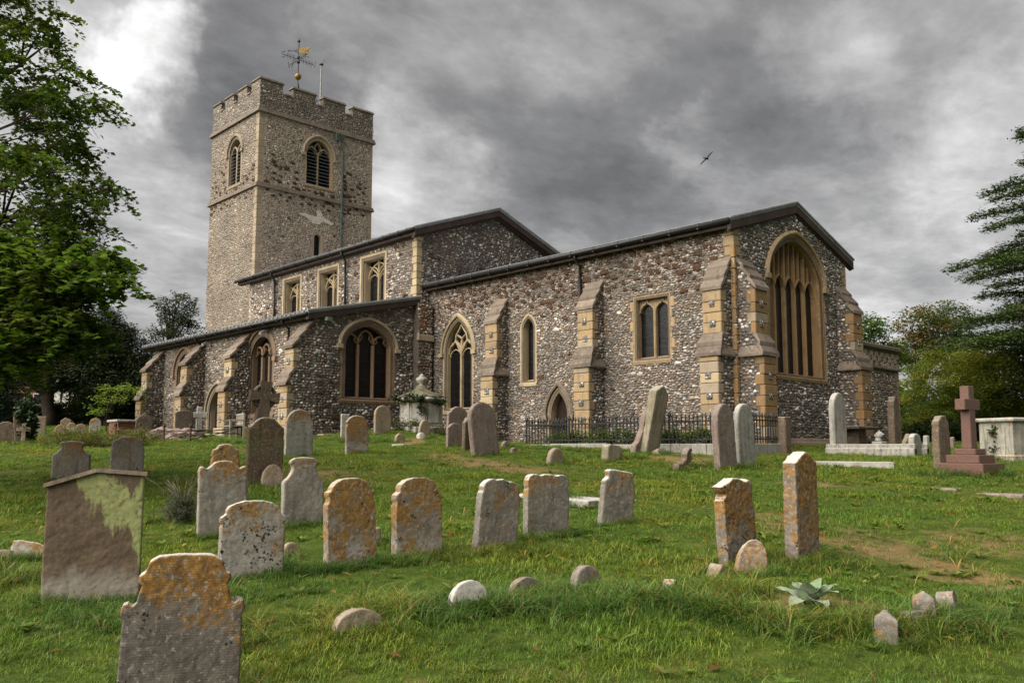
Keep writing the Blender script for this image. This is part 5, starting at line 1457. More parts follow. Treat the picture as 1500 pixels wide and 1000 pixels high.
# leaning ledger slab with carved edge
x, y, z, W_, H_ = POSE['M14']
r = empty('leaning_ledger', (x, y, z), 'tall greenish slab leaning steeply right before the railing, propped on a scrolled side stone', 'gravestone', G)
r.rotation_euler = (R(-10), R(6), R(2))
me = stone_mesh('slab', 'peak', .62, 1.93, .26, MS['green'], 23); o = link('slab', me, None, r, (x, y, z)); add_weather(o, 23, .2, .9)
me = stone_mesh('scroll_stone', 'frag', .42, 1.2, .18, MS['mauve'], 23); o = link('scroll_stone', me, None, r, (x, y, z)); o.location = (-.16, -.34, 0); add_weather(o, 23, .2, 1)
STONES.append((x, y, .7, .3, 0, 23))

# crosses ---------------------------------------------------------
def celtic():
    x, y, z, _, H = POSE['M2']
    r = empty('celtic_cross', (x, y, z), 'tall dark ringed stone cross leaning right behind the dark brown headstone', 'cross')
    r.rotation_euler = (R(-5), 0, R(-12)); mt = MS['brown']
    bm = bmesh.new()
    def pr(pts, t):
        a = [bm.verts.new((t / 2, p[0], p[1])) for p in pts]; b_ = [bm.verts.new((-t / 2, p[0], p[1])) for p in pts]; n = len(pts)
        bm.faces.new(a); bm.faces.new(b_[::-1])
        for i in range(n): bm.faces.new((a[i], b_[i], b_[(i + 1) % n], a[(i + 1) % n]))
    pr([(-.21, -.2), (.21, -.2), (.12, 1.3), (.075, H - .28), (.12, H), (-.12, H), (-.075, H - .28), (-.12, 1.3)], .17)
    pr([(-.29, H - .41), (-.1, H - .37), (.1, H - .37), (.29, H - .41), (.29, H - .19), (.1, H - .23), (-.1, H - .23), (-.29, H - .19)], .165)
    bmesh.ops.recalc_face_normals(bm, faces=bm.faces)
    me = bpy.data.meshes.new('cross_shaft'); bm.to_mesh(me); bm.free(); me.materials.append(mt)
    link('cross_shaft', me, None, r, (x, y, z))
    q = MB(); n = 28
    pts = [Vector((x, y + .215 * math.cos(a), z + H - .30 + .215 * math.sin(a))) for a in np.linspace(0, 2 * math.pi, n + 1)]
    q.tube(pts, .045, 6, False); q.obj('cross_ring', mt, r, smooth=True)
    STONES.append((x, y, .4, .2, -10, 17))
celtic()
def latin(key, mt, W, H, T, arm, ang, label, steps=(), name='stone_cross', group=None, bw=None):
    x, y, z, _, _ = POSE[key]
    r = empty(name, (x, y, z), label, 'cross', group); r.rotation_euler = (0, 0, R(ang))
    z0 = 0
    for (a, h) in steps:
        q = MB(); q.box(x - a[0] / 2, x + a[0] / 2, y - a[1] / 2, y + a[1] / 2, z + z0 - (.15 if z0 == 0 else 0), z + z0 + h); q.obj('step', mt, r, bevel=.015); z0 += h - .002
    b_ = bw or W; ah = z0 + (H - z0) * .70
    q = MB(); q.hexa([(x - T / 2 * 1.1, y - b_ / 2, z + z0 - (.2 if not steps else 0)), (x + T / 2 * 1.1, y - b_ / 2, z + z0 - (.2 if not steps else 0)), (x + T / 2 * 1.1, y + b_ / 2, z + z0 - (.2 if not steps else 0)), (x - T / 2 * 1.1, y + b_ / 2, z + z0 - (.2 if not steps else 0)),
                     (x - T / 2, y - W / 2, z + H), (x + T / 2, y - W / 2, z + H), (x + T / 2, y + W / 2, z + H), (x - T / 2, y + W / 2, z + H)]); q.obj('cross_shaft', mt, r, bevel=.012)
    q = MB(); q.box(x - T / 2 - .012, x + T / 2 + .012, y - arm / 2, y + arm / 2, z + ah - W * .52, z + ah + W * .52); q.obj('cross_arm', mt, r, bevel=.012)
    STONES.append((x, y, W, T, ang, ds(x, y)[0]))
    return r
latin('M22', MS['granite'], .22, 1.80, .19, .64, -8, 'red granite cross on three granite steps', (((.95, .95), .20), ((.68, .68), .17), ((.44, .44), .13)), 'granite_cross', bw=.25)
latin('L2', MS['white'], .20, 1.16, .15, .56, -16, 'pale grey stone cross on a low base beside the south door', (((.55, .75), .12),), bw=.24)
latin('lcross', MS['tan'], .13, .66, .10, .42, -24, 'small tan stone cross in front of the ivy-covered stone')

# chest tombs, kerbed grave, ledgers -------------------------------
def ledger(key, W, L, h, mt, label, name='ledger_slab', cat='ledger', ang=0, dz=0):
    x, y, z, _, _ = POSE[key]
    bm = bmesh.new(); bmesh.ops.create_cube(bm, size=1); bmesh.ops.scale(bm, vec=(L, W, h + .1), verts=bm.verts)
    me = bpy.data.meshes.new(name); bm.to_mesh(me); bm.free(); me.materials.append(mt)
    o = link(name, me, None, None, (x, y, z + (h - .1) / 2 + dz)); o.rotation_euler = (R(rnd.uniform(-2, 2)), R(rnd.uniform(-1, 2)), R(ang)); add_weather(o, 12, max(.08, h), .7)
    tag(o, label, cat, 'flat ledger slabs')
ledger('ledgA', .68, 1.5, .05, MS['white'], 'pale flat slab lying behind the wavy white-topped headstone', ang=8)
ledger('ledgB', .78, 1.75, .06, MS['white'], 'long white flat slab in front of the kerbed grave', ang=30, dz=.02)
ledger('flatC', .4, .6, .06, MS['white'], 'small white flat slab near the small stones below the tomb')
ledger('flatD', .4, .7, .03, MS['mauve'], 'flat reddish slab in the grass below the granite cross, rightmost')
ledger('flatE', .3, .5, .02, MS['mauve'], 'smaller flat reddish slab in the grass below the granite cross')
stone('rockM', 'lump', 'white', .2, 0, 0, 20, 'pale rounded rock on the bank below the tomb', name='rock', cat='rock', W=.28, H=.2)
stone('capM', 'lump', 'tan', .25, 0, 0, 20, 'tan rubble stone at the foot of the steeply leaning slab', name='rock', cat='rock', W=.4, H=.14, dx=.3, dy=.1)

def kerbed():
    x, y, z, W, H = POSE['M18']
    r = empty('kerbed_grave', (x, y, z), 'white kerbed grave with a tall pointed headstone and matching footstone', 'grave')
    def part(nm, kind, px_, py_, W, H, T, ang):
        me = stone_mesh(nm, kind, W, H, T, MS['pale2'], 23); o = link(nm, me, None, r, (px_, py_, ground(px_, py_))); o.rotation_euler = (0, 0, R(ang)); add_weather(o, 22, T, .5)
    part('headstone', 'gothic', x, y, .78, H, .17, 0)
    fx, fy = x + 2.05, y + .05
    part('footstone', 'shoulder2', fx, fy, .5, .58, .16, 0)
    for sy in (-.42, .42):
        for k, (hh, in_) in enumerate(((.16, 0), (.27, .07))):
            m_ = MB(); zb = ground(x + 1, y) ; m_.box(x - .15, fx + .2, y + sy - .11 + in_ * .7, y + sy + .11 - in_ * .7, zb - .25, zb + hh)
            m_.obj('kerb', MS['pale2'], r, bevel=.012)
    m_ = MB(); zb = ground(x + 1, y); m_.box(x + .05, fx - .05, y - .33, y + .33, zb - .2, zb + .20); m_.obj('ledger', MS['pale'], r, bevel=.01)
kerbed()
def chest_tomb():
    x, y, z, _, _ = POSE['M23']
    x, y = 7.3, 3.1; z = ground(x, y)
    r = empty('chest_tomb', (x, y, z), 'long pale rendered chest tomb with a moulded slab and ivy trails, at the right edge', 'tomb')
    L, W, H = 2.3, .95, .88
    PL = stone_mat('stained_render', (.22, .205, .175), (.37, .35, .31), .06, .1, .2, .85, .1, green=.25)
    m_ = MB(); m_.box(x - W / 2, x + W / 2, y - L / 2, y + L / 2, z - .2, z + H); m_.obj('chest', PL, r, bevel=.01)
    m_ = MB(); m_.box(x - W / 2 - .09, x + W / 2 + .09, y - L / 2 - .09, y + L / 2 + .09, z + H, z + H + .10); m_.obj('top_slab', MS['pale'], r, bevel=.03)
    m_ = MB(); m_.box(x - W / 2 - .06, x + W / 2 + .06, y - L / 2 - .06, y + L / 2 + .06, z - .2, z + .07); m_.obj('plinth', MS['pale'], r, bevel=.02)
    r.rotation_euler = (0, 0, R(-24))
    r.location = (POSE['M23'][0] + .15, POSE['M23'][1] - .35, ground(POSE['M23'][0], POSE['M23'][1]))
    return r
chest_tomb()
def urn_tomb():
    x, y, z, _, _ = POSE['urn']
    r = empty('urn_tomb', (x, y, z), 'white panelled octagonal tomb with a mossy domed roof and stone urn', 'tomb')
    m_ = MB(); m_.box(x - 1.15, x + 1.15, y - 1.15, y + 1.15, z - .4, z + .10); m_.obj('base', MS['white'], r, bevel=.02)
    m_ = MB(); m_.lathe((x, y, z + .1), [(.88, 0), (.88, .08), (.80, .12), (.80, .85), (.80, .95)], 8); m_.obj('body', MS['pale'], r)
    for k in range(8):
        a = 2 * math.pi * (k + 1) / 8; n = Vector((math.cos(a), math.sin(a), 0)); t_ = Vector((-n.y, n.x, 0)); c = Vector((x, y, z)) + n * .742
        m_ = MB(); m_.hexa([c + t_ * u + Vector((0, 0, v)) + n * d for v in (.26, .98) for u, d in ((-.24, -.02), (.24, -.02), (.24, .035), (-.24, .035))]); m_.obj('panel', MS['white'], r, bevel=.01)
    m_ = MB(); m_.lathe((x, y, z + 1.05), [(.82, 0), (.98, .05), (1.0, .10), (.96, .15), (.85, .17)], 8); m_.obj('cornice', MS['white'], r)
    MOSSY = simple('mossy_dome', (.05, .05, .022), (.17, .155, .11), 5, .95, .9, .04)
    m_ = MB(); m_.lathe((x, y, z + 1.2), [(.94, 0), (.82, .09), (.58, .19), (.36, .27), (.24, .37), (.19, .47)], 16); m_.obj('dome', MOSSY, r, smooth=True)
    m_ = MB(); m_.lathe((x, y, z + 1.66), [(.19, 0), (.10, .05), (.09, .08), (.20, .18), (.23, .27), (.16, .33), (.10, .35), (.12, .39), (.05, .44), (.02, .47)], 14); m_.obj('urn', MS['pale'], r, smooth=True)
urn_tomb()
def brick_tomb():
    x, y, z, _, _ = POSE['brick']
    r = empty('brick_tomb', (x, y, z), 'low red brick tomb with a flat stone top, under the trees left of the church', 'tomb')
    BR = new_mat('dark_red_brick'); m, t, b = BR; co = worldco(t)
    bt = t.new('ShaderNodeTexBrick', ins={'Vector': t.new('ShaderNodeMapping', ins={0: co}).outputs[0], 'Scale': 6.0, 'Color1': (.13, .05, .035, 1), 'Color2': (.19, .085, .06, 1), 'Mortar': (.22, .2, .17, 1)}); t.put(b.inputs['Base Color'], t.ramp(t.noise(co, 9, 5), [(.3, (.09, .04, .03)), (.7, (.20, .10, .075))]))
    m_ = MB(); m_.box(x - .5, x + .5, y - .45, y + .45, z - .2, z + .50)
    core = m_.obj('chest', m, r)
    BM = simple('tomb_brick', (.10, .042, .03), (.19, .09, .065), 5, .9, .5)
    for row in range(6):
        for k in range(7):
            yy = y - .45 + (k + .5 * (row % 2)) * .225 + .11
            if yy < y + .40: block('brick', BM, core, (x + .5, yy, z + .045 + row * .08), (.03, .212, .068), (1, 0), .006)
        for k in range(4):
            xx = x - .5 + (k + .5 * (row % 2)) * .235 + .12
            if xx < x + .48: block('brick', BM, core, (xx, y - .45, z + .045 + row * .08), (.212, .03, .068), (1, 0), .006)
    m_ = MB(); m_.box(x - .58, x + .58, y - .53, y + .53, z + .50, z + .60); m_.obj('top_slab', MS['pale'], r, bevel=.02)
brick_tomb()
def stone_table():
    x, y, z, _, _ = POSE['table']; x -= .2
    r = empty('stone_bench', (x, y, z), 'dark stone table tomb standing against the chancel end behind the kerbed grave', 'tomb')
    m_ = MB(); m_.box(x - .45, x + .45, y - .75, y + .75, z + .52, z + .62); m_.obj('top_slab', MS['dark'], r, bevel=.02)
    m_ = MB(); m_.box(x - .22, x + .22, y - .3, y + .3, z - .2, z + .52); m_.obj('pedestal', MS['brown'], r, bevel=.02)
stone_table()
def sculpture():
    x, y, z, _, _ = POSE['sculpt']; x, y = x + .3, y - .35
    r = empty('stone_ornament', (x, y, z), 'small white carved stone ornament on a base in front of the table tomb', 'ornament')
    m_ = MB(); m_.box(x - .16, x + .16, y - .2, y + .2, z - .1, z + .12); m_.obj('base', MS['white'], r, bevel=.02)
    bm = bmesh.new(); bmesh.ops.create_icosphere(bm, subdivisions=3, radius=1)
    for v in bm.verts:
        u = v.co.z; w_ = .13 * (1 - .55 * max(0, u)) * (1 + .35 * math.sin(u * 5)); v.co = Vector((v.co.x * w_, v.co.y * w_ * 1.2 + .05 * math.sin(u * 3), u * .2))
        v.co += Vector((1, 1, 1)) * .02 * noise.noise(v.co * 14)
    me = bpy.data.meshes.new('figure'); bm.to_mesh(me); bm.free(); me.materials.append(MS['white']); link('figure', me, None, r, (x, y, z + .29))
sculpture()

# iron railing round the plot by the priest's door ------------------
def railing():
    yA = -2.2; x0, x1 = -6.6, 1.55
    r = empty('iron_railing', (x0, yA, ground(x0, yA)), 'black spiked iron railing on a pale stone kerb below the chancel windows', 'railing')
    zt = 1.62
    KB = MS['pale2']
    runs = [((x0, yA), (x1, yA)), ((x1, yA), (x1, -.25)), ((x0, yA), (x0, -.1))]
    for (a, b_) in runs:
        n = max(1, int(math.hypot(b_[0] - a[0], b_[1] - a[1]) / 1.15))
        for i in range(n):
            p = Vector((*a, 0)).lerp(Vector((*b_, 0)), i / n); q = Vector((*a, 0)).lerp(Vector((*b_, 0)), (i + 1) / n)
            d = (q - p).normalized() * .006; s = Vector((-d.y, d.x, 0)).normalized() * .10; u = rnd.uniform(-.02, .02)
            m_ = MB(); m_.hexa([p + d - s + Vector((0, 0, .9)), q - d - s + Vector((0, 0, .9)), q - d + s + Vector((0, 0, .9)), p + d + s + Vector((0, 0, .9)), p + d - s + Vector((0, 0, zt + u)), q - d - s + Vector((0, 0, zt + u)), q - d + s + Vector((0, 0, zt + u)), p + d + s + Vector((0, 0, zt + u))]); m_.obj('kerb_stone', KB, r, bevel=.01)
    bar_me = None
    for (a, b_) in runs:
        L = math.hypot(b_[0] - a[0], b_[1] - a[1]); n = int(L / .135)
        A = Vector((*a, 0)); B = Vector((*b_, 0))
        for zz in (zt + .12, zt + .62):
            m_ = MB(); m_.tube([A + Vector((0, 0, zz)), B + Vector((0, 0, zz))], .024, 4); m_.obj('rail', IRON, r)
        if L > 2:
            m_ = MB()
            for i in range(n):      # ornamental rings under the top rail
                c = A.lerp(B, (i + .5) / n) + Vector((0, 0, zt + .56)); d = (B - A).normalized()
                m_.tube([c + d * .05 * math.cos(t_) + Vector((0, 0, .05 * math.sin(t_))) for t_ in np.linspace(0, 6.28, 9)], .009, 4, False)
            m_.obj('scrollwork', IRON, r, kind='stuff')
        for i in range(n + 1):
            p = A.lerp(B, i / n)
            post = i % 14 == 0
            if bar_me is None:
                m_ = MB(); m_.tube([(0, 0, 0), (0, 0, .72)], .018, 5); m_.lathe((0, 0, .72), [(.016, 0), (.034, .025), (.028, .06), (.003, .15)], 6)
                bar_me = bpy.data.meshes.new('bar'); bar_me.from_pydata(m_.v, [], m_.f); bar_me.materials.append(IRON)
            o = link('railing_post' if post else 'bar', bar_me, None, r, (p.x, p.y, zt - .02))
            o.rotation_euler = (rnd.uniform(-.02, .02), rnd.uniform(-.02, .02), 0)
            if post: o.scale = (1.9, 1.9, 1.08)
    m_ = MB(); m_.box(x1 + .02, x1 + .26, -.6, -.3, 1.0, 2.35); m_.obj('end_post', MS['brown'], r, bevel=.02)
railing()
def rusty_fence():
    A = Vector((-18.2, -11.2, 0)); B = Vector((-14.95, -9.9, 0)); C = B + Vector((-1.5, 2.6, 0))
    r = empty('rusty_grave_rail', (A.x, A.y, ground(A.x, A.y)), 'low twisted rusty iron grave rail left of the church door', 'railing')
    posts = [A.lerp(B, t_) for t_ in (0, .33, .66, 1)] + [C]
    for p in posts:
        g = ground(p.x, p.y); m_ = MB(); m_.tube([(p.x, p.y, g - .1), (p.x + rnd.uniform(-.04, .04), p.y, g + .52)], .035, 6); m_.lathe((p.x, p.y, g + .5), [(.03, 0), (.06, .04), (.05, .09), (.01, .14)], 7); m_.obj('railing_post', RUST, r)
    for i in range(4):
        p, q = posts[i], posts[i + 1]
        for h0, h1, sag in ((.42, .42, .05), (.40, .12, -.02), (.12, .40, .02)):
            pts = []
            for t_ in np.linspace(0, 1, 9):
                v = p.lerp(q, t_); pts.append((v.x, v.y, ground(v.x, v.y) + h0 + (h1 - h0) * t_ - sag * math.sin(t_ * math.pi) + .015 * math.sin(t_ * 20 + i)))
            m_ = MB(); m_.tube(pts, .018, 5); m_.obj('rail', RUST, r)
rusty_fence()
def bench():
    x, y, z, _, _ = POSE['bench']
    WD = simple('grey_weathered_wood', (.20, .175, .145), (.31, .28, .24), 14, .85, .4)
    r = empty('wooden_bench', (x, y, z), 'weathered grey wooden bench by the south door', 'bench')
    L = 1.08
    for sx in (-1, 1):
        for d, h in ((-.24, .62), (.24, .88)):
            m_ = MB(); m_.box(x + sx * L / 2 - .035, x + sx * L / 2 + .035, y + d - .035, y + d + .035, z - .05, z + h); m_.obj('leg', WD, r, bevel=.006)
        m_ = MB(); m_.box(x + sx * L / 2 - .04, x + sx * L / 2 + .04, y - .30, y + .24, z + .62, z + .67); m_.obj('armrest', WD, r, bevel=.006)
    for k in range(5):
        m_ = MB(); yy = y - .25 + k * .11; m_.box(x - L / 2, x + L / 2, yy, yy + .09, z + .42, z + .45); m_.obj('seat_slat', WD, r)
    for k in range(9):
        m_ = MB(); xx = x - L / 2 + .1 + k * (L - .2) / 8; m_.box(xx - .025, xx + .025, y + .23, y + .255, z + .46, z + .84); m_.obj('back_slat', WD, r)
    for zz in (.84, .50):
        m_ = MB(); m_.box(x - L / 2, x + L / 2, y + .215, y + .265, z + zz, z + zz + .06); m_.obj('back_rail', WD, r, bevel=.006)
    r.rotation_euler = (0, 0, R(-14))
bench()
def rubble():
    for i, (px_, py_, s, lb) in enumerate(((-18.3, -9.3, .75, 'pale pinkish rubble heap left of the dark headstone'), (-17.4, -8.9, .6, 'smaller pinkish rubble heap beside the dark headstone'))):
        bm = bmesh.new(); bmesh.ops.create_icosphere(bm, subdivisions=3, radius=1)
        for v in bm.verts: v.co *= 1 + .5 * noise.noise(v.co * 2.2 + Vector((i * 5, 0, 0))); v.co = Vector((v.co.x * s, v.co.y * s * 1.1, v.co.z * .33))
        me = bpy.data.meshes.new('rubble_heap'); bm.to_mesh(me); bm.free()
        o = link('rubble_heap', me, MS['mauve'], None, (px_, py_, ground(px_, py_) + .02)); tag(o, lb, 'rubble')
rubble()
# ================================================================== TREES AND PLANTS
def leaf_mat(name, transl=.35, rough=.6, var=.25):
    m = bpy.data.materials.new(name); m.use_nodes = True; t = NT(m.node_tree); t.n.clear()
    a = t.new('ShaderNodeAttribute', attribute_name='col').outputs['Color']
    d = t.new('ShaderNodeBsdfPrincipled'); t.put(d.inputs['Base Color'], a); d.inputs['Roughness'].default_value = rough; d.inputs['Specular IOR Level'].default_value = .3
    tr = t.new('ShaderNodeBsdfTranslucent', ins={0: t.mix(1.0, a, (1.25, 1.25, .7), 'MULTIPLY')})
    mx_ = t.new('ShaderNodeMixShader', ins={0: transl, 1: d.outputs[0], 2: tr.outputs[0]})
    t.new('ShaderNodeOutputMaterial', ins={0: mx_.outputs[0]})
    return m
LEAF = leaf_mat('leaf', .48); NEEDLE = leaf_mat('needle', .12, .7); IVYL = leaf_mat('ivy_leaf', .15, .4)
BARK = simple('tree_bark', (.030, .024, .018), (.075, .060, .046), 9, .95, .9, .03)
def leaf_mesh(name, C, size, cols, up=.6, ratio=.5, seed=0, droop=.3):
    """one folded leaf blade at every centre; size: array or number"""
    r_ = np.random.default_rng(seed); N = len(C); size = np.broadcast_to(np.asarray(size, float), (N,))[:, None]
    nrm = r_.normal(0, 1, (N, 3)); nrm /= np.linalg.norm(nrm, axis=1)[:, None]; nrm[:, 2] = np.abs(nrm[:, 2]); nrm += np.array([[0, 0, up * 1.6]]); nrm /= np.linalg.norm(nrm, axis=1)[:, None]
    d = r_.normal(0, 1, (N, 3)); d[:, 2] -= droop; d -= nrm * (d * nrm).sum(1)[:, None]; d /= np.linalg.norm(d, axis=1)[:, None]
    s = np.cross(nrm, d)
    b0 = C - d * size * .5; tip = C + d * size * .5
    mid = C - d * size * .05 + nrm * size * .10
    l = mid + s * size * ratio * .5; rr = mid - s * size * ratio * .5
    V = np.stack([b0, rr, tip, l], 1).reshape(-1, 3)
    loops = np.arange(N * 4); sizes = np.full(N, 4)
    return np_mesh(name, V, loops, sizes, np.repeat(cols, 4, 0))
def blob_points(blobs, n, shell=2.2, r_=None):
    r_ = r_ or rng
    vol = np.array([b_[3] * b_[4] * b_[5] for b_ in blobs]) ** .75; k = r_.choice(len(blobs), n, p=vol / vol.sum())
    B = np.array(blobs)[k]
    u = r_.normal(0, 1, (n, 3)); u /= np.linalg.norm(u, axis=1)[:, None]; rad = r_.random(n) ** (1 / (3 * shell / 2))
    off = u * rad[:, None]
    f = np.array([FX, FY, 0]); rt = np.array([RX, RY, 0])
    return np.stack([B[:, 0], B[:, 1], B[:, 2]], 1) + rt[None] * (off[:, 0] * B[:, 3])[:, None] + f[None] * (off[:, 1] * B[:, 4])[:, None] + np.array([[0, 0, 1]]) * (off[:, 2] * B[:, 5])[:, None]
def mk_blobs(D0, blobs):     # (dD, s, z, rs, rd, rz) -> world
    out = []
    for dD, s, z, rs, rd, rz in blobs:
        x, y = at(D0 + dD, s); out.append((x, y, z, rs, rd, rz))
    return out
def tree(name, label, cat, D0, s0, blobs, ncl, per, csize, lsize, pal, trunk_r, seed, group=None, up=.6, flat=.55, ratio=.5, mat=None, limbs=14, shell=2.2, twigs=True, lean=(0, 0), ztop=None, spray=False, droop=.3):
    r_ = np.random.default_rng(seed); rn = random.Random(seed)
    bx, by = at(D0, s0); bz = ground(bx, by)
    root = empty(name, (bx, by, bz), label, cat, group)
    W_ = mk_blobs(D0, blobs)
    cc = blob_points(W_, ncl, shell, r_)
    spr = []
    if spray:
        nt = 7; pt = per // nt
        d = r_.normal(0, 1, (ncl, nt, 3)); d[:, :, 2] = d[:, :, 2] * .35 - .25; d /= np.linalg.norm(d, axis=2)[:, :, None]
        L = csize * r_.uniform(1.1, 2.6, (ncl, nt, 1))
        t_ = np.sort(r_.random((ncl, nt, pt, 1)), axis=2) * .9 + .1
        C = cc[:, None, None] + d[:, :, None] * L[:, :, None] * t_ + np.array([0, 0, -1]) * (L[:, :, None] * .35 * t_ ** 2) + r_.normal(0, .035, (ncl, nt, pt, 3))
        for i in range(ncl):
            for j in range(nt): spr.append([cc[i] + d[i, j] * L[i, j] * q + np.array([0, 0, -1]) * L[i, j] * .35 * q * q for q in (0, .5, 1)])
        per = nt * pt; C = C.reshape(-1, 3)
    else:
        C = np.repeat(cc, per, 0) + np.clip(r_.normal(0, 1, (ncl * per, 3)), -1.7, 1.7) * np.array([[csize, csize, csize * flat]])
    pc = np.array(pal); base = pc[r_.integers(0, len(pal), ncl)]
    cols = np.repeat(base, per, 0) * r_.uniform(.7, 1.3, (ncl * per, 1)) * r_.uniform(.93, 1.07, (ncl * per, 3))
    me = leaf_mesh('crown', C - np.array([[bx, by, bz]]), lsize * r_.uniform(.7, 1.3, len(C)), cols, up, ratio, seed, droop)
    o = link('crown', me, mat or LEAF, root); o['kind'] = 'stuff'
    # trunk and limbs
    zt = ztop or max(b_[2] for b_ in W_)
    topx = bx + lean[0]; topy = by + lean[1]
    m_ = MB(); pts = []
    for i in range(8):
        t_ = i / 7; pts.append((bx + (topx - bx) * t_ + .12 * math.sin(i * 1.7 + seed) * min(1, trunk_r * 4), by + (topy - by) * t_ + .12 * math.cos(i * 2.1 + seed) * min(1, trunk_r * 4), bz - .3 + (zt - bz + .3) * t_))
    m_.tube(pts, [trunk_r * (1.35 if i == 0 else 1 - .85 * i / 7) for i in range(8)], 9)
    m_.obj('trunk', BARK, root, smooth=True)
    m_ = MB()
    order = r_.permutation(ncl)[:limbs * (4 if twigs else 1)]
    tips = []
    for j, k in enumerate(order[:limbs]):
        c = Vector(cc[k]); t_ = min(.95, max(.15, (c.z - bz) / (zt - bz) * .62)); i = t_ * 7; i0 = min(6, int(i))
        p = Vector(pts[i0]).lerp(Vector(pts[i0 + 1]), i - i0); mid = p.lerp(c, .5) + Vector((rn.uniform(-.2, .2), rn.uniform(-.2, .2), .25 * (c - p).length * .5))
        r0 = trunk_r * .42 * (1 - t_ * .6)
        q = p.lerp(mid, .5) + Vector((0, 0, .05)); q2 = mid.lerp(c, .5)
        m_.tube([p, q, mid, q2, c], [r0, r0 * .8, r0 * .6, r0 * .35, r0 * .12], 5); tips.append((mid, q2, r0))
    if twigs and tips:
        for k in order[limbs:]:
            c = Vector(cc[k]); best = min(tips, key=lambda q: (q[1] - c).length); p = best[1] if rn.random() < .6 else best[0]
            mid = p.lerp(c, .5) + Vector((rn.uniform(-.15, .15), rn.uniform(-.15, .15), .1)); m_.tube([p, mid, c], [best[2] * .3, best[2] * .2, best[2] * .06], 4, False)
    for q in spr: m_.tube([tuple(p) for p in q], [.009, .006, .003], 3, False)
    if m_.v: m_.obj('limb', BARK, root, kind='stuff')
    return root
GN_ = [(.066, .115, .017), (.09, .15, .023), (.12, .18, .028), (.07, .112, .024), (.145, .195, .034)]
DKG = [(.012, .022, .007), (.018, .030, .009), (.026, .042, .010), (.016, .024, .010)]
# near tree on the left, trunk outside the frame
tree('maple_tree', 'large leafy tree overhanging the left edge, nearest the camera', 'tree', 16, -11.6,
     [(0, -11.1, 10.6, 2.1, 2.2, 2.0), (0, -10.6, 8.3, 2.5, 2.4, 1.4), (0, -10.2, 6.3, 2.7, 2.4, 1.2), (-.6, -9.9, 4.7, 2.2, 2.2, 1.35), (-.8, -8.5, 4.5, 1.0, 1.0, .8), (-.6, -9.7, 3.75, 1.7, 1.6, .9), (0, -11.6, 13.0, 2.0, 2.0, 1.5)],
     430, 126, .30, .115, GN_, .30, 3, up=.8, flat=.5, ratio=.62, limbs=22, droop=.5, spray=True)
tree('maple_tree', 'slender leafy tree whose boughs reach out across the sky, right of the largest tree', 'tree', 15.4, -12.4,
     [(0, -7.9, 5.0, .55, .5, .3), (0, -7.35, 4.85, .45, .4, .22), (.1, -8.4, 7.9, .35, .4, .8), (0, -8.3, 6.4, .5, .5, .35), (0, -8.4, 5.6, .6, .5, .3)],
     52, 70, .16, .10, GN_[:4], .16, 5, up=.6, flat=.5, ratio=.55, limbs=9, ztop=9, droop=.5, spray=True)
tree('maple_tree', 'low spreading light-green maple boughs hanging in front of the dark yews', 'tree', 13, -10.2,
     [(0, -8.3, 4.1, 1.3, 1.1, .85), (0, -7.3, 4.05, 1.1, 1.0, .75), (.2, -6.5, 4.3, .7, .6, .42), (0, -8.0, 3.2, 1.0, .9, .5), (0, -7.0, 3.35, .7, .7, .35)],
     150, 84, .24, .145, [(.062, .112, .016), (.088, .148, .022), (.115, .172, .028), (.072, .122, .018), (.135, .18, .04)], .18, 6, up=1.0, flat=.45, ratio=.75, limbs=14, ztop=5.5, droop=.6, spray=True)
# yews and conifers on the left
LT = 'dark trees left of the church'
tree('yew_tree', 'massive dark yew tree with a bare trunk left of the church', 'tree', 50, -27.2, [(0, -30, 7.0, 5.5, 3.5, 2.6), (0, -25, 5.9, 3.6, 3, 1.4), (0, -33, 6.2, 4, 3, 2.6), (1, -27, 8.2, 3.4, 3, 1.7)], 520, 90, .45, .22, DKG, .45, 11, LT, up=.5, ratio=.35, mat=NEEDLE, limbs=14)
tree('yew_tree', 'pointed dark conifer against the church, left of the aisle', 'tree', 51, -24.0, [(0, -23.8, 4.7, 2.8, 2.6, 1.5), (0, -23.7, 6.3, 2.1, 2.0, 1.3), (0, -24.1, 8.0, 1.3, 1.2, 1.0), (0, -24.3, 9.3, .55, .6, .9), (0, -22.4, 7.4, .4, .4, .9)], 460, 90, .36, .20, DKG, .4, 12, LT, up=.4, ratio=.3, mat=NEEDLE, limbs=10)
tree('cypress_tree', 'narrow dark blue-green cypress at the left edge', 'tree', 38, -23.4, [(0, -23.3, 4.2, 1.05, 1, 2.1), (0, -23.4, 6.4, .8, .8, 1.6)], 200, 90, .24, .16, [(.012, .026, .016), (.018, .034, .020), (.024, .042, .026)], .25, 13, LT, up=.2, ratio=.3, mat=NEEDLE, limbs=4)
tree('bare_topped_tree', 'open-crowned small-leaved tree standing alone against the sky left of the tower', 'tree', 72, -29.2, [(0, -28.6, 13.2, 1.7, 1.6, 1.6), (0, -28.6, 11.2, 2.3, 2.0, 1.5), (0, -28.9, 9.2, 2.5, 2.2, 1.4), (0, -26.8, 9.6, .7, .7, .5)], 250, 34, .30, .22, [(.020, .030, .014), (.030, .042, .018), (.040, .048, .02)], .28, 14, LT, up=.4, limbs=26)
# light-leaved sapling by the brick tomb
tree('sapling', 'young light-green leafy sapling behind the brick tomb', 'shrub', 40, -19.0, [(0, -18.9, 4.0, .9, .6, .5), (0, -17.9, 4.1, .6, .5, .45), (0, -19.4, 3.4, .5, .4, .4)], 40, 20, .16, .15, [(.16, .23, .04), (.22, .28, .06), (.10, .16, .03)], .05, 15, up=.7, limbs=8)
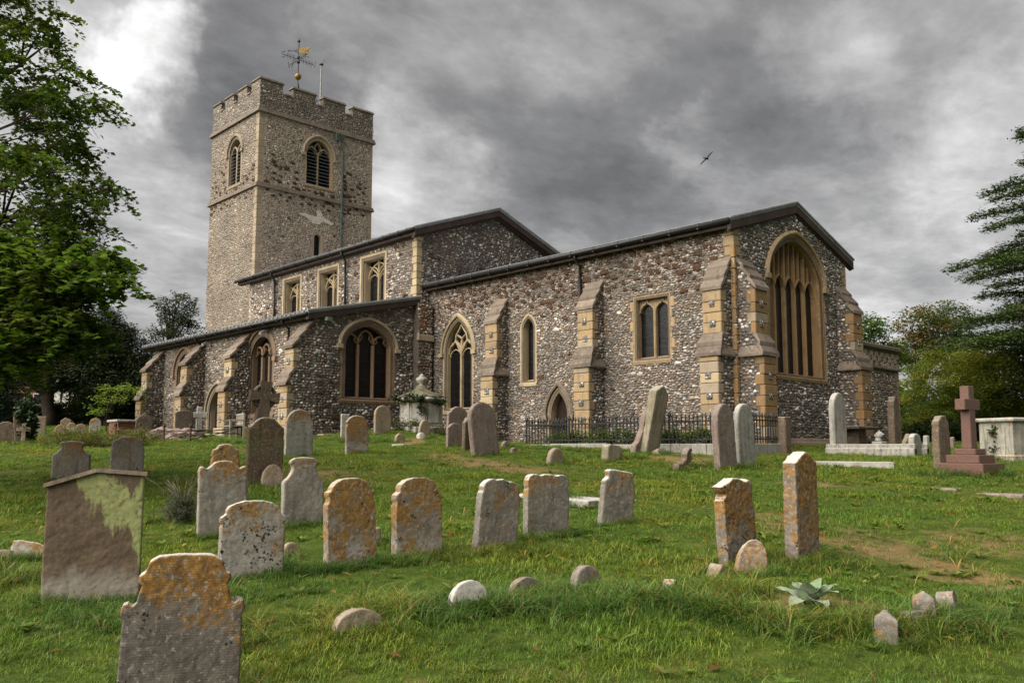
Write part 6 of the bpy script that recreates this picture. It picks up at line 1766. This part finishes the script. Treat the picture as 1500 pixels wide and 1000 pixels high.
# right side
RTG = 'trees right of the church'
tree('ash_tree', 'bright green round-headed tree rising just behind the vestry', 'tree', 56, 23.2, [(0, 23.0, 8.4, 1.6, 2, 2.3), (0, 24.6, 7.6, 1.3, 1.5, 1.5), (0, 21.5, 7.5, 1.5, 1.6, 2), (0, 23.2, 4.8, 2.4, 2, 2)], 330, 60, .34, .22, [(.05, .10, .016), (.07, .12, .022), (.04, .075, .016)], .25, 21, RTG, limbs=10)
tree('oak_tree', 'tall open oak with brown-tinged leaves between the vestry and the cedar, left one', 'tree', 60, 28.9, [(0, 29.2, 10.2, 1.7, 1.6, 1.5), (0, 28.4, 8.2, 1.9, 1.6, 1.4), (0, 30.4, 8.3, 1.2, 1.2, 1.2)], 170, 46, .32, .22, [(.075, .09, .022), (.13, .10, .025), (.055, .075, .02), (.16, .11, .028)], .25, 22, RTG, limbs=24)
tree('oak_tree', 'tall open dark-leaved tree just left of the cedar', 'tree', 62, 32.4, [(0, 32.0, 10.9, 1.9, 1.6, 1.3), (0, 32.6, 8.6, 2.3, 1.8, 1.6), (0, 33.6, 6.6, 2.4, 1.8, 1.6)], 230, 50, .34, .22, [(.04, .065, .018), (.06, .085, .02), (.08, .10, .024)], .25, 23, RTG, limbs=24)
tree('box_bush', 'huge rounded yellow-green bush behind the granite cross', 'bush', 40, 21.8, [(0, 20.8, 4.5, 2.4, 2, 1.85), (0, 22.6, 5.0, 2.2, 1.8, 1.3), (0, 19.7, 3.4, 1.5, 1.6, 1.9), (0, 23.3, 4.3, 2.4, 2, 1.5), (0, 21.5, 2.8, 2.8, 1.6, 1.3), (0, 25.6, 3.6, 2.2, 1.8, 1.6)], 860, 90, .25, .115, [(.13, .165, .026), (.18, .205, .034), (.105, .145, .025), (.08, .115, .02), (.22, .225, .04)], .25, 24, RTG, up=.5, flat=.5, ratio=.45, limbs=10, shell=3)
tree('laurel_bush', 'dark shady evergreen shrubs at the foot of the yellow-green bush', 'bush', 39, 20.6, [(-.6, 19.2, 2.0, 1.6, .8, .75), (-.6, 21.6, 1.9, 1.8, .8, .8), (-.6, 24.0, 2.0, 2, .8, .8), (-1.0, 20.8, 2.5, .9, .6, .4)], 260, 60, .22, .15, [(.012, .022, .006), (.02, .034, .009), (.03, .045, .012)], .12, 25, RTG, up=.5, limbs=8)
def cedar():
    D0, s0 = 36.5, 24.6
    bx, by = at(D0, s0); bz = ground(bx, by)
    r = empty('cedar_tree', (bx, by, bz), 'tall cedar with flat layered branches at the right edge', 'tree', RTG)
    m_ = MB(); H = 14.4
    m_.tube([(bx, by, bz - .3), (bx + .05, by, bz + 3), (bx, by + .1, bz + 7), (bx, by, bz + 11), (bx, by, bz + H)], [.5, .42, .32, .2, .04], 10); m_.obj('trunk', BARK, r, smooth=True)
    q = MB(); P_ = []; rn = random.Random(5); rr_ = np.random.default_rng(5)
    z = 3.9
    lens = lambda h: 6.6 * (1 - (h / 16.5) ** 1.9) + .4
    k = 0
    while z < 14.9:
        nb = 5 if z > 5 else 7
        a0 = rn.uniform(0, 6.28)
        for i in range(nb):
            a = a0 + i * 2 * math.pi / nb + rn.uniform(-.35, .35); L = lens(z) * rn.uniform(.45, 1.02)
            d = Vector((math.cos(a), math.sin(a), 0)); p0 = Vector((bx, by, bz + z)); pts = []
            rise = rn.uniform(-.04, .2)
            for t_ in np.linspace(0, 1, 7): pts.append(p0 + d * L * t_ + Vector((0, 0, L * (rise * t_ - .16 * t_ * t_))))
            q.tube(pts, [.085 * (1 - t_ * .85) * (L / 4) for t_ in np.linspace(0, 1, 7)], 5, False)
            side = Vector((-d.y, d.x, 0))
            for t_ in np.arange(.16, 1.0, .085):
                c = p0 + d * L * t_ + Vector((0, 0, L * (rise * t_ - .16 * t_ * t_)))
                sl = (.22 + .75 * (1 - abs(t_ - .45) * 1.3)) * L * .30
                for sg in (-1, 1):
                    e = c + (side * sg + d * .65).normalized() * sl * rn.uniform(.7, 1.1) + Vector((0, 0, -.03 * sl))
                    q.tube([c, e], [.018, .006], 3, False)
                    m = int(46 * sl) + 8
                    tt = rr_.random(m)[:, None]; pp = np.array(c)[None] * (1 - tt) + np.array(e)[None] * tt + rr_.normal(0, 1, (m, 3)) * np.array([[.13, .13, .10]])
                    P_.append(pp)
            tip = np.array(pts[-1])[None] + rr_.normal(0, 1, (16, 3)) * np.array([[.16, .16, .05]]); P_.append(tip)
        z += rn.uniform(.36, .85)
    q.obj('branch', BARK, r, kind='stuff')
    C = np.concatenate(P_); pc = np.array([(.032, .064, .02), (.048, .088, .024), (.07, .115, .028), (.10, .145, .036)])
    cols = pc[rr_.integers(0, 4, len(C))] * rr_.uniform(.7, 1.3, (len(C), 1))
    me = leaf_mesh('needle_spray', C - np.array([[bx, by, bz]]), .20 * rr_.uniform(.7, 1.4, len(C)), cols, 1.1, .28, 4, .1)
    o = link('needle_spray', me, NEEDLE, r); o['kind'] = 'stuff'
cedar()
# hedges, bank shrubs, ivy ------------------------------------------------
def shrub(name, label, cat, blobs, n, lsize, pal, seed, up=.5, ratio=.5, csz=.12, per=30, mat=None, stems=True, group=None):
    r_ = np.random.default_rng(seed)
    b0 = blobs[0]; gz = ground(b0[0], b0[1]); root = empty(name, (b0[0], b0[1], gz), label, cat, group)
    ncl = max(1, n // per); cc = blob_points(blobs, ncl, 2.4, r_); C = np.repeat(cc, per, 0) + r_.normal(0, csz, (ncl * per, 3))
    gmin = np.array([ground(c[0], c[1]) for c in cc]); C[:, 2] = np.maximum(C[:, 2], np.repeat(gmin, per) + .02)
    pc = np.array(pal); cols = np.repeat(pc[r_.integers(0, len(pal), ncl)], per, 0) * r_.uniform(.7, 1.3, (len(C), 1))
    me = leaf_mesh('foliage', C - np.array([[b0[0], b0[1], gz]]), lsize * r_.uniform(.7, 1.3, len(C)), cols, up, ratio, seed)
    o = link('foliage', me, mat or LEAF, root); o['kind'] = 'stuff'
    if stems:
        m_ = MB()
        for k in range(min(26, ncl)):
            c = cc[k]; g = ground(c[0], c[1]); bx = b0[0] + (c[0] - b0[0]) * .5; by = b0[1] + (c[1] - b0[1]) * .5
            m_.tube([(bx, by, ground(bx, by) - .05), ((bx + c[0]) / 2, (by + c[1]) / 2, (g + c[2]) / 2 + .05), tuple(c)], [.012, .009, .004], 4, False)
        m_.obj('stem', BARK, root, kind='stuff')
    return root
hb = []
for s in np.arange(-36, -17.5, 1.5):
    x, y = at(52, s); hb.append((x, y, ground(x, y) + .6, 1.1, .7, .75))
shrub('hedge', 'clipped green hedge running under the trees behind the left graves', 'hedge', hb, 30000, .22, [(.05, .075, .014), (.075, .10, .02), (.03, .045, .012)], 31, csz=.16)
hb = []
for s in np.arange(12.5, 44, 2.2):
    x, y = at(52, s); hb.append((x, y, 2.9 + .5 * math.sin(s), 1.6, 1.2, 1.7))
shrub('hedge', 'dark overgrown hedge behind the bushes on the right', 'hedge', hb, 20000, .26, DKG, 32, csz=.3)
x, y, z, _, _ = POSE['lav']
lb_ = shrub('lavender_bush', 'small grey-green lavender bush with thin flower stalks beside the scalloped headstone', 'bush', [(x, y, z + .16, .26, .26, .17)], 2600, .055, [(.075, .085, .06), (.10, .115, .085), (.05, .06, .04)], 33, up=.2, ratio=.18, csz=.045)
m_ = MB()
for k in range(46):
    a = rnd.uniform(0, 6.28); q = rnd.uniform(.1, .5); c = Vector((x, y, z + .15)); e = c + Vector((math.cos(a) * q, math.sin(a) * q, rnd.uniform(.22, .48))); m_.tube([c, c.lerp(e, .6) + Vector((0, 0, .05)), e], [.003, .003, .004], 3, False)
m_.obj('flower_stalk', simple('dry_stalk', (.10, .085, .06), (.17, .15, .11), 8, .9, 0), lb_, kind='stuff')
x, y, z, _, _ = POSE['heath']
shrub('heather_mound', 'low wide mound of green and brown heather behind the pair of grey headstones', 'shrub', [(x + a * 1.0, y + a * .85, ground(x + a, y + a * .85) + .24, .6, .5, .34) for a in (-1.0, -.5, 0, .5, 1.0)], 7000, .085, [(.075, .105, .02), (.12, .15, .03), (.14, .11, .042), (.09, .075, .035)], 34, up=.1, ratio=.25, csz=.07)
# ivy-covered stone on the left
x, y, z, _, _ = POSE['ivy']
me = stone_mesh('headstone', 'gothic', .62, 1.15, .2, MS['brown'], 28); o = link('headstone', me, None, None, (x, y, z)); o.rotation_euler = (R(6), 0, R(-20)); add_weather(o, 28, .15); tag(o, 'tall headstone almost hidden under dark ivy at the left', 'gravestone', G)
shrub('ivy_plant', 'thick dark ivy smothering the tall headstone at the left', 'ivy', [(x + .06, y - .02, z + .95, .36, .25, .45), (x + .06, y - .02, z + .45, .36, .22, .4)], 2200, .10, [(.012, .028, .010), (.02, .04, .014), (.04, .07, .03)], 35, up=.3, ratio=.9, csz=.08, mat=IVYL, stems=False)
# ivy on the urn tomb, plants inside the railing
x, y, z, _, _ = POSE['urn']
shrub('ivy_plant', 'ivy trailing round the cornice and panels of the domed tomb', 'ivy', [(x + .85, y + .15, z + 1.1, .25, .3, .16), (x + .75, y - .55, z + .8, .12, .12, .5), (x, y - 1.0, z + 1.12, .5, .2, .1), (x + .5, y - .8, z + 1.18, .4, .3, .09)], 1500, .08, [(.02, .036, .012), (.035, .055, .016), (.05, .06, .02)], 36, up=.4, ratio=.9, csz=.06, mat=IVYL, stems=False)
shrub('fern_plant', 'scrubby ferns and weeds round the foot of the domed tomb', 'plant', [(x + .9, y - .95, ground(x + .9, y - .95) + .2, .3, .3, .22), (x + .2, y - 1.3, ground(x + .2, y - 1.3) + .18, .35, .3, .2), (x + 1.3, y - .2, ground(x + 1.3, y - .2) + .15, .3, .3, .16)], 1500, .10, [(.05, .06, .018), (.085, .075, .03), (.04, .06, .015)], 37, up=.3, ratio=.3, csz=.10)
for i, (px_, lbl) in enumerate(((-4.9, 'bright green weeds behind the railing before the priest door'), (-2.9, 'bright green weeds behind the railing left of the leaning slab'), (-.4, 'green weeds behind the railing near the chancel corner'))):
    shrub('weed_patch', lbl, 'plant', [(px_ + a, -1.45 + .2 * math.sin(a * 3), 1.62 + .14, .5, .4, .24) for a in (-.7, 0, .7)], 1800, .10, [(.07, .12, .018), (.10, .15, .03), (.045, .08, .014)], 38 + i, up=.7, ratio=.8, csz=.09)
x, y = POSE['M23'][0] - .25, POSE['M23'][1] - 1.1
shrub('ivy_plant', 'ivy trails creeping over the corner of the long chest tomb', 'ivy', [(x + .05, y - .2, ground(x, y) + .75, .3, .1, .12), (x - .1, y - .35, ground(x, y) + .45, .12, .1, .35), (x + .5, y - .0, ground(x, y) + .82, .4, .1, .07)], 380, .06, [(.02, .036, .012), (.035, .055, .016)], 44, up=.2, ratio=.9, csz=.05, mat=IVYL, stems=False)

def mullein():
    x, y, z, _, _ = POSE['mullein']
    r = empty('mullein_plant', (x, y, z), 'large rosette of pale felted grey-green leaves in the long grass', 'plant')
    m, t, b = new_mat('felted_leaf'); co = objco(t)
    c = t.ramp(t.noise(co, 14, 5, .6), [(.3, (.085, .13, .062)), (.7, (.165, .22, .125))]); t.put(b.inputs['Base Color'], c); b.inputs['Roughness'].default_value = 1; bump(t, b, t.noise(co, 60, 4), .5, .006)
    b.inputs['Sheen Weight'].default_value = .3
    def leaf(L, W, curl):
        V = []; F = []; n = 9
        for i in range(n):
            t_ = i / (n - 1); wd = W * (math.sin(math.pi * (t_ ** .8) * .97 + .05)) ** .8 * .5
            xx = L * t_; zz = L * (curl * t_ - curl * .9 * t_ * t_)
            for k, (u, up_) in enumerate(((-1, .10), (-.5, .03), (0, -.015), (.5, .03), (1, .10))):
                V.append((xx, u * wd, zz + up_ * wd * 2 + .006 * math.sin(i * 2.1 + k)))
        for i in range(n - 1):
            for k in range(4): F.append((i * 5 + k, i * 5 + k + 1, (i + 1) * 5 + k + 1, (i + 1) * 5 + k))
        me = bpy.data.meshes.new('leaf'); me.from_pydata(V, [], F); me.polygons.foreach_set('use_smooth', [True] * len(F)); me.materials.append(m)
        return me
    ms = [leaf(.29, .15, .5), leaf(.25, .14, .5), leaf(.17, .095, .5), leaf(.33, .15, .45)]
    for k in range(17):
        lay = 0 if k < 7 else 1 if k < 12 else 2
        if k in (2, 5): lay = 3
        o = link('leaf', ms[lay], None, r, (x, y, z + .01 + .012 * lay))
        tilt = (-.50, -.85, -1.15, -.12)[lay]
        o.rotation_euler = (rnd.uniform(-.15, .15), tilt + rnd.uniform(-.12, .12), k * 2.4 + rnd.uniform(-.2, .2))
        s = rnd.uniform(.85, 1.12); o.scale = (s, s, s)
mullein()

# far house glimpsed under the trees
def house():
    cx_, cy_ = at(72, -38.5); g = ground(cx_, cy_)
    r = empty('house', (cx_, cy_, g), 'red brick and white timbered house glimpsed beneath the yew trees', 'house')
    BRK = simple('house_brick', (.16, .065, .05), (.24, .11, .085), 3, .9, .4); WHT = simple('white_boarding', (.42, .41, .38), (.55, .53, .50), 3, .7, .2); TL = simple('roof_tile', (.13, .06, .04), (.2, .1, .07), 3, .9, .5)
    f = Vector((FX, FY, 0)); rt = Vector((RX, RY, 0)); c = Vector((cx_, cy_, g))
    P = lambda a, d, z: c + rt * a + f * d + Vector((0, 0, z))
    def hb_(a0, a1, d0, d1, z0, z1, nm, mt, par):
        q = MB(); q.hexa([P(a0, d0, z0), P(a1, d0, z0), P(a1, d1, z0), P(a0, d1, z0), P(a0, d0, z1), P(a1, d0, z1), P(a1, d1, z1), P(a0, d1, z1)]); return q.obj(nm, mt, par)
    hb_(-4.5, -.6, 0, 6, -.5, 4.6, 'brick_wall', BRK, r); wl = hb_(-.6, 4, .2, 6, -.5, 4.6, 'boarded_wall', WHT, r)
    for k in range(7): hb_(-.5 + k * .72, -.42 + k * .72, .12, .2, 0, 4.6, 'timber', FASCIA, wl)
    for z_ in (1.7, 3.0): hb_(-.6, 4, .13, .199, z_, z_ + .1, 'timber', FASCIA, wl)
    for a in (-3.6, -2.0):
        w_ = hb_(a, a + .9, -.03, .05, 1.4, 2.6, 'window', WHT, r); hb_(a + .08, a + .82, -.045, -.03, 1.48, 2.52, 'pane', GLASS, w_)
    w_ = hb_(1.2, 2.4, .06, .12, 1.2, 2.4, 'window', WHT, r); hb_(1.28, 2.32, .045, .06, 1.28, 2.32, 'pane', GLASS, w_)
    q = MB(); q.prism([P(-5, -.5, 4.5), P(-5, 6.5, 4.5), P(-5, 3, 7.4)], [P(4.5, -.5, 4.5), P(4.5, 6.5, 4.5), P(4.5, 3, 7.4)]); q.obj('roof', TL, r)
house()
# wood closing the view far behind
def far_wood(label, s0, s1, D, zc, rz, seed):
    b_ = []
    for s in np.arange(s0, s1, 4.0):
        x, y = at(D + 3 * math.sin(s), s); b_.append((x, y, zc + .8 * math.sin(s * 1.3), 3.4, 2.5, rz))
    r_ = np.random.default_rng(seed); C = blob_points(b_, 14000, 2.4, r_); pc = np.array(DKG + GN_[:2])
    cols = pc[r_.integers(0, len(pc), len(C))] * r_.uniform(.7, 1.3, (len(C), 1))
    o = link('distant_wood', leaf_mesh('distant_wood', C, .7 * r_.uniform(.7, 1.3, len(C)), cols, .4, .6, seed), LEAF); tag(o, label, 'wood', kind='stuff')
far_wood('dark wood closing the view far left behind the house', -90, -27, 92, 5.2, 3.4, 51)
far_wood('dark wood closing the view far right behind the cedar', 24, 90, 86, 4.2, 3.2, 52)

# ================================================================== GRASS
def tuft(name, n, h0, h1, spread, wd, lean, pal, seed, seg=3):
    r_ = random.Random(seed); V = []; F = []; C_ = []
    for k in range(n):
        a = r_.uniform(0, 6.28); rr = spread * math.sqrt(r_.random()); bx, by = rr * math.cos(a), rr * math.sin(a)
        h = r_.uniform(h0, h1); b_ = r_.uniform(0, 6.28); ln = lean * r_.uniform(.3, 1.3); dx, dy = math.cos(b_), math.sin(b_); sx, sy = -dy, dx
        w_ = wd * r_.uniform(.7, 1.2); col = r_.choice(pal); f_ = r_.uniform(.75, 1.25); i0 = len(V)
        for i in range(seg + 1):
            t_ = i / seg; ww = w_ * (1 - t_ ** 1.6) * .5 + .0003
            ox = h * ln * t_ ** 1.9; z = h * (t_ - .42 * ln * t_ ** 2.4)
            for sg in (-1, 1):
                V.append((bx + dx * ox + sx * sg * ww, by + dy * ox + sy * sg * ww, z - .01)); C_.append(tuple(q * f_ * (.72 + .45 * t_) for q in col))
        for i in range(seg): F.append((i0 + 2 * i, i0 + 2 * i + 1, i0 + 2 * i + 3, i0 + 2 * i + 2))
    me = np_mesh(name, V, F, [4] * len(F), np.array(C_)); me.materials.append(GRASSM)
    return bpy.data.objects.new(name, me)
def grass_mat():
    m = bpy.data.materials.new('grass_blade'); m.use_nodes = True; t = NT(m.node_tree); t.n.clear()
    a = t.new('ShaderNodeAttribute', attribute_name='col').outputs['Color']
    co = worldco(t); n1 = t.noise(co, .55, 5, .6, .4); n2 = t.noise(co, 2.6, 3, .6)
    c = t.mix(t.math('MULTIPLY', t.smooth(n1, .40, .66), .7), a, t.mix(1.0, a, (1.9, 1.22, .9), 'MULTIPLY'))
    n3 = t.noise(co, 9, 3, .6)
    c = t.mix(t.math('MULTIPLY', t.smooth(n3, .5, .7), .4), c, t.mix(1.0, c, (1.5, 1.4, 1.2), 'MULTIPLY'))
    c = t.mix(t.math('MULTIPLY', t.smooth(n2, .5, .75), .35), c, t.mix(1.0, a, (.62, .72, .7), 'MULTIPLY'))
    d = t.new('ShaderNodeBsdfPrincipled'); t.put(d.inputs['Base Color'], c); d.inputs['Roughness'].default_value = .55; d.inputs['Specular IOR Level'].default_value = .3
    tr = t.new('ShaderNodeBsdfTranslucent', ins={0: t.mix(1.0, c, (1.2, 1.25, .6), 'MULTIPLY')})
    mx_ = t.new('ShaderNodeMixShader', ins={0: .35, 1: d.outputs[0], 2: tr.outputs[0]}); t.new('ShaderNodeOutputMaterial', ins={0: mx_.outputs[0]})
    return m
GRASSM = grass_mat()
GP = [(.080, .150, .014), (.105, .185, .020), (.055, .110, .012), (.140, .205, .032)]
GP2 = [(.055, .125, .020), (.080, .165, .026), (.125, .215, .048), (.040, .090, .015)]
STR = [(.28, .21, .085), (.22, .17, .06), (.16, .15, .04)]
def instancer(name, label, tufts, P_, rot, scl, idx):
    coll = bpy.data.collections.new(name + '_kinds')
    for k, o in enumerate(tufts): o.name = 'tuft_%d' % k; coll.objects.link(o)
    me = bpy.data.meshes.new(name); me.vertices.add(len(P_)); me.vertices.foreach_set('co', np.asarray(P_, np.float32).ravel())
    a = me.attributes.new('rot', 'FLOAT_VECTOR', 'POINT'); a.data.foreach_set('vector', np.asarray(rot, np.float32).ravel())
    a = me.attributes.new('scl', 'FLOAT', 'POINT'); a.data.foreach_set('value', np.asarray(scl, np.float32))
    a = me.attributes.new('pick', 'INT', 'POINT'); a.data.foreach_set('value', np.asarray(idx, np.int32))
    o = bpy.data.objects.new(name, me); COL.objects.link(o); tag(o, label, 'grass', kind='stuff')
    ng = bpy.data.node_groups.new(name, 'GeometryNodeTree')
    ng.interface.new_socket('Geometry', in_out='INPUT', socket_type='NodeSocketGeometry'); ng.interface.new_socket('Geometry', in_out='OUTPUT', socket_type='NodeSocketGeometry')
    N = ng.nodes; L = ng.links
    gi = N.new('NodeGroupInput'); go = N.new('NodeGroupOutput'); ip = N.new('GeometryNodeInstanceOnPoints'); ci = N.new('GeometryNodeCollectionInfo')
    ci.inputs['Collection'].default_value = coll; ci.inputs['Separate Children'].default_value = True; ci.inputs['Reset Children'].default_value = True
    def att(nm, ty):
        n = N.new('GeometryNodeInputNamedAttribute'); n.data_type = ty; n.inputs['Name'].default_value = nm; return n.outputs['Attribute']
    mp = N.new('GeometryNodeMeshToPoints')
    L.new(gi.outputs[0], mp.inputs['Mesh']); L.new(mp.outputs[0], ip.inputs['Points']); L.new(ci.outputs[0], ip.inputs['Instance'])
    ip.inputs['Pick Instance'].default_value = True
    L.new(att('pick', 'INT'), ip.inputs['Instance Index']); L.new(att('rot', 'FLOAT_VECTOR'), ip.inputs['Rotation']); L.new(att('scl', 'FLOAT'), ip.inputs['Scale'])
    L.new(ip.outputs[0], go.inputs[0])
    md = o.modifiers.new('tufts', 'NODES'); md.node_group = ng
    return o
def in_church(x, y):
    return (-36.2 < x < .05 and -.15 < y < 8) or (-29.2 < x < -14.3 and -5.6 < y < 0) or (-7 < x < -1.4 and 7 < y < 15.8)
def lawn():
    r_ = np.random.default_rng(77); P_ = []; Rt = []; Sc = []; Ix = []
    # short mown turf: closer cells hold more, smaller tufts
    for D0, D1, dens, sc in ((2.6, 5, 330, .9), (5, 8, 250, 1.0), (8, 12, 150, 1.15), (12, 18, 80, 1.4), (18, 28, 34, 1.7), (28, 48, 12, 2.0)):
        area = .80 * (D1 * D1 - D0 * D0) + 6 * (D1 - D0); n = int(area * dens)
        D = np.sqrt(r_.uniform(D0 * D0, D1 * D1, n)); s = r_.uniform(-1, 1, n) * (.80 * D + 3)
        for d, q in zip(D, s):
            x, y = at(d, q)
            if d > 24 and in_church(x, y): continue
            bv = bare(x, y)
            nn = noise.noise(Vector((x * .9, y * .9, 5)))
            if r_.random() < bv * .80: continue
            hgt = .72 + .85 * nn + (.35 * max(0, noise.noise(Vector((x * .3, y * .3, 9)))))
            P_.append((x, y, ground(x, y))); Rt.append((r_.normal(0, .08), r_.normal(0, .08), r_.uniform(0, 6.28))); Sc.append(sc * max(.45, hgt) * r_.uniform(.8, 1.25))
            straw = bv * .8 + .16 + .5 * max(0, noise.noise(Vector((x * 1.7, y * 1.7, 1.5))))
            Ix.append(4 if r_.random() < straw * .6 else int(r_.integers(0, 4)))
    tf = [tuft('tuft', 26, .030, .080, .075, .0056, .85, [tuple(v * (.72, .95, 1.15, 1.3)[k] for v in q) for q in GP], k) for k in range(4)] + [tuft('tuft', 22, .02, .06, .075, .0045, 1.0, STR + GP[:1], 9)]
    instancer('lawn_grass', 'short green churchyard turf with straw-coloured bare patches', tf, P_, Rt, Sc, Ix)
    # long unmown grass round the stones and along the sunken graves
    P_ = []; Rt = []; Sc = []; Ix = []
    mx0, my0 = POSE['mullein'][0], POSE['mullein'][1]
    def put(x, y, s):
        if math.hypot(x - mx0, y - my0) < .24: return
        P_.append((x, y, ground(x, y))); Rt.append((r_.normal(0, .12), r_.normal(0, .12), r_.uniform(0, 6.28))); Sc.append(s); Ix.append(int(r_.integers(0, 4)))
    for (x, y, W, T, ang, D) in STONES:
        n = int(min(60, max(8, W * 90 * (1 if D < 14 else .55 if D < 26 else .3))))
        c, sn = math.cos(R(ang)), math.sin(R(ang))
        for k in range(n):
            e = r_.uniform(-W * .62, W * .62); side = 1 if r_.random() < .68 else -1; d = side * (T / 2 + abs(r_.normal(0, .09)) + .015)
            if r_.random() < .25: d = r_.uniform(-.2, .2); e = math.copysign(W / 2 + abs(r_.normal(0, .07)) + .02, e)
            if bare(x, y) > .7 and r_.random() < .6: continue
            put(x + c * d - sn * e, y + sn * d + c * e, r_.uniform(.28, .68) * (1.0 if D < 14 else 1.1))
    # strips of long grass: (x0,y0,x1,y1,width,count,size)
    for (x0, y0, x1, y1, wd, n, sz) in ((8.25, -17.75, 8.4, -16.1, .24, 190, .75), (8.7, -17.2, 9.4, -15.4, .30, 210, .85), (9.35, -16.4, 10.4, -16.2, .24, 170, .85), (10.3, -16.15, 11.2, -15.1, .28, 170, .80), (7.6, -18.6, 8.3, -17.3, .32, 170, .8),
                                        (4.5, -19.6, 6.4, -18.7, .35, 150, .65), (5.9, -19.9, 7.7, -19.2, .32, 150, .62), (3.4, -20.3, 4.6, -19.8, .4, 120, .7), (5.9, -18.2, 6.5, -16.4, .22, 130, .62), (6.4, -16.9, 6.9, -15.2, .20, 90, .55), (9.0, -14.4, 9.6, -13.6, .3, 70, .6),
                                        (-7, -5.3, -1.0, -2.9, .35, 110, .8), (-1, -5.4, .4, -5.0, .4, 60, .9), (1.6, -6.4, 3.4, -4.6, .5, 90, .9), (4, -2.9, 5.6, -2.4, .5, 60, .9), (6.6, -3.8, 8.6, -2.0, .6, 150, .95), (4.9, 0.6, 7.2, 1.0, .5, 80, .9),
                                        (-13.2, -7.2, -9.5, -5.6, .6, 90, .9), (-18.4, -12.6, -17.6, -13.8, .8, 110, 1.0), (-16.6, -9.4, -13.4, -8.6, .6, 110, .95), (10.6, -15.1, 12.0, -14.2, .3, 70, .6), (9.9, -18.4, 11.8, -16.8, .35, 90, .5), (10.5, -14.2, 11.4, -13.8, .2, 30, .5),
                                        (-20.5, -14.6, -18.4, -15.8, .8, 90, 1.0), (3.9, -11.9, 4.6, -12.6, .35, 60, .75), (2.0, -17.7, 3.2, -17.2, .5, 60, .6), (6.0, -19.0, 7.2, -17.9, .5, 60, .45)):
        for k in range(n):
            t_ = r_.random(); put(x0 + (x1 - x0) * t_ + r_.normal(0, wd * .5), y0 + (y1 - y0) * t_ + r_.normal(0, wd * .5), sz * r_.uniform(.5, 1.1))
    # scattered clumps
    for k in range(900):
        d = r_.uniform(3.2, 40) if k % 2 else r_.uniform(3.2, 14); q = r_.uniform(-1, 1) * (.62 * d + 1); x, y = at(d, q)
        if bare(x, y) > .3 or in_church(x, y): continue
        if noise.noise(Vector((x * .8, y * .8, 22))) < .02: continue
        put(x, y, r_.uniform(.25, .5))
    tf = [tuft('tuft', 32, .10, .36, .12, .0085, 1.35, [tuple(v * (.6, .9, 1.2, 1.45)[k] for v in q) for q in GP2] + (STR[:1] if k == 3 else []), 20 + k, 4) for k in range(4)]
    instancer('long_grass', 'long dark-green arching grass round the stones and sunken graves', tf, P_, Rt, Sc, Ix)
    # broad-leaved weeds and dead stalks in the turf
    P_ = []; Rt = []; Sc = []; Ix = []
    for k in range(2600):
        d = math.sqrt(r_.uniform(9, 22 * 22)); q = r_.uniform(-1, 1) * (.62 * d + 1); x, y = at(d, q)
        if noise.noise(Vector((x * .55, y * .55, 40))) < .08 and r_.random() < .85: continue
        if d < 6 and r_.random() < .5: continue
        P_.append((x, y, ground(x, y) + .01)); Rt.append((0, 0, r_.uniform(0, 6.28))); Sc.append(r_.uniform(.6, 1.35)); Ix.append(int(r_.choice([0, 1, 2], p=[.5, .3, .2])))
    def weed(nm, n, L, wd, pal, seed, lift):
        q_ = np.random.default_rng(seed); V = []; F = []; C_ = []
        for k in range(n):
            a = k * 2.4 + q_.uniform(-.3, .3); l = L * q_.uniform(.6, 1.2); dx, dy = math.cos(a), math.sin(a); sx, sy = -dy, dx; c_ = np.array(pal[k % len(pal)]) * q_.uniform(.8, 1.25); i0 = len(V)
            for t_, ww in ((.05, .25), (.5, 1.0), (.85, .7), (1.0, .1)):
                for sg in (-1, 1): V.append((dx * l * t_ + sx * sg * wd * ww * .5, dy * l * t_ + sy * sg * wd * ww * .5, lift * l * (t_ - .45 * t_ * t_))); C_.append(tuple(c_))
            for i in range(3): F.append((i0 + 2 * i, i0 + 2 * i + 1, i0 + 2 * i + 3, i0 + 2 * i + 2))
        me = np_mesh(nm, V, F, [4] * len(F), np.array(C_)); me.materials.append(GRASSM); return bpy.data.objects.new(nm, me)
    wf = [weed('weed', 9, .075, .030, [(.07, .14, .02), (.10, .17, .03)], 1, .9), weed('weed', 7, .11, .036, [(.055, .11, .018), (.12, .15, .03)], 2, .7), weed('weed', 6, .12, .008, STR, 3, 1.7)]
    instancer('lawn_weeds', 'small broad-leaved weeds and dead stalks dotted through the turf', wf, P_, Rt, Sc, Ix)
    # fallen leaves
    n = 1500; D = np.sqrt(r_.uniform(9, 30 * 30, n)); s = r_.uniform(-1, 1, n) * (.62 * D + 1)
    C = []
    for d, q in zip(D, s):
        x, y = at(d, q)
        if not in_church(x, y): C.append((x, y, ground(x, y) + r_.uniform(.015, .05)))
    C = np.array(C); pc = np.array([(.30, .12, .025), (.24, .14, .05), (.16, .08, .03), (.34, .22, .06)]); cols = pc[r_.integers(0, 4, len(C))] * r_.uniform(.7, 1.2, (len(C), 1))
    o = link('fallen_leaves', leaf_mesh('fallen_leaves', C, .075 * r_.uniform(.5, 1.4, len(C)), cols, 1.0, .62, 5), LEAF); tag(o, 'orange and brown fallen leaves scattered over the lawn', 'fallen leaves', kind='stuff')
lawn()
